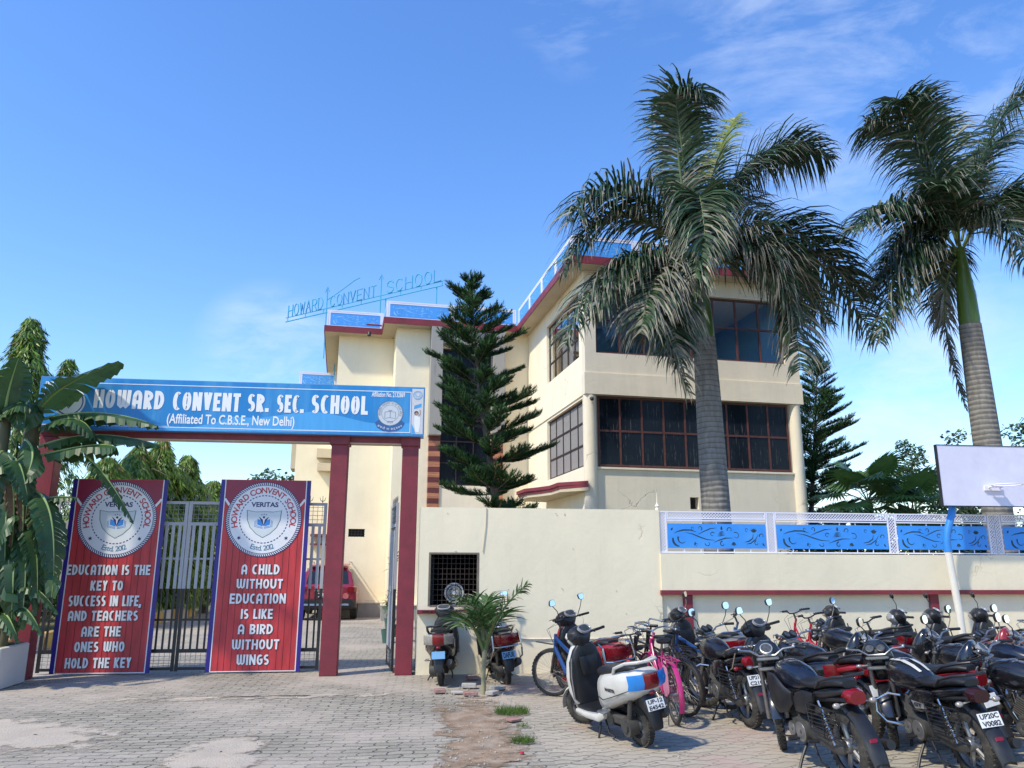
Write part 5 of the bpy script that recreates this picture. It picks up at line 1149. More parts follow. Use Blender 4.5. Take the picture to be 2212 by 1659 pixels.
# ------------------------------------------------------------------ trees with leaf clusters
M_ASH = leafmat('ashoka leaf', (0.17, 0.28, 0.035), transl=.3, rough=.4, spec=.45)
M_ASHD = leafmat('ashoka dark leaf', (0.09, 0.165, 0.026), transl=.2, rough=.4, spec=.45)
M_ASHY = leafmat('ashoka new leaf', (0.28, 0.20, 0.06), transl=.3)
def ashoka(label, base, H, rad, seed, n=1500, group='ashoka trees behind the gate', leaf=.2, z0=.4, tip=.6):
    r = random.Random(seed); t = thing('ashoka_tree', label, 'tree', base, 0, group)
    mb = MB(); mb.tube([(0, 0, 0), (.05, 0, H * .5), (0, 0, H * .97)], [.13, .09, .015], 8)
    for k in range(22):
        z = H * (.12 + .8 * k / 22); a = r.uniform(0, 6.28); L = rad * .8; mb.tube([(0, 0, z), (L * .5 * math.cos(a), L * .5 * math.sin(a), z + .1), (L * math.cos(a), L * math.sin(a), z - .15)], [.03, .02, .006], 5)
    mb.build('trunk', M_BARK, t)
    mb = MB(); ph = [r.uniform(0, 6.28) for _ in range(4)]
    for k in range(n):
        f = r.random() ** .85; z = z0 + (H - z0) * f; w_ = rad * (.55 + .45 * math.sin(math.pi * min(1, .25 + f * .9))) * (1 if f < .7 else max(.10, (1 - (f - .7) / .3) ** tip))
        a = r.uniform(0, 6.28); w_ *= 1 + .25 * math.sin(3 * a + ph[0] + z * 2) + .15 * math.sin(z * 5 + ph[1]); q = w_ * math.sqrt(r.uniform(.12, 1)); p = Vector((q * math.cos(a), q * math.sin(a), z))
        out = Vector((math.cos(a), math.sin(a), 0)); tw = Vector((-out.y, out.x, 0))
        mi = 2 if (r.random() < .01 + (.10 if f > .9 else 0)) else (0 if r.random() < .6 else 1)
        for j in range(5):
            d = (out * r.uniform(.1, .7) + tw * r.uniform(-.6, .6) + Vector((0, 0, r.uniform(-1.3, -.5)))).normalized(); L = leaf * r.uniform(.7, 1.3); wv = (d.cross(out) + Vector((r.uniform(-.4, .4), r.uniform(-.4, .4), 0)))
            wv = wv.normalized() * L * .11 if wv.length > .01 else tw * .02
            p_ = p + tw * r.uniform(-.1, .1) + out * r.uniform(-.05, .08) + Vector((0, 0, r.uniform(-.08, .08))); m1 = p_ + d * L * .45; e = p_ + d * L + out * .02
            mb.cur = mi; mb.add([tuple(p_), tuple(m1 - wv), tuple(e), tuple(m1 + wv)], [(0, 1, 2, 3)])
    mb.build('crown', [M_ASH, M_ASHD, M_ASHY], t, smooth=0); return t
def foot(px, py, Y): p = at(px, py, Y); return Vector((p.x, Y, 0)), p.z
b, h = foot(70, 690, 22); ashoka('tallest ashoka tree with drooping leaves rising behind the left end of the signboard', b, h, 1.3, 31, 2600)
b, h = foot(150, 775, 25); ashoka('thin topped ashoka tree just peeping over the signboard', b, h, .9, 32, 900)
for k, (px, py, Y, rd, lab) in enumerate(((300, 965, 24, 1.2, 'ashoka tree under the signboard behind the first banner'), (352, 952, 25, 1.15, 'bushy ashoka tree right of the first banner, under the beam'), (408, 985, 26, 1.0, 'pointed ashoka tree in the gap between the two banners'), (462, 1040, 28, 1.0, 'lowest ashoka tree just left of the second banner'), (235, 990, 22, 1.1, 'ashoka tree hidden behind the banana leaves'))):
    b, h = foot(px, py, Y); ashoka(lab, b, h, rd * 1.12, 40 + k, 2100)
M_BUSH = leafmat('hedge leaf', (0.05, 0.095, 0.02), transl=.2); M_BUSHD = leafmat('hedge dark leaf', (0.022, 0.05, 0.014), transl=.15)
def clump(mb, c, rad, n, r, leaf, mats=2, flat=.55):
    for k in range(n):
        d = Vector((r.gauss(0, 1), r.gauss(0, 1), r.gauss(0, 1))).normalized(); q = r.uniform(.35, 1) ** .6; p = Vector((c[0] + d.x * rad[0] * q, c[1] + d.y * rad[1] * q, c[2] + d.z * rad[2] * q))
        L = leaf * r.uniform(.6, 1.3); u = Vector((r.uniform(-1, 1), r.uniform(-1, 1), r.uniform(-.7, .5))).normalized(); v = u.cross(Vector((r.uniform(-1, 1), r.uniform(-1, 1), 1))).normalized() * L * flat * .5
        mb.cur = r.randrange(mats); m1 = p + u * L * .5
        mb.add([tuple(p), tuple(m1 - v), tuple(p + u * L), tuple(m1 + v)], [(0, 1, 2, 3)])
def bush(label, c, rad, n, seed, leaf=.12, name='shrub', cat='shrub', mats=None, group=None):
    r = random.Random(seed); t = thing(name, label, cat, (c[0], c[1], 0), 0, group); mb = MB()
    for k in range(7): a = r.uniform(0, 6.28); mb.tube([(0, 0, 0), (rad[0] * .3 * math.cos(a), rad[1] * .3 * math.sin(a), c[2]), (rad[0] * .6 * math.cos(a), rad[1] * .6 * math.sin(a), c[2] + rad[2] * .5)], [.03, .02, .008], 5)
    mb.build('stems', M_BARK, t); mb = MB()
    for k in range(9): clump(mb, (r.uniform(-.55, .55) * rad[0], r.uniform(-.55, .55) * rad[1], c[2] + r.uniform(-.5, .55) * rad[2]), [q * r.uniform(.35, .6) for q in rad], n // 9, r, leaf)
    mb.build('foliage', mats or [M_BUSH, M_BUSHD], t, smooth=0); return t
for k, (x, y, w_, h_, lab) in enumerate(((-9.3, 19, 1.2, 1.5, 'dense green shrub behind the left banner beside the drive'), (-8.7, 22, 1.0, 1.6, 'green shrub beside the painted kerb between the banners'), (-8.8, 25.5, 1.1, 1.7, 'green shrub far along the drive below the ashoka trees'), (-8.4, 29, 1.2, 1.9, 'farthest green shrub at the end of the kerb'), (-9.8, 16, 1.2, 1.4, 'dark shrub beside the left gate pillar'))):
    bush(lab, (x, y, h_ * .55), (w_, 1.6, h_ * .6), 3200, 60 + k, .13, group='shrubs along the drive')
M_TREE = leafmat('feathery tree leaf', (0.12, 0.18, 0.08), transl=.25); M_TREE2 = leafmat('feathery tree dark leaf', (0.07, 0.12, 0.055), transl=.2)
def tree(label, base, H, crowns, seed, leaf=.2, n=500, name='broadleaf_tree', mats=None, tr=.16):
    r = random.Random(seed); t = thing(name, label, 'tree', base); mb = MB(); mb.tube([(0, 0, 0), (.1, 0, H * .35), (0, 0, H * .8)], [tr, tr * .7, tr * .25], 8)
    for c in crowns: mb.tube([(0.05, 0, H * .35), (c[0] * .6, c[1] * .6, (H * .35 + c[2]) / 2 + .2), (c[0], c[1], c[2])], [tr * .5, tr * .3, .02], 5)
    mb.build('trunk', M_BARK, t); mb = MB()
    for c in crowns: 
        for k in range(4): 
            s = c[3] * .6; clump(mb, (c[0] + r.uniform(-s, s), c[1] + r.uniform(-s, s), c[2] + r.uniform(-s, s)), (c[3] * r.uniform(.4, .7),) * 2 + (c[3] * r.uniform(.4, .6),), n // 4, r, leaf)
    mb.build('crown', mats or [M_TREE, M_TREE2], t, smooth=0); return t
b, h = foot(583, 1015, 45); tree('small leafy tree far behind the gate above the second banner', b, h, [(-1.2, 0, h - 1.0, 1.0), (0, 0, h - .6, 1.0), (1.2, 0, h - 1.1, 1.0), (0, 0, h - 1.8, 1.5), (-1.5, 0, h - 2.2, 1.4), (1.6, 0, h - 2.3, 1.4)], 71, .28, 420)
b, h = foot(1960, 948, 52); tree('tall feathery grey green tree beyond the yard behind the fan palms', b, h, [(.2, 0, h - 1.2, 1.1), (-.3, 0, h - 2.6, 1.2), (.5, 0, h - 3.6, 1.5), (-1.7, 0, h - 4.2, 1.2), (2.3, 0, h - 4.4, 1.3), (3.4, 0, h - 5.5, 1.6), (-.4, 0, h - 5.6, 2.2), (1.8, 1, h - 6.8, 2.5)], 72, .30, 520)
b, h = foot(2030, 1000, 50); tree('lower feathery tree left of the backboard', b, h, [(0, 0, h - 1, 1.0), (-1, 0, h - 2, 1.2), (1, 0, h - 2.2, 1.3), (0, 0, h - 3.6, 2.0), (2.4, 0, h - 3.8, 2.0)], 73, .28, 480)
b, h = foot(2215, 870, 30); tree('green tree at the right edge behind the second palm', b, h, [(0, 0, h - .8, 1.0), (.6, 0, h - 1.6, 1.2), (-.2, 0, h - 2.4, 1.1), (-1.2, 0, h - 2.7, .7), (.2, 0, h - 3.4, 1.3), (1, 0, h - 4.2, 1.6)], 74, .2, 600)
bush('flowering bush behind the railing left of the second palm', (13.6, 17.5, 1.9), (1.0, .8, 1.1), 3200, 75, .11)
bush('dark green bush behind the railing under the backboard', (11.0, 18.5, 1.5), (1.5, .9, 1.2), 3200, 76, .12)
bush('leafy bush right of the second palm trunk behind the railing', (14.8, 16.6, 1.8), (1.0, .8, 1.0), 3000, 77, .11)
b, h = foot(2075, 940, 20); tree('thin flowering tree top peeping over the backboard', b, h, [(-.3, 0, h - .25, .4), (.2, 0, h - .6, .4), (-.6, 0, h - .9, .5), (0, 0, h - 1.6, .8)], 78, .12, 240, tr=.07)
for k, (x, y, w_, h_) in enumerate(((8.6, 16.6, .9, 1.25), (10.2, 16.2, 1.0, 1.35), (12.0, 16.4, 1.1, 1.4), (13.2, 15.6, 1.0, 1.4), (14.6, 15.8, 1.1, 1.5), (16.3, 16.5, 1.2, 1.5), (15.2, 19.5, 1.6, 1.9), (17.6, 21, 1.8, 2.0))):
    bush(('low leafy shrub in the yard seen through the railing just right of the tall palm', 'leafy shrub seen through the second railing panel', 'leafy shrub seen through the third railing panel, left of the pole', 'leafy shrub in the yard directly behind the basketball pole', 'leafy shrub behind the railing under the right half of the backboard', 'leafy shrub at the right edge behind the railing', 'taller shrub behind the second palm trunk', 'far shrub at the right edge behind the backboard')[k], (x, y, h_), (w_, .8, h_ * .85), 3000, 160 + k, .12, group='shrubs behind the railing')
# fan palms behind the railing
M_FAN = leafmat('fan palm leaf', (0.10, 0.19, 0.05), rough=.38, transl=.2, spec=.5)
def fan_palm(label, base, H, n, seed, R_=.62, lean=0):
    r = random.Random(seed); t = thing('fan_palm', label, 'fan palm', base, 0, 'fan palms behind the railing'); mb = MB(); mb.tube([(0, 0, 0), (0, 0, H * .6), (0, 0, H)], [.16, .13, .10], 10); mb.build('trunk', M_BARK, t)
    for k in range(n):
        a = 2.4 * k + r.uniform(-.3, .3); e = 1.25 - 1.55 * k / n; d = Vector((math.cos(a) * math.cos(e), math.sin(a) * math.cos(e), math.sin(e))); L = r.uniform(.75, 1.05); p0 = Vector((0, 0, H)); c = p0 + d * L + Vector((0, 0, -.12 * L)); mb = MB(); mb.cur = 1; mb.tube([p0, p0 + d * L * .5 + Vector((0, 0, .05)), c], [.016, .012, .010], 5); mb.cur = 0
        tg = (d + Vector((0, 0, -.35))).normalized(); sd = tg.cross(Vector((0, 0, 1))).normalized(); up = sd.cross(tg)
        for j in range(30):
            b = R(-125 + 250 * j / 29); v = tg * math.cos(b) + sd * math.sin(b); Lr = R_ * r.uniform(.85, 1.05) * (.72 + .28 * math.cos(b * .6)); wv = (tg * -math.sin(b) + sd * math.cos(b)) * .038
            m1 = c + v * Lr * .55 + up * .04; e_ = c + v * Lr + Vector((0, 0, -.13 * Lr)); mb.add([tuple(c - wv * .2), tuple(c + wv * .2), tuple(m1 + wv), tuple(m1 - wv)], [(0, 1, 2, 3)]); mb.add([tuple(m1 - wv), tuple(m1 + wv), tuple(e_ + Vector((0, 0, -.03)))], [(0, 1, 2)])
        mb.build('fan_leaf', [M_FAN, M_RACH], t, smooth=0)
    return t
fan_palm('fan palm behind the railing, right beside the pine', at(1875, 1075, 19) * 1 - Vector((0, 0, at(1875, 1075, 19).z)), 3.25, 15, 81, .9)
fan_palm('second fan palm behind the railing, nearer the backboard', at(1965, 1100, 18.5) - Vector((0, 0, at(1965, 1100, 18.5).z)), 2.9, 14, 82, .85)
# light green fern-like shrub
def fern(label, base, H, n, seed, name='fern_shrub', L=.9, leaf=.1, m=None):
    r = random.Random(seed); t = thing(name, label, 'shrub', base)
    for k in range(n):
        a = r.uniform(0, 6.28); e = r.uniform(.2, 1.2); d = Vector((math.cos(a) * math.cos(e), math.sin(a) * math.cos(e), math.sin(e))); p0 = Vector((0, 0, H)); p2 = p0 + d * L * r.uniform(.7, 1.1) + Vector((0, 0, -.25)); p1 = p0 + d * L * .6 + Vector((0, 0, .15)); mb = MB()
        mb.tube([bez(p0, p1, p2, i / 6) for i in range(7)], [.01, .009, .008, .007, .006, .004, .002], 4)
        for i in range(30):
            u = .15 + .85 * i / 30; p = bez(p0, p1, p2, u); tg = (p2 - p0).normalized(); sd = tg.cross(Vector((0, 0, 1))).normalized()
            for s in (-1, 1): q = p + (sd * s + tg * .4 + Vector((0, 0, -.25))).normalized() * leaf * 1.6 * (1.1 - u * .6); w_ = tg * leaf * .22; mb.add([tuple(p - w_), tuple(p + w_), tuple(q)], [(0, 1, 2)])
        mb.build('branch', m or leafmat('fern leaf', (.10, .19, .03), transl=.3), t, smooth=0)
    mb = MB(); mb.tube([(0, 0, 0), (0, 0, H)], [.05, .03], 6); mb.build('stem', M_BARK, t); return t
p = at(1850, 1092, 16.5); fern('light green fern-like shrub behind the railing below the pine', (p.x, 16.5, 0), 2.35, 16, 83)

# ------------------------------------------------------------------ banana plants at the left edge
M_BAN = leafmat('banana leaf', (0.040, 0.092, 0.028), var=.4, rough=.42, transl=.25, spec=.5, vscale=2)
M_BANR = mat('banana midrib', (.24, .32, .10), rough=.4)
M_BAND = leafmat('dry banana leaf', (.16, .10, .055), transl=.05, rough=.8)
M_BSTEM = mat('banana stem', (.065, .07, .03), rough=.6, var=.4, stretch=(2, 2, .3), dirt=(.09, .06, .035), dirt_amt=.8)
def banana_leaf(parent, o, p0, p1, p2, W, r, tear=.25, fold=.5, dry=False, tipd=False):
    mb = MB(); n = 30; c = p1 * 2 - (p0 + p2) * .5; P = [bez(p0, c, p2, i / n) for i in range(n + 1)]
    mb.cur = 1; mb.tube(P, [.026 * (1 - .85 * i / n) for i in range(n + 1)], 6)
    gap = {1: r.uniform(0, .2), -1: r.uniform(0, .2)}
    for s in (-1, 1):
        hang = 0; prev = None
        for i in range(n + 1):
            f = i / n; tg = (P[min(i + 1, n)] - P[max(i - 1, 0)]).normalized(); sd = tg.cross(Vector((0, 0, 1)))
            if sd.length < .1: sd = Vector((0, -1, 0)).cross(tg)
            sd.normalize(); up = sd.cross(tg)
            if up.z < 0: up = -up
            ww = W * (max(0, math.sin(math.pi * min(1, (f * .93 + .05)) ** .75)) ** .55) * (0 if f < .06 else 1)
            fl = fold + .25 * math.sin(f * 9 + s) 
            a = P[i] + up * .006; m1 = P[i] + sd * s * ww * .55 * math.cos(fl * .4) + up * (-ww * .5 * math.sin(fl * .4)) + tg * ww * .22; e = m1 + sd * s * ww * .5 * math.cos(fl) - Vector((0, 0, ww * .5 * math.sin(fl))) + tg * ww * .18 + up * .02 * math.sin(i * 2.1)
            row = (a, m1, e)
            if prev is not None and ww > 0.01:
                mb.cur = 2 if dry or (tipd and f > .86) else 0
                torn = r.random() < tear
                q = [Vector(v) for v in row]
                if torn: q[2] = q[2].lerp(prev[2], .45) + Vector((0, 0, -.02)); q[1] = q[1].lerp(prev[1], .12)
                mb.add([tuple(prev[0]), tuple(q[0]), tuple(q[1]), tuple(prev[1])], [(0, 1, 2, 3)]); mb.add([tuple(prev[1]), tuple(q[1]), tuple(q[2]), tuple(prev[2])], [(0, 1, 2, 3)])
            prev = row
    return mb.build('leaf', [M_BAN, M_BANR, M_BAND], parent, smooth=30, org=o)
def banana(label, foot_, stem, leaves, seed, rs=(.12, .07)):
    r = random.Random(seed); t = thing('banana_plant', label, 'banana plant', foot_, 0, 'banana plants at the gate'); o = Vector(foot_)
    mb = MB(); mb.tube([o, o.lerp(stem, .5) + Vector((.03, 0, 0)), stem], [rs[0], (rs[0] + rs[1]) / 2, rs[1]], 12); mb.build('stem', M_BSTEM, t, org=o)
    for lf in leaves:
        pts, ys, W = lf[:3]; kw = lf[3] if len(lf) > 3 else {}; p = [at(x, y, Yd) for (x, y), Yd in zip(pts, ys)]; banana_leaf(t, o, *p, W, r, **kw)
    return t
s1 = at(80, 880, 12.2)
banana('large banana plant with a leaf raised over the left end of the signboard', (s1.x - .25, 12.2, .5), s1, [
    [[(75, 900), (140, 835), (258, 782)], (12.2, 12.15, 12.0), .43, dict(fold=.4, tear=.22)],
    [[(95, 905), (220, 893), (340, 920)], (12.2, 12.1, 11.9), .24, dict(fold=1.1, tear=.2)],
    [[(80, 930), (160, 905), (203, 945)], (12.2, 12.0, 11.9), .27, dict(fold=1.0)],
    [[(85, 965), (210, 940), (345, 962)], (12.25, 12.2, 12.1), .24, dict(fold=1.1, tear=.15)],
    [[(85, 985), (200, 962), (252, 968)], (12.2, 12.0, 11.9), .26, dict(fold=1.2, tear=.2)],
    [[(185, 985), (235, 1040), (288, 1128)], (12.0, 11.9, 11.9), .19, dict(fold=.55, tear=.55)],
    [[(60, 890), (45, 870), (-5, 905)], (12.1, 11.9, 11.8), .3, dict(fold=.8)],
    [[(65, 890), (58, 870), (53, 925)], (12.2, 11.9, 11.8), .3, dict(fold=.9)],
    [[(55, 950), (70, 990), (40, 1060)], (12.1, 11.8, 11.7), .2, dict(tear=.4, fold=.8)]], 91, (.14, .10))
XL = [
    [[(30, 1000), (0, 990), (-40, 1080)], (12.0, 11.8, 11.7), .26, dict(fold=.9, tear=.3)],
    [[(30, 1060), (15, 1100), (10, 1250)], (11.9, 11.7, 11.6), .2, dict(tear=.5, fold=.8)],
    [[(55, 1000), (60, 1060), (50, 1160)], (12.0, 11.8, 11.8), .13, dict(dry=True, tear=.6, fold=1.4)]]
s2 = at(15, 900, 11.9)
banana('banana plant at the left edge with a torn upright leaf', (s2.x - .1, 11.95, .5), s2, [
    [[(10, 900), (20, 840), (40, 775)], (11.9, 11.8, 11.7), .28, dict(fold=.35, tear=.15)],
    [[(5, 920), (-30, 860), (-80, 850)], (11.9, 11.8, 11.7), .3, dict(fold=.5)],
    [[(20, 990), (45, 1010), (60, 1090)], (11.9, 11.7, 11.6), .22, dict(tear=.4)],
    [[(10, 980), (-10, 1000), (-30, 1120)], (11.9, 11.7, 11.6), .25, dict(tear=.3)],
    [[(18, 1010), (30, 1080), (22, 1220)], (11.8, 11.75, 11.7), .16, dict(dry=True, tear=.5, fold=1.3)],
    [[(40, 1030), (50, 1080), (47, 1180)], (11.8, 11.75, 11.7), .12, dict(dry=True, tear=.5, fold=1.3)]] + XL, 92)
s3 = at(45, 1110, 11.95)
banana('banana plant in front of the left gate pillar with long ribbed leaves', (s3.x - .05, 11.95, .5), s3, [
    [[(50, 1090), (110, 1075), (165, 1075)], (11.95, 11.9, 11.9), .16, dict(fold=.9)],
    [[(70, 1060), (110, 1120), (112, 1290)], (11.95, 11.6, 11.5), .24, dict(fold=.5, tear=.4)],
    [[(40, 1130), (90, 1130), (95, 1280)], (12, 11.8, 11.7), .2, dict(fold=.8, tear=.3)],
    [[(40, 1130), (10, 1120), (-30, 1230)], (11.9, 11.7, 11.6), .26, dict(fold=.8, tear=.3)],
    [[(40, 1150), (75, 1170), (78, 1330)], (11.9, 11.7, 11.6), .2, dict(fold=.8, tear=.4)],
    [[(35, 1160), (55, 1200), (45, 1360)], (11.9, 11.7, 11.6), .18, dict(fold=.8, tear=.4)],
    [[(35, 1180), (30, 1230), (25, 1340)], (11.9, 11.6, 11.6), .22, dict(fold=.9, tear=.3)]], 93, (.1, .07))
s4 = at(10, 1330, 11.85)
banana('small banana sucker sprouting from the planter', (s4.x, 11.9, .5), s4, [
    [[(5, 1330), (55, 1265), (125, 1325)], (11.9, 11.7, 11.6), .15, dict(fold=1.0)],
    [[(5, 1330), (30, 1290), (70, 1300)], (11.9, 11.7, 11.7), .14, dict(fold=.9)],
    [[(5, 1350), (45, 1310), (90, 1370)], (11.9, 11.65, 11.5), .14, dict(fold=1.0)],
    [[(0, 1340), (15, 1330), (40, 1385)], (11.9, 11.6, 11.5), .16, dict(fold=1.0)],
    [[(0, 1340), (-10, 1300), (-40, 1330)], (11.9, 11.7, 11.6), .15, dict(fold=1.0)]], 94, (.06, .04))

# ------------------------------------------------------------------ palm sapling in front of the guard room, pot plants, grass, bricks
sp = gnd(1044, 1500); t = thing('palm_sapling', 'young palm sapling with a bent frond growing between the two parked scooters', 'palm sapling', sp)
mb = MB(); mb.tube([sp, sp + Vector((.0, 0, .25)), sp + Vector((.01, 0, .55)), sp + Vector((.01, 0, .8))], [.035, .028, .035, .022], 12); mb.build('stem', mat('sapling stem', (.28, .26, .15), rough=.6, var=.3, stretch=(1, 1, .3)), t, org=sp)
r = random.Random(5); Ys = sp.y
for pts, ys in (([(1046, 1410), (1085, 1320), (1143, 1262)], (0, -.05, -.1)), ([(1046, 1400), (1030, 1320), (985, 1295)], (0, -.1, -.25)), ([(1046, 1400), (1045, 1330), (1055, 1290)], (0, .1, .2)), ([(1045, 1405), (1015, 1345), (990, 1350)], (0, -.2, -.4)), ([(1047, 1405), (1070, 1340), (1095, 1330)], (0, -.25, -.5)), ([(1046, 1400), (1045, 1340), (1020, 1310)], (0, .2, .45))):
    p = [at(x, y, Ys + d) for (x, y), d in zip(pts, ys)]; c = p[1] * 2 - (p[0] + p[2]) * .5
    frond(p[0], c, p[2], r, nl=30, ll=.26, mats=[leafmat('sapling leaf', (.045, .10, .025), transl=.2), M_RACH, M_FRONDD], wl=.022, dry=.03, parent=t, org=sp, droop=.7, base=.25)
def grass_tuft(px, py, rad, n, seed, label, h=.09):
    r = random.Random(seed); c = gnd(px, py); mb = MB()
    for k in range(n):
        a = r.uniform(0, 6.28); q = rad * math.sqrt(r.random()); x, y = q * math.cos(a) * 1.25, q * math.sin(a); hh = h * r.uniform(.4, 1.1); lx, ly = r.uniform(-.06, .06), r.uniform(-.06, .06); b = r.uniform(0, 3.14); w_ = .0035
        mb.add([(x - w_ * math.cos(b), y - w_ * math.sin(b), 0), (x + w_ * math.cos(b), y + w_ * math.sin(b), 0), (x + lx, y + ly, hh)], [(0, 1, 2)])
    ob = mb.build('grass_tuft', leafmat('grass blade', (.10, .17, .03), transl=.25), smooth=0); ob.location = (c.x, c.y, .015); return tag(ob, label, 'grass', 'grass tufts in the dirt strip')
grass_tuft(1106, 1543, .16, 700, 1, 'larger tuft of green grass at the edge of the wavy pavers')
grass_tuft(1130, 1606, .09, 350, 2, 'smaller tuft of green grass low in the dirt strip', .07)
grass_tuft(1130, 1573, .05, 60, 3, 'sparse tuft of dry grass between the two green tufts', .05)
M_LB = mat('loose red brick', (.34, .17, .15), rough=.9, var=.25, vscale=8, dirt=(.45, .4, .35), dirt_amt=.7, bump=.5)
M_LG = mat('loose grey paver', (.40, .37, .34), rough=.9, var=.2, vscale=8, bump=.5)
bl = [((950, 1499), .15, .10, .05, M_LB, .2, 'red and white loose brick in front of the leftmost scooter'), ((1013, 1488), .20, .11, .06, M_LG, -.1, 'pale loose paver left of the palm sapling'), ((1016, 1505), .18, .1, .05, M_LB, .1, 'red loose brick at the foot of the palm sapling'), ((1075, 1492), .20, .12, .05, M_LG, .5, 'grey loose paver right of the palm sapling'), ((1063, 1503), .16, .12, .05, M_LG, .9, 'tilted grey loose paver behind the dirt strip'), ((988, 1500), .17, .11, .03, M_LG, .0, 'flat grey loose paver between the scooter and the sapling'), ((1110, 1560), .16, .1, .03, M_LB, .6, 'reddish loose paver beside the larger grass tuft'), ((1020, 1470), .18, .1, .05, M_LB, .3, 'dark red loose brick behind the sapling')]
for (px, py), a, b_, h_, m, rt, lab in bl:
    c = gnd(px, py); mb = MB(); mb.bevbox((0, 0, h_ / 2 + .006), (a, b_, h_), .008, Matrix.Rotation(rnd.uniform(-.08, .08), 3, 'X')); ob = mb.build('loose_brick', m); ob.location = (c.x, c.y, .008); ob.rotation_euler = (0, 0, rt); tag(ob, lab, 'brick', 'loose bricks around the sapling')
mb = MB(); r = random.Random(9)
for k in range(420):
    px, py = r.choice([(r.uniform(945, 1160), r.uniform(1515, 1659)), (r.uniform(960, 1120), r.uniform(1470, 1525)), (r.uniform(100, 2100), r.uniform(1480, 1655))]); c = gnd(px, py); s = r.uniform(.004, .015); mb.sphere((c.x, c.y, .012 + s * .3), (s, s * r.uniform(.6, 1), s * .6), 5, 3)
struct(mb.build('pebbles', mat('pebble', (.42, .37, .31), rough=.9, var=.3), smooth=0), 'stuff')
c = gnd(1127, 1632); mb = MB(); mb.lathe([(0, .001), (0, .022), (.014, .022), (.016, .018), (.016, .001)], axis='Z', n=14); ob = mb.build('bottle_cap', mat('red plastic cap', (.5, .03, .05))); ob.location = (c.x, c.y, .018); tag(ob, 'small red bottle cap lying at the bottom of the dirt strip', 'bottle cap')
# pot plants inside the gate
p = gnd(848, 1350); M_POT = mat('green pot', (.05, .12, .10), rough=.6); px_, py_ = -.75, 18.5
def pot_plant(x, y, h, label, seed, n=16, L=.45, m=None):
    r = random.Random(seed); t = thing('pot_plant', label, 'pot plant', (x, y, 0), 0, 'pot plants inside the gate'); mb = MB(); mb.lathe([(0, .001), (0, .11), (.26, .15), (.28, .155), (.28, .13), (.24, .12), (.24, .001)], axis='Z', n=18); mb.build('pot', M_POT, t)
    mb = MB(); mb.tube([(0, 0, .24), (.02, 0, h * .6), (0, 0, h)], [.02, .015, .012], 6); mb.build('stem', M_BARK, t); mb = MB()
    for k in range(n * 2):
        a = r.uniform(0, 6.28); e = r.uniform(-.3, 1.3); d = Vector((math.cos(a) * math.cos(e), math.sin(a) * math.cos(e), math.sin(e))); l = L * r.uniform(.6, 1.1); z = h - r.uniform(0, .25); w_ = d.cross(Vector((0, 0, 1))).normalized() * .016; q = Vector((0, 0, z)); m1 = q + d * l * .5 + Vector((0, 0, .03)); e_ = q + d * l + Vector((0, 0, -.15 * l))
        mb.add([tuple(q - w_ * .5), tuple(q + w_ * .5), tuple(m1 + w_), tuple(m1 - w_)], [(0, 1, 2, 3)]); mb.add([tuple(m1 - w_), tuple(m1 + w_), tuple(e_)], [(0, 1, 2)])
    mb.build('foliage', m or leafmat('dracaena leaf', (.05, .05, .035), transl=.15), t, smooth=0)
x_ = at(845, 1250, 19).x; pot_plant(x_ + .05, 19, 1.75, 'tall dark strappy pot plant seen left of the wicket gate leaf', 1)
pot_plant(x_ - .05, 21.0, .9, 'low yellow green pot plant by the plinth inside the gate', 2, 20, .35, leafmat('yellow pot leaf', (.16, .17, .05), transl=.25))
pot_plant(x_ + .02, 17.6, .85, 'bright green pot plant at the foot of the wicket gate leaf', 3, 26, .28, leafmat('green pot leaf', (.06, .15, .03), transl=.25))

def far_wood(name, x0, x1, y, h, seed, n=5200):
    r = random.Random(seed); mb = MB()
    for k in range(n):
        x = r.uniform(x0, x1); hh = h * (.55 + .3 * math.sin(x * .21 + seed) + .2 * math.sin(x * .57)); z = hh * r.random() ** .7; L = r.uniform(.4, .9); u = Vector((r.uniform(-1, 1), r.uniform(-1, 1), r.uniform(-.6, .6))).normalized(); v = u.cross(Vector((r.uniform(-1, 1), r.uniform(-1, 1), 1))).normalized() * L * .35; p = Vector((x, y + r.uniform(-4, 4), z)); mb.cur = r.randrange(2)
        mb.add([tuple(p), tuple(p + u * L * .5 - v), tuple(p + u * L), tuple(p + u * L * .5 + v)], [(0, 1, 2, 3)])
    return struct(mb.build(name, [M_TREE, M_TREE2], smooth=0), 'stuff')
far_wood('far_wood', -60, -9, 62, 4.2, 3, 6000); far_wood('far_wood', 16, 75, 70, 6.0, 4, 7000)
# ================================================================== VEHICLES
M_RUB = mat('dusty tyre rubber', (0.022, 0.021, 0.020), rough=.85, var=.3, dirt=(.16, .14, .115), dirt_amt=.55, dscale=9, bump=.3, bscale=80)
M_BPL = mat('black plastic trim', (0.011, 0.011, 0.013), rough=.42, var=.25, dirt=(.09, .08, .07), dirt_amt=.16, dscale=5)
M_BGL = mat('black glossy paint', (0.008, 0.008, 0.011), rough=.22, var=.2, coat=.5, dirt=(.07, .065, .055), dirt_amt=.2, dscale=4)
M_NAVYP = mat('blue black paint', (0.007, 0.009, 0.018), rough=.22, var=.2, coat=.5, dirt=(.07, .065, .06), dirt_amt=.2)
M_SEAT = mat('black seat vinyl', (0.010, 0.011, 0.014), rough=.48, var=.2, bump=.12, bscale=160, dirt=(.08, .075, .065), dirt_amt=.10, dscale=3)
M_ENG = mat('dark cast engine', (0.075, 0.072, 0.068), rough=.6, metal=.4, var=.35, dirt=(.10, .085, .065), dirt_amt=.55, dscale=7)
M_ALU = mat('dull alloy', (0.34, 0.34, 0.34), rough=.42, metal=.85, var=.2, dirt=(.16, .14, .11), dirt_amt=.4, dscale=8)
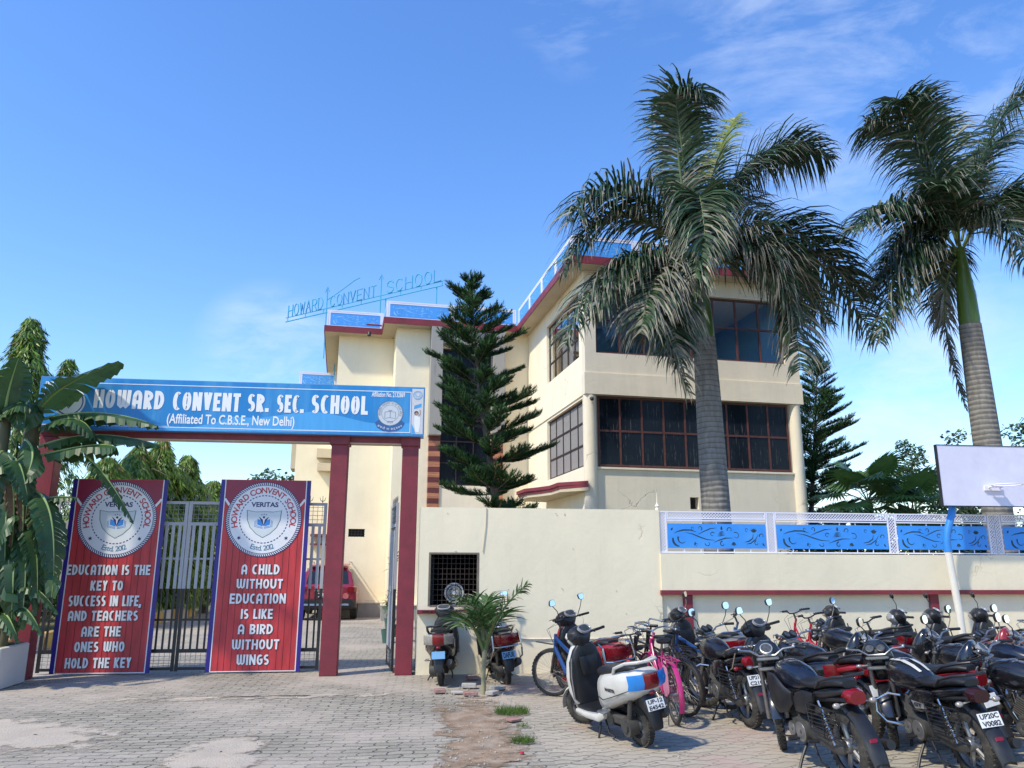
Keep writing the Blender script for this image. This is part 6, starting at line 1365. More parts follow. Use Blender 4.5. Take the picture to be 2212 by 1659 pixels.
M_CHR = mat('chrome', (0.55, 0.54, 0.52), rough=.22, metal=1.0, var=.08, dirt=(.2, .18, .15), dirt_amt=.4, dscale=9)
M_BAR = mat('dull chrome tube', (.42, .41, .39), rough=.34, metal=.9, var=.15, dirt=(.14, .12, .1), dirt_amt=.5, dscale=9)
M_WHT = mat('dusty white paint', (0.56, 0.54, 0.50), rough=.3, var=.06, coat=.3, dirt=(.36, .32, .27), dirt_amt=.35, dscale=3.5)
M_RDP = mat('deep red paint', (0.27, 0.012, 0.02), rough=.25, var=.12, coat=.4, dirt=(.16, .07, .06), dirt_amt=.25)
M_SIL = mat('silver paint', (0.40, 0.40, 0.41), rough=.35, metal=.5, var=.1)
M_TAIL = mat('red tail lens', (0.19, 0.005, 0.010), rough=.15, var=.2, coat=.4)
M_LENS = mat('clear lens', (0.34, 0.31, 0.28), rough=.15, var=.35, vscale=30, metal=.3, coat=.4)
M_AMB = mat('blue tail sticker', (0.02, 0.22, 0.62), rough=.2, var=.2, coat=.4)
M_MIRR = mat('mirror glass', (0.92, 0.85, 0.80), rough=.06, metal=1.0, var=.01)
M_PLT = mat('white number plate', (0.68, 0.68, 0.68), rough=.4, var=.05, dirt=(.45, .42, .38), dirt_amt=.4, dscale=12)
M_PLB = mat('blue number plate', (0.16, 0.34, 0.56), rough=.4, var=.08)
M_INK = mat('plate ink', (0.02, 0.02, 0.025), rough=.5)
M_DIAL = mat('instrument dial', (0.05, 0.055, 0.06), rough=.3, var=.6, vscale=40)
M_PINK = mat('magenta bicycle paint', (0.42, 0.025, 0.14), rough=.3, var=.1, coat=.3)
M_PINKL = mat('pale pink guard', (0.60, 0.24, 0.34), rough=.4, var=.1)
M_BIKB = mat('blue bicycle paint', (0.012, 0.05, 0.17), rough=.28, var=.12, coat=.3)
M_BIKR = mat('red bicycle paint', (0.40, 0.015, 0.035), rough=.3, var=.12, coat=.3)
M_BIKK = mat('black bicycle enamel', (0.014, 0.014, 0.016), rough=.35, var=.3, dirt=(.13, .08, .05), dirt_amt=.4, dscale=8)
M_SPK = mat('spoke steel', (0.38, 0.37, 0.35), rough=.35, metal=.9, var=.15)
M_GREYG = mat('grey painted panel', (0.13, 0.13, 0.13), rough=.45, var=.2, dirt=(.2, .18, .15), dirt_amt=.4)

def wheel(root, x, r, w, style='alloy', rim=None, steer=0.0, name='wheel', tread=True, spokes=5, brake=True):
    # wheel > tyre, rim; root local coordinates, axle along Y
    wh = bpy.data.objects.new(name, None); COL.objects.link(wh); wh.parent = root; wh.location = (x, 0, r); wh.rotation_euler = (0, 0, steer); wh.empty_display_size = .1
    tw = w / 2; mb = MB(); s = r * .0 + min(w * .8, r * .34)
    prof = []
    for k in range(11):
        a = math.pi * (1.12 - 1.24 * k / 10); prof.append((-math.cos(a) * -tw, r - s + s * max(-.2, math.sin(a))))
    prof = [(q[0], q[1]) for q in prof]; inner = r - s * 1.02
    mb.lathe([(prof[0][0] * .8, inner)] + prof + [(prof[-1][0] * .8, inner)], axis='Y', n=44, closed=True)
    if tread:
        for k in range(40):
            for sd in (-1, 1):
                a = 2 * math.pi * (k + (.5 if sd > 0 else 0)) / 40; c, d = math.cos(a), math.sin(a)
                mb.box((c * (r - .006), sd * tw * .38, d * (r - .006)), (.013, tw * .62, r * .10), Matrix.Rotation(-a, 3, 'Y') @ Matrix.Rotation(sd * .45, 3, 'X'))
    mb.build('tyre', M_RUB, wh)
    ri = r - s; rm = rim or M_ALU
    if style == 'alloy':
        mb = MB(); mb.lathe([(-tw * .62, ri + .004), (-tw * .62, ri - .014), (-tw * .3, ri - .024), (tw * .3, ri - .024), (tw * .62, ri - .014), (tw * .62, ri + .004), (0, ri + .002)], axis='Y', n=40, closed=True)
        mb.lathe([(-.05, .001), (-.05, .05), (-.03, .062), (.03, .062), (.05, .05), (.05, .001)], axis='Y', n=20)
        for k in range(spokes):
            a = 2 * math.pi * k / spokes
            for e in ((-.13, .13) if spokes > 3 else (0,)):
                a2 = a + e * .5; p0 = Vector((.03 * math.cos(a), 0, .03 * math.sin(a))); p1 = Vector(((ri - .015) * math.cos(a2), 0, (ri - .015) * math.sin(a2))); mb.tube([p0, p0.lerp(p1, .5), p1], [.016, .013, .012], 6, flat=(1, 1.3))
        mb.build('rim', rm, wh)
        if False: mb = MB(); mb.lathe([(.03, .02), (.03, ri * .62), (.036, ri * .62), (.036, .02)], axis='Y', n=28, closed=True); mb.build('brake_disc', M_ALU, wh)
    else:
        mb = MB(); mb.lathe([(-tw * .6, ri + .002), (-tw * .5, ri - .012), (tw * .5, ri - .012), (tw * .6, ri + .002)], axis='Y', n=44, closed=True); mb.build('rim', rm, wh)
        mb = MB(); mb.cyl((0, -.05, 0), (0, .05, 0), .016, 12); mb.cyl((0, -.032, 0), (0, -.028, 0), .03, 14); mb.cyl((0, .028, 0), (0, .032, 0), .03, 14); mb.build('hub', rm, wh)
        mb = MB(); n = 32
        for k in range(n):
            a = 2 * math.pi * k / n; sd = -1 if k % 2 else 1; b = a + (.45 if (k // 2) % 2 else -.45)
            mb.cyl((.028 * math.cos(b), sd * .028, .028 * math.sin(b)), ((ri - .008) * math.cos(a), 0, (ri - .008) * math.sin(a)), .0013, 4)
        o = mb.build('spokes', M_SPK, wh)
    return wh
def mirror(root, p0, side, h=.2, lean=.12, dia=(.062, .045), face=(-1, 0, .12), m=M_BPL, shape=0):
    p0 = Vector(p0); p1 = p0 + Vector((-.02, side * lean * .5, h * .6)); p2 = p0 + Vector((0, side * lean, h)); mb = MB(); mb.tube([p0, p1, p2], .006, 7)
    o = mb.build('mirror', M_BPL, root); f = Vector(face).normalized(); y = Vector((0, 1, 0)); y = (y - f * y.dot(f)).normalized(); z = f.cross(y)
    c = p2 + Vector((0, 0, dia[1])); n = 20
    def ring(k, off):
        out = []
        for i in range(n):
            a = 2 * math.pi * i / n; e = 2.6 if shape == 0 else 3.4; cx = math.copysign(abs(math.cos(a)) ** (2 / e), math.cos(a)); sz = math.copysign(abs(math.sin(a)) ** (2 / e), math.sin(a)); out.append(c + y * (dia[0] * k * cx * (1 + (.18 * sz * side if shape else 0))) + z * (dia[1] * k * sz) + f * off)
        return out
    mb = MB(); mb.rings([ring(.35, -.035), ring(.8, -.025), ring(1, -.002), ring(1, .004), ring(.93, .005)], cap=True); mb.build('mirror_housing', m, o)
    mb = MB(); mb.add([tuple(q) for q in ring(.9, .007)], [tuple(range(n))]); mb.build('mirror_glass', M_MIRR, o, smooth=0); return o
def plate(root, c, nrm, up, w, h, lines, m=None, name='number_plate'):
    c, nrm, up = Vector(c), Vector(nrm).normalized(), Vector(up).normalized(); up = (up - nrm * up.dot(nrm)).normalized(); rt = up.cross(nrm)
    M3 = Matrix((rt, nrm * -1, up)).transposed(); mb = MB(); mb.bevbox(c, (w, .006, h), .004, M3); po = mb.build(name, m or M_PLT, root)
    if lines:
        mb = MB(); f = lambda x, z: c + rt * x + up * z + nrm * .0042; n = len(lines)
        for i, s in enumerate(lines):
            zc = h * (.5 - (i + .5) / n); hh = h / n * .36; k = len(s) / max(len(q) for q in lines); mb.flat2d(fit_text(s, -w * .42 * k, w * .42 * k, zc - hh, zc + hh, .035), f)
        mb.build('lettering', M_INK, po, smooth=0)
    return po
def grips(root, pts, r=.011, gl=.12, gm=None, name='handlebar', bm=None, levers=True):
    bm = M_BAR if bm is M_CHR or bm is None else bm
    mb = MB(); mb.tube(pts, r, 8); o = mb.build(name, bm or M_CHR, root)
    for a, b in ((pts[0], pts[1]), (pts[-1], pts[-2])):
        a, b = Vector(a), Vector(b); d = (b - a).normalized(); mb = MB(); mb.tube([a - d * .006, a, a + d * gl * .5, a + d * gl], [.014, .017, .0165, .017], 10); mb.build('grip', gm or M_BPL, o)
        if levers: mb = MB(); q = a + d * (gl + .03); mb.sphere(q, (.022, .022, .02), 10, 6); mb.tube([q, q + Vector((.05, 0, .0)), a + Vector((.06, 0, -.005))], [.007, .006, .005], 6); mb.build('lever', M_BPL if levers == 1 else M_ALU, o)
    return o
def rotz(v, a): return Matrix.Rotation(a, 3, 'Z') @ Vector(v)

def scooter(label, loc, heading, body=M_BGL, inner=M_BPL, apron=None, plate_txt=('UP21B', '1713'), plate_m=None, steer=0.25, rail=M_BPL, guard=False, tail='red', mirrors=(1, 1), group=None, visor=None, lean=.13, logo=None, mirror_h=.19, trim=None):
    t = thing('parked_scooter', label, 'scooter', loc, heading, group); t.rotation_euler = (-lean, 0, heading); apron = apron or body
    wf = wheel(t, .62, .215, .095, 'alloy', steer=steer, spokes=3, rim=M_GREYG); wheel(t, -.62, .215, .10, 'alloy', spokes=3, rim=M_ALU, brake=False)
    # front fender and fork turn with the wheel
    mb = MB(); rs = []
    for k in range(9):
        a = R(-10 + 150 * k / 8); rr = .238; ring = []
        for j in range(9): b = R(-80 + 160 * j / 8); ring.append(Vector((rr * math.cos(a) - .02 * math.cos(b) * -math.cos(a), .062 * math.sin(b), rr * math.sin(a) + .03 * (math.cos(b) - .6) * math.sin(a))))
        rs.append(ring)
    vs = [tuple(q) for g in rs for q in g]; fs = [(k * 9 + j, k * 9 + j + 1, k * 9 + 10 + j, k * 9 + 9 + j) for k in range(8) for j in range(8)]; mb.add(vs, fs); mb.build('front_fender', apron, wf)
    mb = MB(); [mb.tube([(0, s * .062, 0), (-.10, s * .05, .28)], [.018, .022], 8) for s in (-1, 1)]; mb.build('fork', M_BPL, wf)
    # leg shield: outer shell, inner panel
    mb = MB(); mb.loftz([(.24, .36, .44, .10), (.30, .35, .50, .185, 2.3), (.42, .36, .56, .215, 2.2), (.58, .37, .585, .215, 2.2), (.74, .36, .565, .195, 2.2), (.88, .335, .52, .145, 2.2), (.94, .34, .49, .10)], 22); mb.build('front_apron', apron, t)
    mb = MB(); mb.loftz([(.27, .305, .40, .13, 3), (.36, .315, .43, .212, 3.4), (.55, .325, .45, .222, 3.4), (.74, .325, .45, .200, 3.4), (.87, .315, .42, .15, 3), (.93, .32, .42, .09)], 22); mb.build('leg_shield', inner, t)
    for s in (-1, 1): mb = MB(); mb.tube([(.33, s * .228, .36), (.325, s * .232, .60), (.33, s * .20, .80)], .009, 6); mb.build('shield_trim', trim or M_BPL, t)
    mb = MB(); mb.loftz([(.60, .285, .335, .09, 3), (.72, .27, .335, .115, 3), (.80, .285, .335, .11, 3)], 14); mb.build('glove_box', inner, t)
    # floorboard
    mb = MB(); mb.loftx([(.40, .22, .30, .17, 4), (.2, .215, .285, .185, 5), (-.08, .215, .285, .18, 5), (-.2, .24, .33, .16, 4)], 18); mb.build('floorboard', inner, t)
    for s in (-1, 1): mb = MB(); mb.loftx([(.40, .20, .25, .03, 2.5, s * .175), (.15, .185, .255, .036, 2.5, s * .19), (-.12, .19, .28, .04, 2.5, s * .185), (-.22, .24, .36, .03, 2.5, s * .165)], 10); mb.build('floor_side_trim', body, t)
    # rear body
    mb = MB(); mb.loftx([(-.08, .30, .62, .11, 3), (-.14, .28, .68, .175, 3), (-.30, .33, .715, .215, 3.2), (-.50, .40, .75, .225, 3.2), (-.70, .47, .785, .215, 3.2), (-.86, .53, .80, .175, 3), (-.95, .59, .785, .12, 2.6)], 22); mb.build('body_panel', body, t)
    mb = MB(); mb.loftx([(-.115, .28, .5, .075, 3), (-.3, .30, .5, .12, 3), (-.55, .38, .56, .13, 3)], 12); mb.build('under_cover', M_BPL, t)
    for s in (-1, 1): mb = MB(); mb.tube([(-.15, s * .182, .46), (-.32, s * .221, .455), (-.55, s * .229, .52), (-.80, s * .203, .60), (-.92, s * .15, .635)], .0045, 5); mb.build('panel_seam', M_BPL, t)
    # seat
    mb = MB(); mb.loftx([(-.04, .655, .70, .07, 2.4), (-.10, .645, .745, .125, 2.5), (-.25, .665, .765, .15, 2.6), (-.42, .69, .785, .155, 2.6), (-.58, .715, .83, .15, 2.6), (-.74, .745, .845, .13, 2.5), (-.82, .765, .825, .08, 2.3)], 18); mb.build('seat', M_SEAT, t)
    mb = MB(); mb.tube([(-.52, .165, .735), (-.60, .19, .80), (-.80, .175, .865), (-.95, .10, .88), (-.99, 0, .885), (-.95, -.10, .88), (-.80, -.175, .865), (-.60, -.19, .80), (-.52, -.165, .735)], .016, 8, flat=(1, 1.2)); mb.build('grab_rail', rail, t)
    # tail lights, fender, plate
    def tailpart(y0, y1, m, nm):
        mb = MB(); n = 5; vs = []
        for i in range(n):
            y = y0 + (y1 - y0) * i / (n - 1); xb = -.968 + 2.0 * y * y; vs += [(xb - .000, y, .615), (xb - .028, y, .675), (xb - .012, y, .765)]
        mb.add(vs, [(3 * i + j, 3 * i + 3 + j, 3 * i + 4 + j, 3 * i + 1 + j) for i in range(n - 1) for j in range(2)]); mb.build(nm, m, t)
    tailpart(-.085, .085, M_TAIL, 'tail_light')
    for s in (-1, 1): tailpart(s * .086, s * .225, M_AMB if tail == 'blue' else (M_LENS if tail == 'clear' else M_TAIL), 'indicator')
    mb = MB(); mb.loftx([(-.70, .40, .60, .07), (-.80, .38, .60, .085, 3), (-.89, .33, .57, .085, 3), (-.945, .26, .44, .08, 3), (-.965, .22, .27, .06, 3)], 12); mb.build('rear_fender', M_BPL, t)
    mb = MB(); mb.sphere((-.955, 0, .575), (.018, .04, .022), 10, 6); mb.build('reflector', M_TAIL, t)
    plate(t, (-.985, 0, .47), (-1, 0, .25), (0, 0, 1), .20, .11, plate_txt, plate_m)
    # engine, exhaust, stands
    mb = MB(); mb.bevbox((-.40, .09, .25), (.42, .10, .14), .04); mb.cyl((-.60, .05, .215), (-.60, .16, .215), .095, 18); mb.cyl((-.26, .04, .25), (-.26, .15, .25), .075, 16); mb.cyl((-.60, .16, .215), (-.60, .175, .215), .05, 14); mb.tube([(-.62, .12, .24), (-.74, .12, .60)], .026, 8); mb.build('engine', M_ENG, t)
    mb = MB(); mb.tube([(-.15, -.10, .2), (-.35, -.14, .2)], .02, 8); mb.tube([(-.35, -.15, .22), (-.45, -.155, .24), (-.85, -.16, .34), (-.92, -.16, .36)], [.03, .055, .06, .035], 14); mb.build('exhaust', M_ENG, t)
    mb = MB(); g = Matrix.Rotation(lean, 3, 'X'); mb.tube([(-.05, .13, .22), (-.1, .20, .10), (-.12, .26, -.262 * math.sin(lean) + .004)], .012, 7); mb.tube([(-.12, .26, .0 - .26 * math.sin(lean) + .008), (-.18, .27, -.26 * math.sin(lean) + .008)], .014, 6, flat=(1, .5)); mb.build('side_stand', M_BPL, t)
    mb = MB(); mb.tube([(-.12, .12, .2), (-.22, .155, .09), (-.34, .155, .07)], .011, 6); mb.tube([(-.12, -.12, .2), (-.22, -.155, .09), (-.34, -.155, .07)], .011, 6); mb.build('centre_stand', M_BPL, t)
    mb = MB(); mb.tube([(-.32, .16, .34), (-.30, .24, .335)], .016, 8); mb.bevbox((-.30, .23, .335), (.15, .08, .022), .008); mb.build('foot_peg', M_ALU, t)
    # steering head: cowl, dial, bars, mirrors (turned)
    hd = bpy.data.objects.new('steering_head', None); COL.objects.link(hd); hd.parent = t; hd.location = (.40, 0, .95); hd.rotation_euler = (0, 0, steer); hd.empty_display_size = .1
    mb = MB(); mb.loftz([(-.09, -.06, .06, .075, 2.3), (.0, -.085, .115, .12, 2.3), (.06, -.09, .145, .165, 2.3), (.11, -.07, .13, .165, 2.3), (.15, -.02, .09, .12, 2.3), (.165, .02, .06, .06, 2.2)], 20); mb.build('headlight_cowl', M_BPL, hd)
    mb = MB(); mb.loftz([(-.06, .0, .11, .07, 2.3), (.0, .02, .15, .118, 2.3), (.06, .03, .175, .135, 2.3), (.10, .04, .155, .12, 2.3), (.125, .05, .11, .06, 2.2)], 18); mb.build('head_visor', visor or apron, hd)
    mb = MB(); mb.sphere((.155, 0, .045), (.03, .085, .045), 14, 8); mb.build('headlight', M_LENS, hd)
    dn = Vector((-.62, 0, .78)).normalized(); dr = Vector((0, 1, 0)); du = dn.cross(dr); dc = Vector((-.055, 0, .128))
    f = lambda a, b, k=0: tuple(dc + dr * a + du * b + dn * (.02 + k)); n = 20; e = lambda w_, h_, k: [f(w_ * math.copysign(abs(math.cos(q)) ** .7, math.cos(q)), h_ * math.copysign(abs(math.sin(q)) ** .8, math.sin(q)), k) for q in [2 * math.pi * i / n for i in range(n)]]
    mb = MB(); mb.rings([e(.108, .06, -.02), e(.108, .06, .004), e(.094, .05, .006), e(.09, .047, .0)], cap=False); mb.build('dial_bezel', M_SIL, hd)
    mb = MB(); mb.add(e(.092, .049, .001), [tuple(range(n))]); mb.build('dial', M_DIAL, hd, smooth=0)
    mb = MB(); mb.lathe([(0, .026), (.003, .032), (0, .034)], axis='Z', n=20); [None]
    grips(hd, [(-.10, .36, .085), (-.05, .22, .075), (.0, .1, .06), (.0, -.1, .06), (-.05, -.22, .075), (-.10, -.36, .085)], bm=M_BPL)
    for s, on in zip((1, -1), mirrors):
        if on: mirror(hd, (-.03, s * .20, .09), s, mirror_h, .12, shape=1)
    if guard:
        for s in (-1, 1):
            mb = MB(); mb.tube([(-.30, s * .19, .34), (-.45, s * .255, .30), (-.80, s * .25, .42), (-.96, s * .22, .56), (-.92, s * .21, .76), (-.80, s * .20, .80)], .013, 8); mb.build('side_guard', M_CHR, t)
        mb = MB(); mb.tube([(-.93, -.22, .60), (-1.02, -.15, .6), (-1.03, .15, .6), (-.93, .22, .60)], .012, 8); mb.build('rear_guard', M_CHR, t)
    if logo:
        mb = MB(); mb.flat2d(fit_text(logo, -.60, -.40, .56, .595, .05), lambda x, z: Vector((x, .2285 - (x + .5) ** 2 * .15, z))); o = mb.build('side_lettering', M_INK, t, smooth=0); fix_flip(o)
    dissolve(hd)
    return t
def fix_flip(o):
    # lettering seen from the left side of the vehicle: mirror along x so it reads from that side
    me = o.data; xs = [v.co.x for v in me.vertices]; c = min(xs) + max(xs)
    for v in me.vertices: v.co.x = c - v.co.x
    return o

def motorcycle(label, loc, heading, paint=M_BGL, panel=None, cowl='round', plate_txt=None, steer=0.3, guard=True, saree=True, lean=.13, tailm=M_TAIL, stripe=None, mirrors=(1, 1), group='motorcycles parked in the yard', seatm=M_SEAT, dials=2, logo=None, rack=False, visor=None, hb=.0, badge=None, shroud=False):
    t = thing('parked_motorcycle', label, 'motorcycle', loc, heading, group); t.rotation_euler = (-lean, 0, heading); panel = panel or paint
    wr = .30
    wheel(t, -.635, wr, .105, 'alloy', spokes=5); 
    hd = bpy.data.objects.new('front_end', None); COL.objects.link(hd); hd.parent = t; hd.location = (.635, 0, 0); hd.rotation_euler = (0, 0, steer * .9); hd.empty_display_size = .1
    wf = wheel(hd, 0, wr, .085, 'alloy', spokes=5)
    mb = MB(); rs = []; n = 9
    for k in range(11):
        a = R(5 + 165 * k / 10); rr = wr + .03; ring = [Vector(((rr + .012 * math.cos(R(b))) * math.cos(a), .06 * math.sin(R(b)), (rr + .012 * math.cos(R(b))) * math.sin(a) + wr)) - Vector((0, 0, 0)) for b in range(-100, 101, 25)]; rs.append(ring)
    m_ = len(rs[0]); mb.add([tuple(q) for g in rs for q in g], [(k * m_ + j, k * m_ + j + 1, (k + 1) * m_ + j + 1, (k + 1) * m_ + j) for k in range(10) for j in range(m_ - 1)]); mb.build('front_fender', paint, hd)
    mb = MB(); [mb.tube([(0, s * .085, wr), (-.10, s * .085, .58), (-.19, s * .085, .86)], [.024, .024, .018], 10) for s in (-1, 1)]; mb.build('fork', M_ALU, hd)
    mb = MB(); mb.bevbox((-.17, 0, .80), (.06, .22, .035), .01); mb.bevbox((-.195, 0, .90), (.06, .22, .03), .01); mb.build('fork_clamp', M_ALU, hd)
    z_ = .86
    if cowl == 'round':
        mb = MB(); mb.lathe([(-.09, .03), (-.085, .06), (-.02, .088), (.02, .092), (.03, .088)], (-.06, 0, z_ - .06), axis='X', n=24); mb.build('headlight_shell', paint, hd)
        mb = MB(); mb.lathe([(.02, .086), (.04, .06), (.046, .001)], (-.06, 0, z_ - .06), axis='X', n=24); mb.build('headlight', M_LENS, hd)
    else:
        mb = MB(); mb.loftz([(.66, -.06, .06, .06, 2.4), (.72, -.09, .10, .12, 2.4), (.80, -.11, .115, .155, 2.5), (.88, -.12, .09, .16, 2.5), (.95, -.12, .05, .14, 2.4), (1.02, -.10, -.01, .10, 2.4), (1.06, -.09, -.05, .05, 2.3)], 20); mb.build('front_fairing', visor or paint, hd)
        mb = MB(); mb.sphere((.10, 0, .80), (.03, .10, .055), 14, 8); mb.build('headlight', M_LENS, hd)
    # instruments facing the rider
    dn = Vector((-.70, 0, .72)).normalized(); du = Vector((0, 1, 0)).cross(dn) * -1; mb = MB(); mb.bevbox((-.15, 0, z_ + .10), (.07, .20 if dials > 1 else .17, .07), .02, Matrix.Rotation(R(-42), 3, 'Y')); ic = mb.build('instrument_case', M_BPL, hd)
    for s in ((-.052, .052) if dials == 2 else (0,)):
        c = Vector((-.175, s, z_ + .135)); mb = MB(); k = .046 if dials == 2 else .062; e = lambda q, o_: [tuple(c + Vector((0, 1, 0)) * (q * math.cos(a)) + du * (q * math.sin(a)) + dn * o_) for a in [2 * math.pi * i / 24 for i in range(24)]]
        mb.rings([e(k, -.04), e(k, .006), e(k * .86, .008), e(k * .84, .0)], cap=False); mb.build('dial_bezel', M_BPL if dials == 2 else M_SIL, ic); mb = MB(); mb.add(e(k * .86, .003), [tuple(range(24))]); mb.build('dial', M_DIAL, ic, smooth=0)
    mb_h = [(-.33, .37, 1.0 + hb), (-.25, .29, 1.005 + hb), (-.20, .16, .985 + hb), (-.19, .08, .93), (-.19, -.08, .93), (-.20, -.16, .985 + hb), (-.25, -.29, 1.005 + hb), (-.33, -.37, 1.0 + hb)]
    grips(hd, mb_h, levers=2)
    for s, on in zip((1, -1), mirrors):
        if on: mirror(hd, (-.245, s * .25, 1.02 + hb), s, .16, .12, (.072, .052))
    for s in (-1, 1): mb = MB(); mb.tube([(-.12, s * .09, z_ - .04), (-.12, s * .16, z_ - .045)], .008, 6); mb.sphere((-.12, s * .19, z_ - .045), (.024, .034, .02), 12, 8); mb.build('indicator', M_LENS, hd)
    mb = MB()
    for s, q in ((1, .02), (-1, .03), (1, .05)): mb.tube([(-.22, s * .12, .96), (-.05, s * (.10 + q), .92), (-.10, s * .08, .72), (-.16, s * .05, .58)], .0045, 5)
    mb.build('cables', M_BPL, hd)
    # tank, seat, side panels, tail
    mb = MB(); mb.loftx([(.42, .70, .80, .05, 2.4), (.36, .67, .87, .10, 2.4), (.25, .645, .915, .135, 2.4), (.10, .635, .915, .143, 2.4), (-.05, .645, .885, .125, 2.4), (-.16, .665, .84, .095, 2.4), (-.22, .69, .80, .08, 2.4)], 24); tk_ = mb.build('fuel_tank', paint, t)
    mb = MB(); mb.lathe([(.0, .045), (.012, .045), (.018, .03), (.018, .001)], (.14, 0, .908), axis='Z', n=20); mb.build('filler_cap', M_CHR, tk_)
    if stripe:
        mb = MB()
        for s in (-1, 1):
            mb.add([(x, s * y, z) for x, y, z in [(.30, .03, .909), (.30, .065, .902), (.10, .03, .920), (.10, .07, .913), (-.05, .03, .890), (-.05, .065, .883), (-.16, .03, .846), (-.16, .055, .84)]], [(0, 1, 3, 2), (2, 3, 5, 4), (4, 5, 7, 6)])
        mb.build('tank_stripe', stripe, tk_, smooth=60)
    if shroud:
        for s in (-1, 1): mb = MB(); mb.loftx([(.44, .60, .72, .012, 2.4, s * .12), (.36, .50, .80, .026, 2.8, s * .15), (.22, .44, .80, .03, 3, s * .165), (.08, .47, .70, .024, 2.8, s * .155), (-.02, .56, .66, .012, 2.4, s * .14)], 14); mb.build('tank_shroud', panel, t)
    if badge:
        mb = MB(); mb.add([(-.10, .166, .60), (-.30, .1705, .595), (-.33, .169, .555), (-.16, .1685, .535)], [(0, 1, 2, 3)]); po = mb.build('side_badge', M_SIL, t, smooth=0); mb = MB(); mb.flat2d(fit_text(badge, -.02, .10, .555, .59, .05), lambda x, z: Vector((-.17 - x, .1735, z))); mb.build('lettering', M_INK, po, smooth=0)
    if logo:
        mb = MB(); mb.flat2d(fit_text(logo, .02, .24, .74, .785, .03), lambda x, z: Vector((.26 - x, .146 - (x - .16) ** 2 * .12, z))); mb.build('tank_lettering', M_SIL, tk_, smooth=0)
    mb = MB(); mb.loftx([(-.10, .74, .80, .09, 2.5), (-.18, .725, .81, .115, 2.5), (-.32, .725, .80, .13, 2.6), (-.48, .745, .825, .13, 2.6), (-.58, .775, .86, .122, 2.6), (-.74, .80, .875, .105, 2.5), (-.81, .80, .86, .07, 2.4)], 20); mb.build('seat', seatm, t)
    for s in (-1, 1):
        mb = MB(); mb.loftx([(.02, .52, .58, .012, 2.4, s * .11), (-.08, .50, .67, .028, 2.6, s * .125), (-.22, .50, .71, .032, 2.8, s * .135), (-.34, .56, .715, .028, 2.6, s * .135), (-.40, .64, .71, .015, 2.4, s * .13)], 14); mb.build('side_panel', panel, t)
    mb = MB(); mb.loftx([(-.36, .64, .73, .11, 2.8), (-.52, .665, .765, .135, 2.8), (-.68, .70, .795, .12, 2.6), (-.80, .735, .81, .09, 2.5), (-.85, .75, .80, .06, 2.4)], 18); mb.build('tail_cowl', panel, t)
    mb = MB(); mb.loftx([(-.77, .70, .80, .08, 3), (-.85, .675, .80, .092, 3), (-.905, .68, .785, .07, 3)], 14); mb.build('tail_light', tailm, t)
    mb = MB(); mb.tube([(-.50, .15, .775), (-.62, .17, .85), (-.80, .15, .90), (-.88, .09, .91), (-.88, -.09, .91), (-.80, -.15, .90), (-.62, -.17, .85), (-.50, -.15, .775)], .012, 8); mb.build('grab_rail', M_CHR if rack else M_BPL, t)
    if rack: mb = MB(); [mb.tube([(-.80, y, .905), (-.95, y, .915)], .008, 6) for y in (-.06, 0, .06)]; mb.tube([(-.55, .15, .60), (-.72, .165, .68), (-.86, .15, .905)], .01, 6); mb.build('rear_rack', M_CHR, t)
    mb = MB(); rs = []
    for x, z, w_ in ((-.60, .66, .075), (-.75, .65, .072), (-.87, .58, .074), (-.965, .46, .077), (-1.03, .34, .077), (-1.065, .25, .066)): rs.append([Vector((x, -w_, z - .03)), Vector((x - .006, -w_ * .8, z)), Vector((x - .012, 0, z + .012)), Vector((x - .006, w_ * .8, z)), Vector((x, w_, z - .03)), Vector((x + .02, 0, z - .015))])
    mb.rings(rs); mb.build('rear_fender', M_BPL, t)
    mb = MB(); mb.bevbox((-1.005, 0, .415), (.012, .07, .035), .004, Matrix.Rotation(R(22), 3, 'Y')); mb.build('reflector', M_TAIL, t)
    if plate_txt is not None: plate(t, (-.945, 0, .555), (-1, 0, .35), (0, 0, 1), .20, .115, plate_txt)
    for s in (-1, 1): mb = MB(); mb.tube([(-.82, s * .05, .69), (-.83, s * .14, .68)], .008, 6); mb.sphere((-.835, s * .17, .68), (.024, .036, .024), 12, 8); mb.build('indicator', tailm if cowl == 'round' and guard else M_LENS, t)
    # frame, engine
    mb = MB(); mb.tube([(.42, 0, .82), (.38, 0, .66), (.28, 0, .40), (.12, .06, .24), (-.12, .09, .24), (-.22, .10, .40)], .02, 8); mb.tube([(.40, 0, .74), (0, .0, .68), (-.30, .09, .64), (-.85, .10, .72)], .018, 8); mb.tube([(-.05, -.0, .68), (-.30, -.09, .64), (-.85, -.10, .72)], .018, 8); mb.tube([(-.24, .10, .36), (-.30, .105, .64)], .016, 8); mb.tube([(-.24, -.10, .36), (-.30, -.105, .64)], .016, 8); mb.build('frame', M_BPL, t)
    mb = MB(); mb.bevbox((-.02, 0, .34), (.36, .22, .22), .04); mb.cyl((-.10, .10, .33), (-.10, .155, .33), .095, 20); mb.cyl((.08, .09, .32), (.08, .145, .32), .07, 18); mb.cyl((.02, -.09, .32), (.02, -.15, .32), .11, 20); mb.build('engine', M_ENG, t)
    mb = MB(); mb.lathe([(.150, .001), (.163, .05), (.158, .085), (.15, .088)], (-.10, 0, .33), axis='Y', n=22); mb.lathe([(.14, .001), (.152, .03), (.148, .058), (.14, .06)], (.08, 0, .32), axis='Y', n=18); mb.build('engine_cover', M_ALU, t)
    mb = MB(); mb.bevbox((.02, .06, .50), (.10, .06, .07), .015); mb.build('carburettor', M_ALU, t)
    mb = MB(); ry = Matrix.Rotation(R(-28), 3, 'Y')
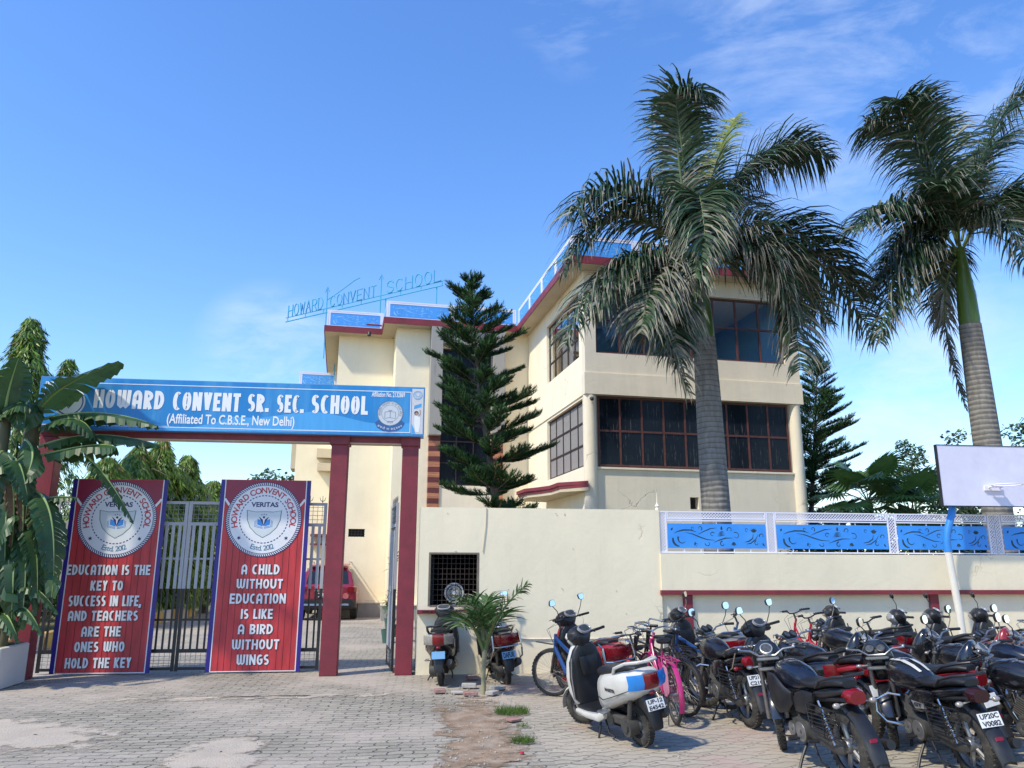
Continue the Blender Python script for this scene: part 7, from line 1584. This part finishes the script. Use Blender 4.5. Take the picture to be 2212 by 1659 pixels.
    for k in range(8): mb.bevbox(Vector((.12, 0, .42)) + ry @ Vector((0, 0, k * .022)), (.17, .17, .011), .003, ry)
    mb.bevbox(Vector((.12, 0, .42)) + ry @ Vector((0, 0, .19)), (.13, .14, .07), .015, ry); mb.build('cylinder_fins', M_ENG, t)
    mb = MB(); mb.tube([(.20, -.03, .50), (.32, -.06, .40), (.28, -.11, .24), (.0, -.14, .20), (-.25, -.15, .22)], .02, 8); mb.tube([(-.22, -.15, .22), (-.34, -.155, .235), (-.85, -.165, .33), (-.98, -.165, .355)], [.026, .042, .048, .04], 14); mb.build('exhaust', M_BPL if not rack else M_CHR, t)
    # swing arm, chain cover, shocks
    mb = MB(); [mb.tube([(-.20, s * .10, .34), (-.64, s * .10, .30)], .02, 8) for s in (-1, 1)]; mb.build('swing_arm', M_BPL, t)
    mb = MB(); mb.loftx([(-.18, .30, .42, .018, 3, .115), (-.40, .27, .395, .022, 3, .115), (-.64, .24, .37, .022, 3, .115), (-.74, .27, .33, .014, 3, .115)], 12); mb.build('chain_cover', M_ENG, t)
    for s in (-1, 1):
        a, b = Vector((-.63, s * .135, .32)), Vector((-.48, s * .135, .66)); mb = MB(); mb.tube([a, b], .012, 8); d = (b - a).normalized(); u = d.orthogonal().normalized(); v = d.cross(u)
        mb.tube([a + d * (.04 + .24 * k / 60) + u * (.026 * math.cos(k * .75)) + v * (.026 * math.sin(k * .75)) for k in range(61)], .0055, 5); mb.build('rear_shock', M_CHR, t)
    if saree:
        mb = MB(); Y_ = .165
        mb.tube([(-.30, Y_, .62), (-.34, Y_ + .01, .40), (-.62, Y_ + .01, .36), (-.80, Y_ + .005, .44), (-.78, Y_, .62), (-.30, Y_, .62)], .007, 6)
        for k in range(6): z = .41 + k * .033; mb.tube([(-.33, Y_ + .006, z), (-.80, Y_ + .004, z + .012)], .0045, 5)
        mb.tube([(-.55, Y_ + .008, .37), (-.56, Y_, .62)], .006, 5); mb.build('saree_guard', M_BPL, t)
    if guard:
        mb = MB(); mb.tube([(.30, .03, .56), (.36, .12, .58), (.40, .235, .53), (.40, .25, .42), (.34, .20, .33), (.24, .06, .29), (.24, -.06, .29), (.34, -.20, .33), (.40, -.25, .42), (.40, -.235, .53), (.36, -.12, .58), (.30, -.03, .56)], .013, 8); mb.build('leg_guard', M_CHR, t)
    mb = MB(); [mb.tube([(-.06, s * .10, .27), (-.06, s * .25, .27)], .012, 8) for s in (-1, 1)]; [mb.tube([(-.06, s * .19, .27), (-.06, s * .265, .275)], .018, 8) for s in (-1, 1)]; mb.tube([(-.36, .13, .30), (-.34, .225, .31)], .018, 8); mb.tube([(.0, .13, .27), (.10, .19, .26), (.12, .22, .265)], .009, 6); mb.build('foot_pegs', M_BPL, t)
    gz = -.30 * math.sin(lean); mb = MB(); mb.tube([(-.10, .11, .23), (-.12, .20, .11), (-.16, .29, gz + .012)], .014, 7); mb.tube([(-.13, .29, gz + .008), (-.22, .31, gz + .008)], .016, 6, flat=(1, .5)); mb.build('side_stand', M_BPL, t)
    mb = MB(); mb.tube([(-.20, .10, .24), (-.34, .14, .12), (-.46, .14, .10)], .012, 6); mb.tube([(-.20, -.10, .24), (-.34, -.14, .12), (-.46, -.14, .10)], .012, 6); mb.build('centre_stand', M_BPL, t)
    dissolve(hd)
    return t

def bicycle(label, loc, heading, paint=M_BIKK, style='roadster', r=.33, steer=.2, lean=.06, mud=None, carrier=True, bars='road', tyre=.04, group='bicycles parked in the yard', saddle=M_SEAT, guardm=None, suspension=False):
    t = thing('parked_bicycle', label, 'bicycle', loc, heading, group); t.rotation_euler = (-lean, 0, heading); mud = mud or paint
    wb = .53; zs = r / .33
    wheel(t, -wb, r, tyre, 'wire', M_SPK, tread=style == 'mtb')
    hd = bpy.data.objects.new('front_end', None); COL.objects.link(hd); hd.parent = t; hd.location = (wb, 0, 0); hd.rotation_euler = (0, 0, steer); hd.empty_display_size = .1
    wheel(hd, 0, r, tyre, 'wire', M_SPK, tread=style == 'mtb')
    hx = -.17; hz = .80 * zs; fk = M_BIKK if suspension else paint
    mb = MB(); [mb.tube([(0, s * .05, r), (-.05, s * .05, r + .22), (-.09, s * .045, r + .36)], [.012, .016, .017] if not suspension else [.02, .022, .016], 8) for s in (-1, 1)]; mb.tube([(-.09, -.05, r + .36), (-.09, .05, r + .36)], .018, 8); mb.tube([(-.09, 0, r + .36), (hx + .0, 0, hz + .14 * zs)], .017, 8); mb.build('fork', fk, hd)
    if bars == 'road': pts = [(-.36, .29, hz + .15), (-.22, .30, hz + .16), (-.06, .24, hz + .20), (-.09, .10, hz + .19), (hx + .04, 0, hz + .16), (-.09, -.10, hz + .19), (-.06, -.24, hz + .20), (-.22, -.30, hz + .16), (-.36, -.29, hz + .15)]; bm_ = M_CHR
    else: pts = [(-.19, .31, hz + .27), (-.15, .18, hz + .265), (-.12, .08, hz + .22), (-.12, 0, hz + .215), (-.12, -.08, hz + .22), (-.15, -.18, hz + .265), (-.19, -.31, hz + .27)]; bm_ = M_BIKK
    grips(hd, pts, .011, .11, M_BPL, bm=bm_, levers=2 if bars == 'road' else 1)
    mb = MB(); mb.tube([(hx, 0, hz + .10), (-.13, 0, pts[len(pts) // 2][2])], .015, 8); mb.build('stem', bm_, hd)
    mb = MB(); mb.tube([(-.12, .12, hz + .2), (.03, .06, hz + .12), (-.05, .03, r + .4)], .003, 4); mb.tube([(-.12, -.12, hz + .2), (.05, -.05, hz + .12), (-.03, -.02, hz - .1)], .003, 4); mb.build('cables', M_BPL, hd)
    H = Vector((wb + hx + .01, 0, hz + .02)); Hb = Vector((wb + hx + .045, 0, hz - .12)); S = Vector((-.16, 0, .76 * zs)); BB = Vector((-.05, 0, .28 * zs)); A = Vector((-wb, 0, r)); k = .019 if style == 'mtb' else .014
    mb = MB(); mb.tube([H + Vector((-.01, 0, .05)), Hb + Vector((.01, 0, -.04))], .02, 10)
    if style == 'step': c = (H + BB) / 2 + Vector((-.06, 0, -.10)); mb.tube([H, (H + c) / 2 + Vector((.02, 0, -.03)), c, BB + Vector((-.02, 0, .06))], k, 8); mb.tube([Hb, (Hb + BB) / 2 + Vector((.0, 0, -.08)), BB], k, 8)
    else: mb.tube([H, S.lerp(BB, .06 if style == 'roadster' else .25)], k * (1.3 if style == 'mtb' else 1), 8); mb.tube([Hb, BB], k * (1.6 if style == 'mtb' else 1.1), 8)
    mb.tube([S + (S - BB) * .02, BB], k, 8)
    for s in (-1, 1): mb.tube([S.lerp(BB, .1) + Vector((0, s * .015, 0)), A + Vector((0, s * .055, 0))], .009, 6); mb.tube([BB + Vector((0, s * .03, 0)), A + Vector((0, s * .055, 0))], .010, 6)
    mb.build('frame', paint, t)
    mb = MB(); mb.tube([S, S + (S - BB).normalized() * .12], .012, 8); sp_ = mb.build('seat_post', M_CHR, t); sc = S + (S - BB).normalized() * .13
    mb = MB(); mb.loftx([(sc.x + .15, sc.z - .005, sc.z + .025, .02, 2.4), (sc.x + .06, sc.z - .012, sc.z + .035, .035, 2.4), (sc.x - .03, sc.z - .02, sc.z + .045, .08, 2.5), (sc.x - .10, sc.z - .02, sc.z + .055, .095, 2.6), (sc.x - .13, sc.z, sc.z + .045, .07, 2.4)], 14); mb.build('saddle', saddle, t)
    def mudg(par, cx, a0, a1, m):
        mb = MB(); rs = []; rr = r + .022
        for q in range(15):
            a = R(a0 + (a1 - a0) * q / 14); rs.append([Vector((cx + (rr + .008 * math.cos(R(b))) * math.cos(a), .03 * math.sin(R(b)), r + (rr + .008 * math.cos(R(b))) * math.sin(a))) for b in (-100, -60, -20, 20, 60, 100)])
        mb.add([tuple(v) for g in rs for v in g], [(q * 6 + j, q * 6 + j + 1, q * 6 + 7 + j, q * 6 + 6 + j) for q in range(14) for j in range(5)])
        mb.tube([(cx, .05, r), (cx + rr * math.cos(R((a0 + a1) / 2 + 25)), .03, r + rr * math.sin(R((a0 + a1) / 2 + 25)))], .003, 4); mb.tube([(cx, -.05, r), (cx + rr * math.cos(R((a0 + a1) / 2 + 25)), -.03, r + rr * math.sin(R((a0 + a1) / 2 + 25)))], .003, 4); mb.build('mudguard', m, par)
    if style != 'mtb': mudg(t, -wb, 55, 205, mud); mudg(hd, 0, 40, 160, mud)
    else:
        mb = MB(); mb.box((.10, 0, 2 * r + .07), (.26, .07, .008), Matrix.Rotation(R(-8), 3, 'Y')); mb.build('mudguard', M_BPL, hd)
    if carrier:
        mb = MB(); z = 2 * r + .06
        for y in (-.06, .06): mb.tube([(-.20, y, z), (-wb - .20, y, z)], .006, 6); mb.tube([(-wb - .05, y, z), (-wb, y * 1.1, r)], .006, 6); mb.tube([(-.33, y, z), (-wb, y * 1.1, r)], .006, 6)
        for x in (-.22, -.38, -.55, -.72): mb.tube([(x, -.06, z), (x, .06, z)], .006, 6)
        mb.build('carrier', guardm and paint or (M_BIKK if paint is not M_PINK else paint), t)
    mb = MB(); mb.lathe([(-.05, .06 * 1.5), (-.046, .095), (-.042, .06 * 1.5)], (BB.x, 0, BB.z), axis='Y', n=28, closed=True); [mb.tube([(BB.x, -.046, BB.z), (BB.x + .09 * math.cos(a), -.046, BB.z + .09 * math.sin(a))], .006, 5) for a in (0, 2.1, 4.2)]; mb.tube([(BB.x, -.06, BB.z), (BB.x + .12, -.065, BB.z - .11)], .009, 6); mb.tube([(BB.x, .06, BB.z), (BB.x - .12, .065, BB.z + .11)], .009, 6)
    mb.tube([(BB.x, -.046, BB.z + .092), (A.x, -.046, A.z + .035)], .004, 4); mb.tube([(BB.x, -.046, BB.z - .092), (A.x, -.046, A.z - .035)], .004, 4); mb.build('crank', M_SPK, t)
    for s, a in ((-1, (.12, -.11)), (1, (-.12, .11))): mb = MB(); mb.bevbox((BB.x + a[0], s * .12, BB.z + a[1]), (.08, .09, .022), .005); mb.build('pedal', M_BPL, t)
    if guardm: mb = MB(); mb.loftx([(-.0, r - .08, r + .02, .012, 3, -.06), (-.25, r - .12, r + .05, .014, 3, -.06), (-wb, r - .09, r + .10, .012, 3, -.06)], 10); mb.loftx([(-.34, r + .02, 2 * r - .06, .004, 2.5, .065), (-.46, r - .04, 2 * r + .0, .006, 2.5, .068), (-wb - .06, r + .02, 2 * r - .04, .004, 2.5, .065)], 12); mb.build('wheel_guard', guardm, t)
    if carrier: mb = MB(); [mb.tube([(-wb, s * .06, r), (-wb - .06, s * .10, .01), (-wb - .06, -s * .0, .01)], .006, 5) for s in (-1, 1)]; mb.build('rear_stand', M_BIKK, t)
    else: mb = MB(); mb.tube([(-.12, .05, .28), (-.16, .18, -.18 * math.sin(lean) + .005)], .007, 6); mb.build('side_stand', M_BPL, t)
    dissolve(hd)
    return t

def suv(label, loc, heading):
    t = thing('parked_car', label, 'car', loc, heading); P = mat('maroon car paint', (.27, .015, .035), rough=.2, var=.08, coat=.8)
    G = mat('car glass', (.02, .022, .025), rough=.06, var=.1)
    # local: rear at x=0, forward +x; body width 1.78
    mb = MB(); mb.loftx([(0.02, .50, .98, .80, 6), (.06, .36, 1.02, .865, 6), (.5, .30, 1.02, .89, 7), (2.6, .30, 1.0, .89, 7), (3.6, .32, .94, .86, 6), (3.95, .40, .82, .78, 5)], 28); mb.build('body', P, t)
    mb = MB(); mb.loftx([(.16, .97, 1.02, .78, 6), (.32, .96, 1.45, .70, 5), (.55, .96, 1.60, .64, 4.5), (1.6, .96, 1.63, .64, 4.5), (2.3, .96, 1.52, .64, 4.5), (2.95, .96, 1.04, .70, 5)], 28); mb.build('cabin', P, t)
    rx = Vector((-.17, 0, .43)).normalized()
    def rearq(z0, z1, w0, w1, off): # quad on the sloped rear window plane between cabin stations
        f = lambda z: .16 + (z - 1.0) * .355 - off
        return [(f(z0), w0, z0), (f(z0), -w0, z0), (f(z1), -w1, z1), (f(z1), w1, z1)]
    mb = MB(); mb.quad(*rearq(1.05, 1.42, .62, .55, .02)); mb.build('rear_window', G, t, smooth=0)
    for s in (-1, 1):
        mb = MB(); mb.quad(*[(x, s * y, z) for x, y, z in ((.45, .735, 1.04), (2.6, .715, 1.04), (2.2, .655, 1.46), (.62, .655, 1.50))]); mb.build('side_window', G, t, smooth=0)
        mb = MB(); mb.loftx([(-.005, .80, .96, .10, 4, s * .70), (.08, .78, .98, .13, 4, s * .74), (.30, .84, .95, .06, 4, s * .84)], 12); mb.build('tail_light', M_TAIL, t)
        mb = MB(); mb.sphere((2.35, s * 1.0, 1.08), (.07, .11, .075), 14, 8); mb.tube([(2.37, s * .85, 1.02), (2.35, s * .95, 1.05)], .03, 6); mb.build('door_mirror', M_BPL, t)
        for x in (.78, 3.3):
            wh = bpy.data.objects.new('wheel', None); COL.objects.link(wh); wh.parent = t; wh.location = (x, s * .78, .335); mb = MB(); mb.lathe([(-.105, .20), (-.105, .30), (-.08, .335), (.08, .335), (.105, .30), (.105, .20)], axis='Y', n=32, closed=True); mb.build('tyre', M_RUB, wh); mb = MB(); mb.lathe([(s * .09, .001), (s * .085, .1), (s * .07, .2)], axis='Y', n=24); mb.build('rim', M_ALU, wh)
    mb = MB(); mb.loftx([(-.05, .36, .58, .80, 5), (.02, .30, .62, .86, 6), (.3, .28, .5, .89, 6)], 20); mb.build('rear_bumper', M_BPL, t)
    mb = MB(); mb.tube([(-.10, -.66, .46), (-.11, 0, .46), (-.10, .66, .46)], .035, 10); [mb.tube([(-.10, s * .3, .46), (.0, s * .3, .44)], .02, 6) for s in (-1, 1)]; mb.build('bumper_bar', M_CHR, t)
    mb = MB(); mb.bb(-.008, .02, -.35, .35, .83, .88); mb.build('trim_bar', M_CHR, t)
    mb = MB(); mb.bb(-.003, .03, -.36, .36, .63, .82); mb.build('plate_recess', mat('maroon dark', (.10, .01, .015)), t)
    plate(t, (-.012, .0, .73), (-1, 0, 0), (0, 0, 1), .48, .12, ['UK'])
    mb = MB(); mb.cyl((.012, -.56, .70), (-.006, -.56, .70), .085, 20); mb.build('sticker', mat('round sticker', (.5, .12, .12), var=.5, vscale=30), t)
    mb = MB(); mb.bb(.36, .44, -.30, .30, 1.1, 1.36); mb.build('window_poster', mat('poster white', (.6, .6, .6)), t)
    mb = MB(); mb.loftx([(.25, 1.55, 1.585, .55, 4), (.5, 1.58, 1.64, .6, 4)], 12); mb.build('roof_spoiler', P, t)
    mb = MB(); [mb.tube([(.55, s * .6, 1.62), (.65, s * .6, 1.69), (2.1, s * .6, 1.68), (2.2, s * .6, 1.58)], .016, 6) for s in (-1, 1)]; mb.build('roof_rails', M_SIL, t)
    return t
# ================================================================== VEHICLES IN THE YARD
VS = .93
def place(fn, rear, front, *a, half=.62, **k):
    # rear / front: ground contact points of the two wheels; the vehicle stands between them
    r_, f_ = Vector(rear), Vector(front); d = f_ - r_; h = math.atan2(d.y, d.x); c = (r_ + f_) / 2; c.z = 0
    o = fn(a[0], (c.x, c.y, .004), h, **k); o.scale = (VS,) * 3; return o
GS = 'scooters parked in the yard'
g = lambda x, y: gnd(x, y)
# by the guard room
place(scooter, g(949, 1488), g(968, 1450), 'black scooter with a blank blue plate and no mirrors under the guard room window', body=M_BGL, plate_txt=None, plate_m=M_PLB, tail='clear', mirrors=(0, 0), steer=-.05, group=GS, lean=.05)
place(scooter, g(1104, 1484), g(1055, 1450), 'black scooter with chrome side guards behind the palm sapling', body=M_BGL, plate_txt=['DAFUR'], plate_m=M_PLB, guard=True, rail=M_CHR, mirrors=(0, 1), steer=-.15, group=GS)
# white scooter in front
place(scooter, g(1394, 1614), g(1262, 1562), 'white scooter with black leg shield and blue and red tail lights, nearest the dirt strip', body=M_WHT, apron=M_WHT, inner=M_BPL, plate_txt=['UP-12', 'E4542'], rail=M_WHT, tail='blue', mirrors=(0, 0), steer=.5, group=GS, logo='MAESTR', lean=.16, trim=M_ALU)
def by_head(fn, px, py, z, deg, hx, label, dx=0.0, **k):
    # the photo shows the handlebar (at height z); the vehicle stands below and behind it
    s_ = VS if fn is not scooter else .95; z *= s_; hx *= s_
    d = _ray(px, py); p = CAM + d * ((z - CAM.z) / d.z); h = R(deg); ln = k.get('lean', .13)
    up = Vector((-math.sin(h), math.cos(h), 0)) * (math.sin(ln) * z)
    c = p - Vector((math.cos(h), math.sin(h), 0)) * hx - up
    o = fn(label, (c.x, c.y, .004), h, **k); o.scale = (s_,) * 3; return o
def sc(px, py, deg, label, **k): return by_head(scooter, px, py, 1.05, deg, .36, label, group=GS, **k)
def mc(px, py, deg, label, **k): return by_head(motorcycle, px, py, .98, deg, .46, label, **k)
def bc(px, py, deg, label, z=1.0, **k): return by_head(bicycle, px, py, z, deg, .40, label, **k)
# scooters along the wall
sc(1228, 1330, 106, 'red and black scooter behind the white scooter, next to the blue bicycle', body=M_RDP, apron=M_RDP, plate_txt=['21B', '713'], mirrors=(1, 1), steer=.4, guard=True, rail=M_CHR)
sc(1470, 1322, 108, 'grey and black scooter in front of the left maroon pilaster', body=M_GREYG, apron=M_GREYG, plate_txt=[], mirrors=(0, 1), steer=.6, rail=M_CHR)
sc(1636, 1350, 105, 'black scooter with a silver line round its dial, behind the C2101 motorcycle', body=M_BGL, apron=M_BGL, plate_txt=[], mirrors=(1, 1), steer=.3)
sc(1803, 1316, 110, 'navy visored black scooter against the wall between the red bicycles and the cloth-wrapped handlebar', body=M_NAVYP, apron=M_NAVYP, visor=M_NAVYP, plate_txt=[], mirrors=(0, 0), steer=.95)
sc(1946, 1325, 107, 'silver visored black scooter against the wall left of the right pilaster', body=M_BGL, apron=M_GREYG, visor=M_SIL, plate_txt=[], mirrors=(0, 1), steer=.95)
sc(2022, 1324, 108, 'dark grey scooter against the wall at the right maroon pilaster', body=M_GREYG, apron=M_GREYG, visor=M_GREYG, plate_txt=[], mirrors=(0, 1), steer=.95)
sc(2124, 1322, 108, 'black scooter against the wall just right of the basketball pole', body=M_BGL, apron=M_BGL, visor=M_BPL, plate_txt=[], mirrors=(0, 1), steer=.9)
# motorcycles
place(motorcycle, g(1632, 1576), g(1522, 1526), 'black motorcycle with chrome leg guard and number plate UP21D C2101', paint=M_BGL, plate_txt=['UP21D', 'C2101'], steer=.6, rack=True, mirrors=(1, 1), lean=.10, logo=None)
place(motorcycle, g(1862, 1698), g(1686, 1615), 'large black motorcycle with clear indicators and red tail light, cut by the bottom edge', paint=M_NAVYP, panel=M_BPL, cowl='fairing', dials=1, guard=False, saree=True, steer=-.5, mirrors=(0, 0), lean=.12, visor=M_BGL, shroud=True)
place(motorcycle, g(2128, 1692), g(1930, 1612), 'black motorcycle with white tank stripes and number plate UP20C V0082', paint=M_BGL, plate_txt=['UP20C', 'V0082'], badge='GT', stripe=M_WHT, dials=2, cowl='fairing', visor=M_BGL, guard=True, steer=-.6, tailm=mat('dark tail lens', (.03, .008, .01), rough=.2), mirrors=(0, 0), lean=.12)
mc(1868, 1383, 106, 'red motorcycle with an oval mirror behind the large black motorcycle', shroud=True, paint=M_BGL, panel=M_RDP, cowl='fairing', dials=1, steer=.5, guard=False, plate_txt=[], mirrors=(1, 0), saree=False)
mc(2014, 1374, 106, 'black and red motorcycle with big round mirrors, behind the white striped motorcycle', paint=M_BGL, panel=M_RDP, cowl='fairing', dials=1, steer=.35, plate_txt=[], visor=M_BGL)
mc(2118, 1403, 106, 'black motorcycle with gold panels at the right edge beside the white striped one', paint=M_BGL, panel=mat('dull gold panel', (.16, .13, .08), rough=.35, coat=.3), cowl='fairing', dials=1, steer=.35, mirrors=(0, 1), visor=M_NAVYP, plate_txt=[], rack=True)
mc(2190, 1372, 106, 'red faired motorcycle at the right edge near the wall', paint=M_RDP, cowl='fairing', dials=1, steer=.3, visor=M_RDP, plate_txt=[], guard=False)
mc(2112, 1370, 104, 'navy tanked motorcycle with chrome rack in front of the scooter right of the pole', paint=M_NAVYP, rack=True, steer=.3, plate_txt=[], mirrors=(0, 1))
mc(1702, 1372, 100, 'black motorcycle with a red tail light behind the large black motorcycle', paint=M_BGL, panel=M_RDP, steer=.2, plate_txt=[], mirrors=(0, 0), lean=.08)
mc(1768, 1345, 108, 'black motorcycle with red side rack behind the red and white bicycle', paint=M_BGL, panel=M_BGL, steer=.4, plate_txt=[], mirrors=(0, 1), guard=True)
# bicycles
bc(1186, 1345, 104, 'blue mountain bicycle at the left end with its front wheel turned to the wall', paint=M_BIKB, style='mtb', r=.32, steer=.75, bars='mtb', tyre=.055, carrier=False, suspension=True, saddle=mat('tan saddle', (.35, .26, .18), rough=.6))
place(bicycle, g(1466, 1571), g(1408, 1527), 'magenta bicycle with pink wheel guards and rear carrier beside the white scooter', paint=M_PINK, style='step', r=.33, steer=.25, bars='road', guardm=M_PINKL, lean=.05)
bc(1385, 1342, 108, 'old black roadster bicycle with chrome handlebar behind the magenta one', paint=M_BIKK, steer=.6)
bc(1358, 1352, 112, 'black roadster bicycle nearest the wall between the two scooters', paint=M_BIKK, steer=.7)
place(bicycle, g(1402, 1532), g(1352, 1490), 'small pink and orange bicycle squeezed behind the white scooter', paint=mat('orange pink paint', (.5, .08, .08), rough=.3), style='mtb', r=.24, bars='mtb', tyre=.045, steer=.5, carrier=False)
bc(1449, 1346, 112, 'blue mountain bicycle behind the magenta bicycle', paint=M_BIKB, style='mtb', bars='mtb', tyre=.05, steer=.2, carrier=False)
bc(1574, 1336, 110, 'blue grey bicycle against the wall behind the C2101 motorcycle', paint=mat('blue grey paint', (.06, .10, .18), rough=.3), style='mtb', bars='mtb', steer=.7, carrier=False)
bc(1704, 1328, 100, 'red ladies bicycle with black saddle and carrier near the wall', paint=M_BIKR, style='step', bars='mtb', steer=.2)
bc(1738, 1338, 112, 'red and white bicycle with a bare carrier in front of the red ladies bicycle', paint=mat('red white paint', (.45, .03, .04), rough=.3), style='mtb', bars='mtb', tyre=.05, steer=.1)
bc(1864, 1348, 112, 'black bicycle with cloth wrapped round its handlebar', paint=M_BIKK, bars='mtb', steer=.2)
bc(2212, 1338, 105, 'chrome barred bicycle at the right edge against the wall', paint=M_BIKK, steer=.3)
# car in the drive
cp = gnd(697, 1342); suv('maroon car parked in the drive seen through the gate', (-2.62, 24.2, 0), R(92))
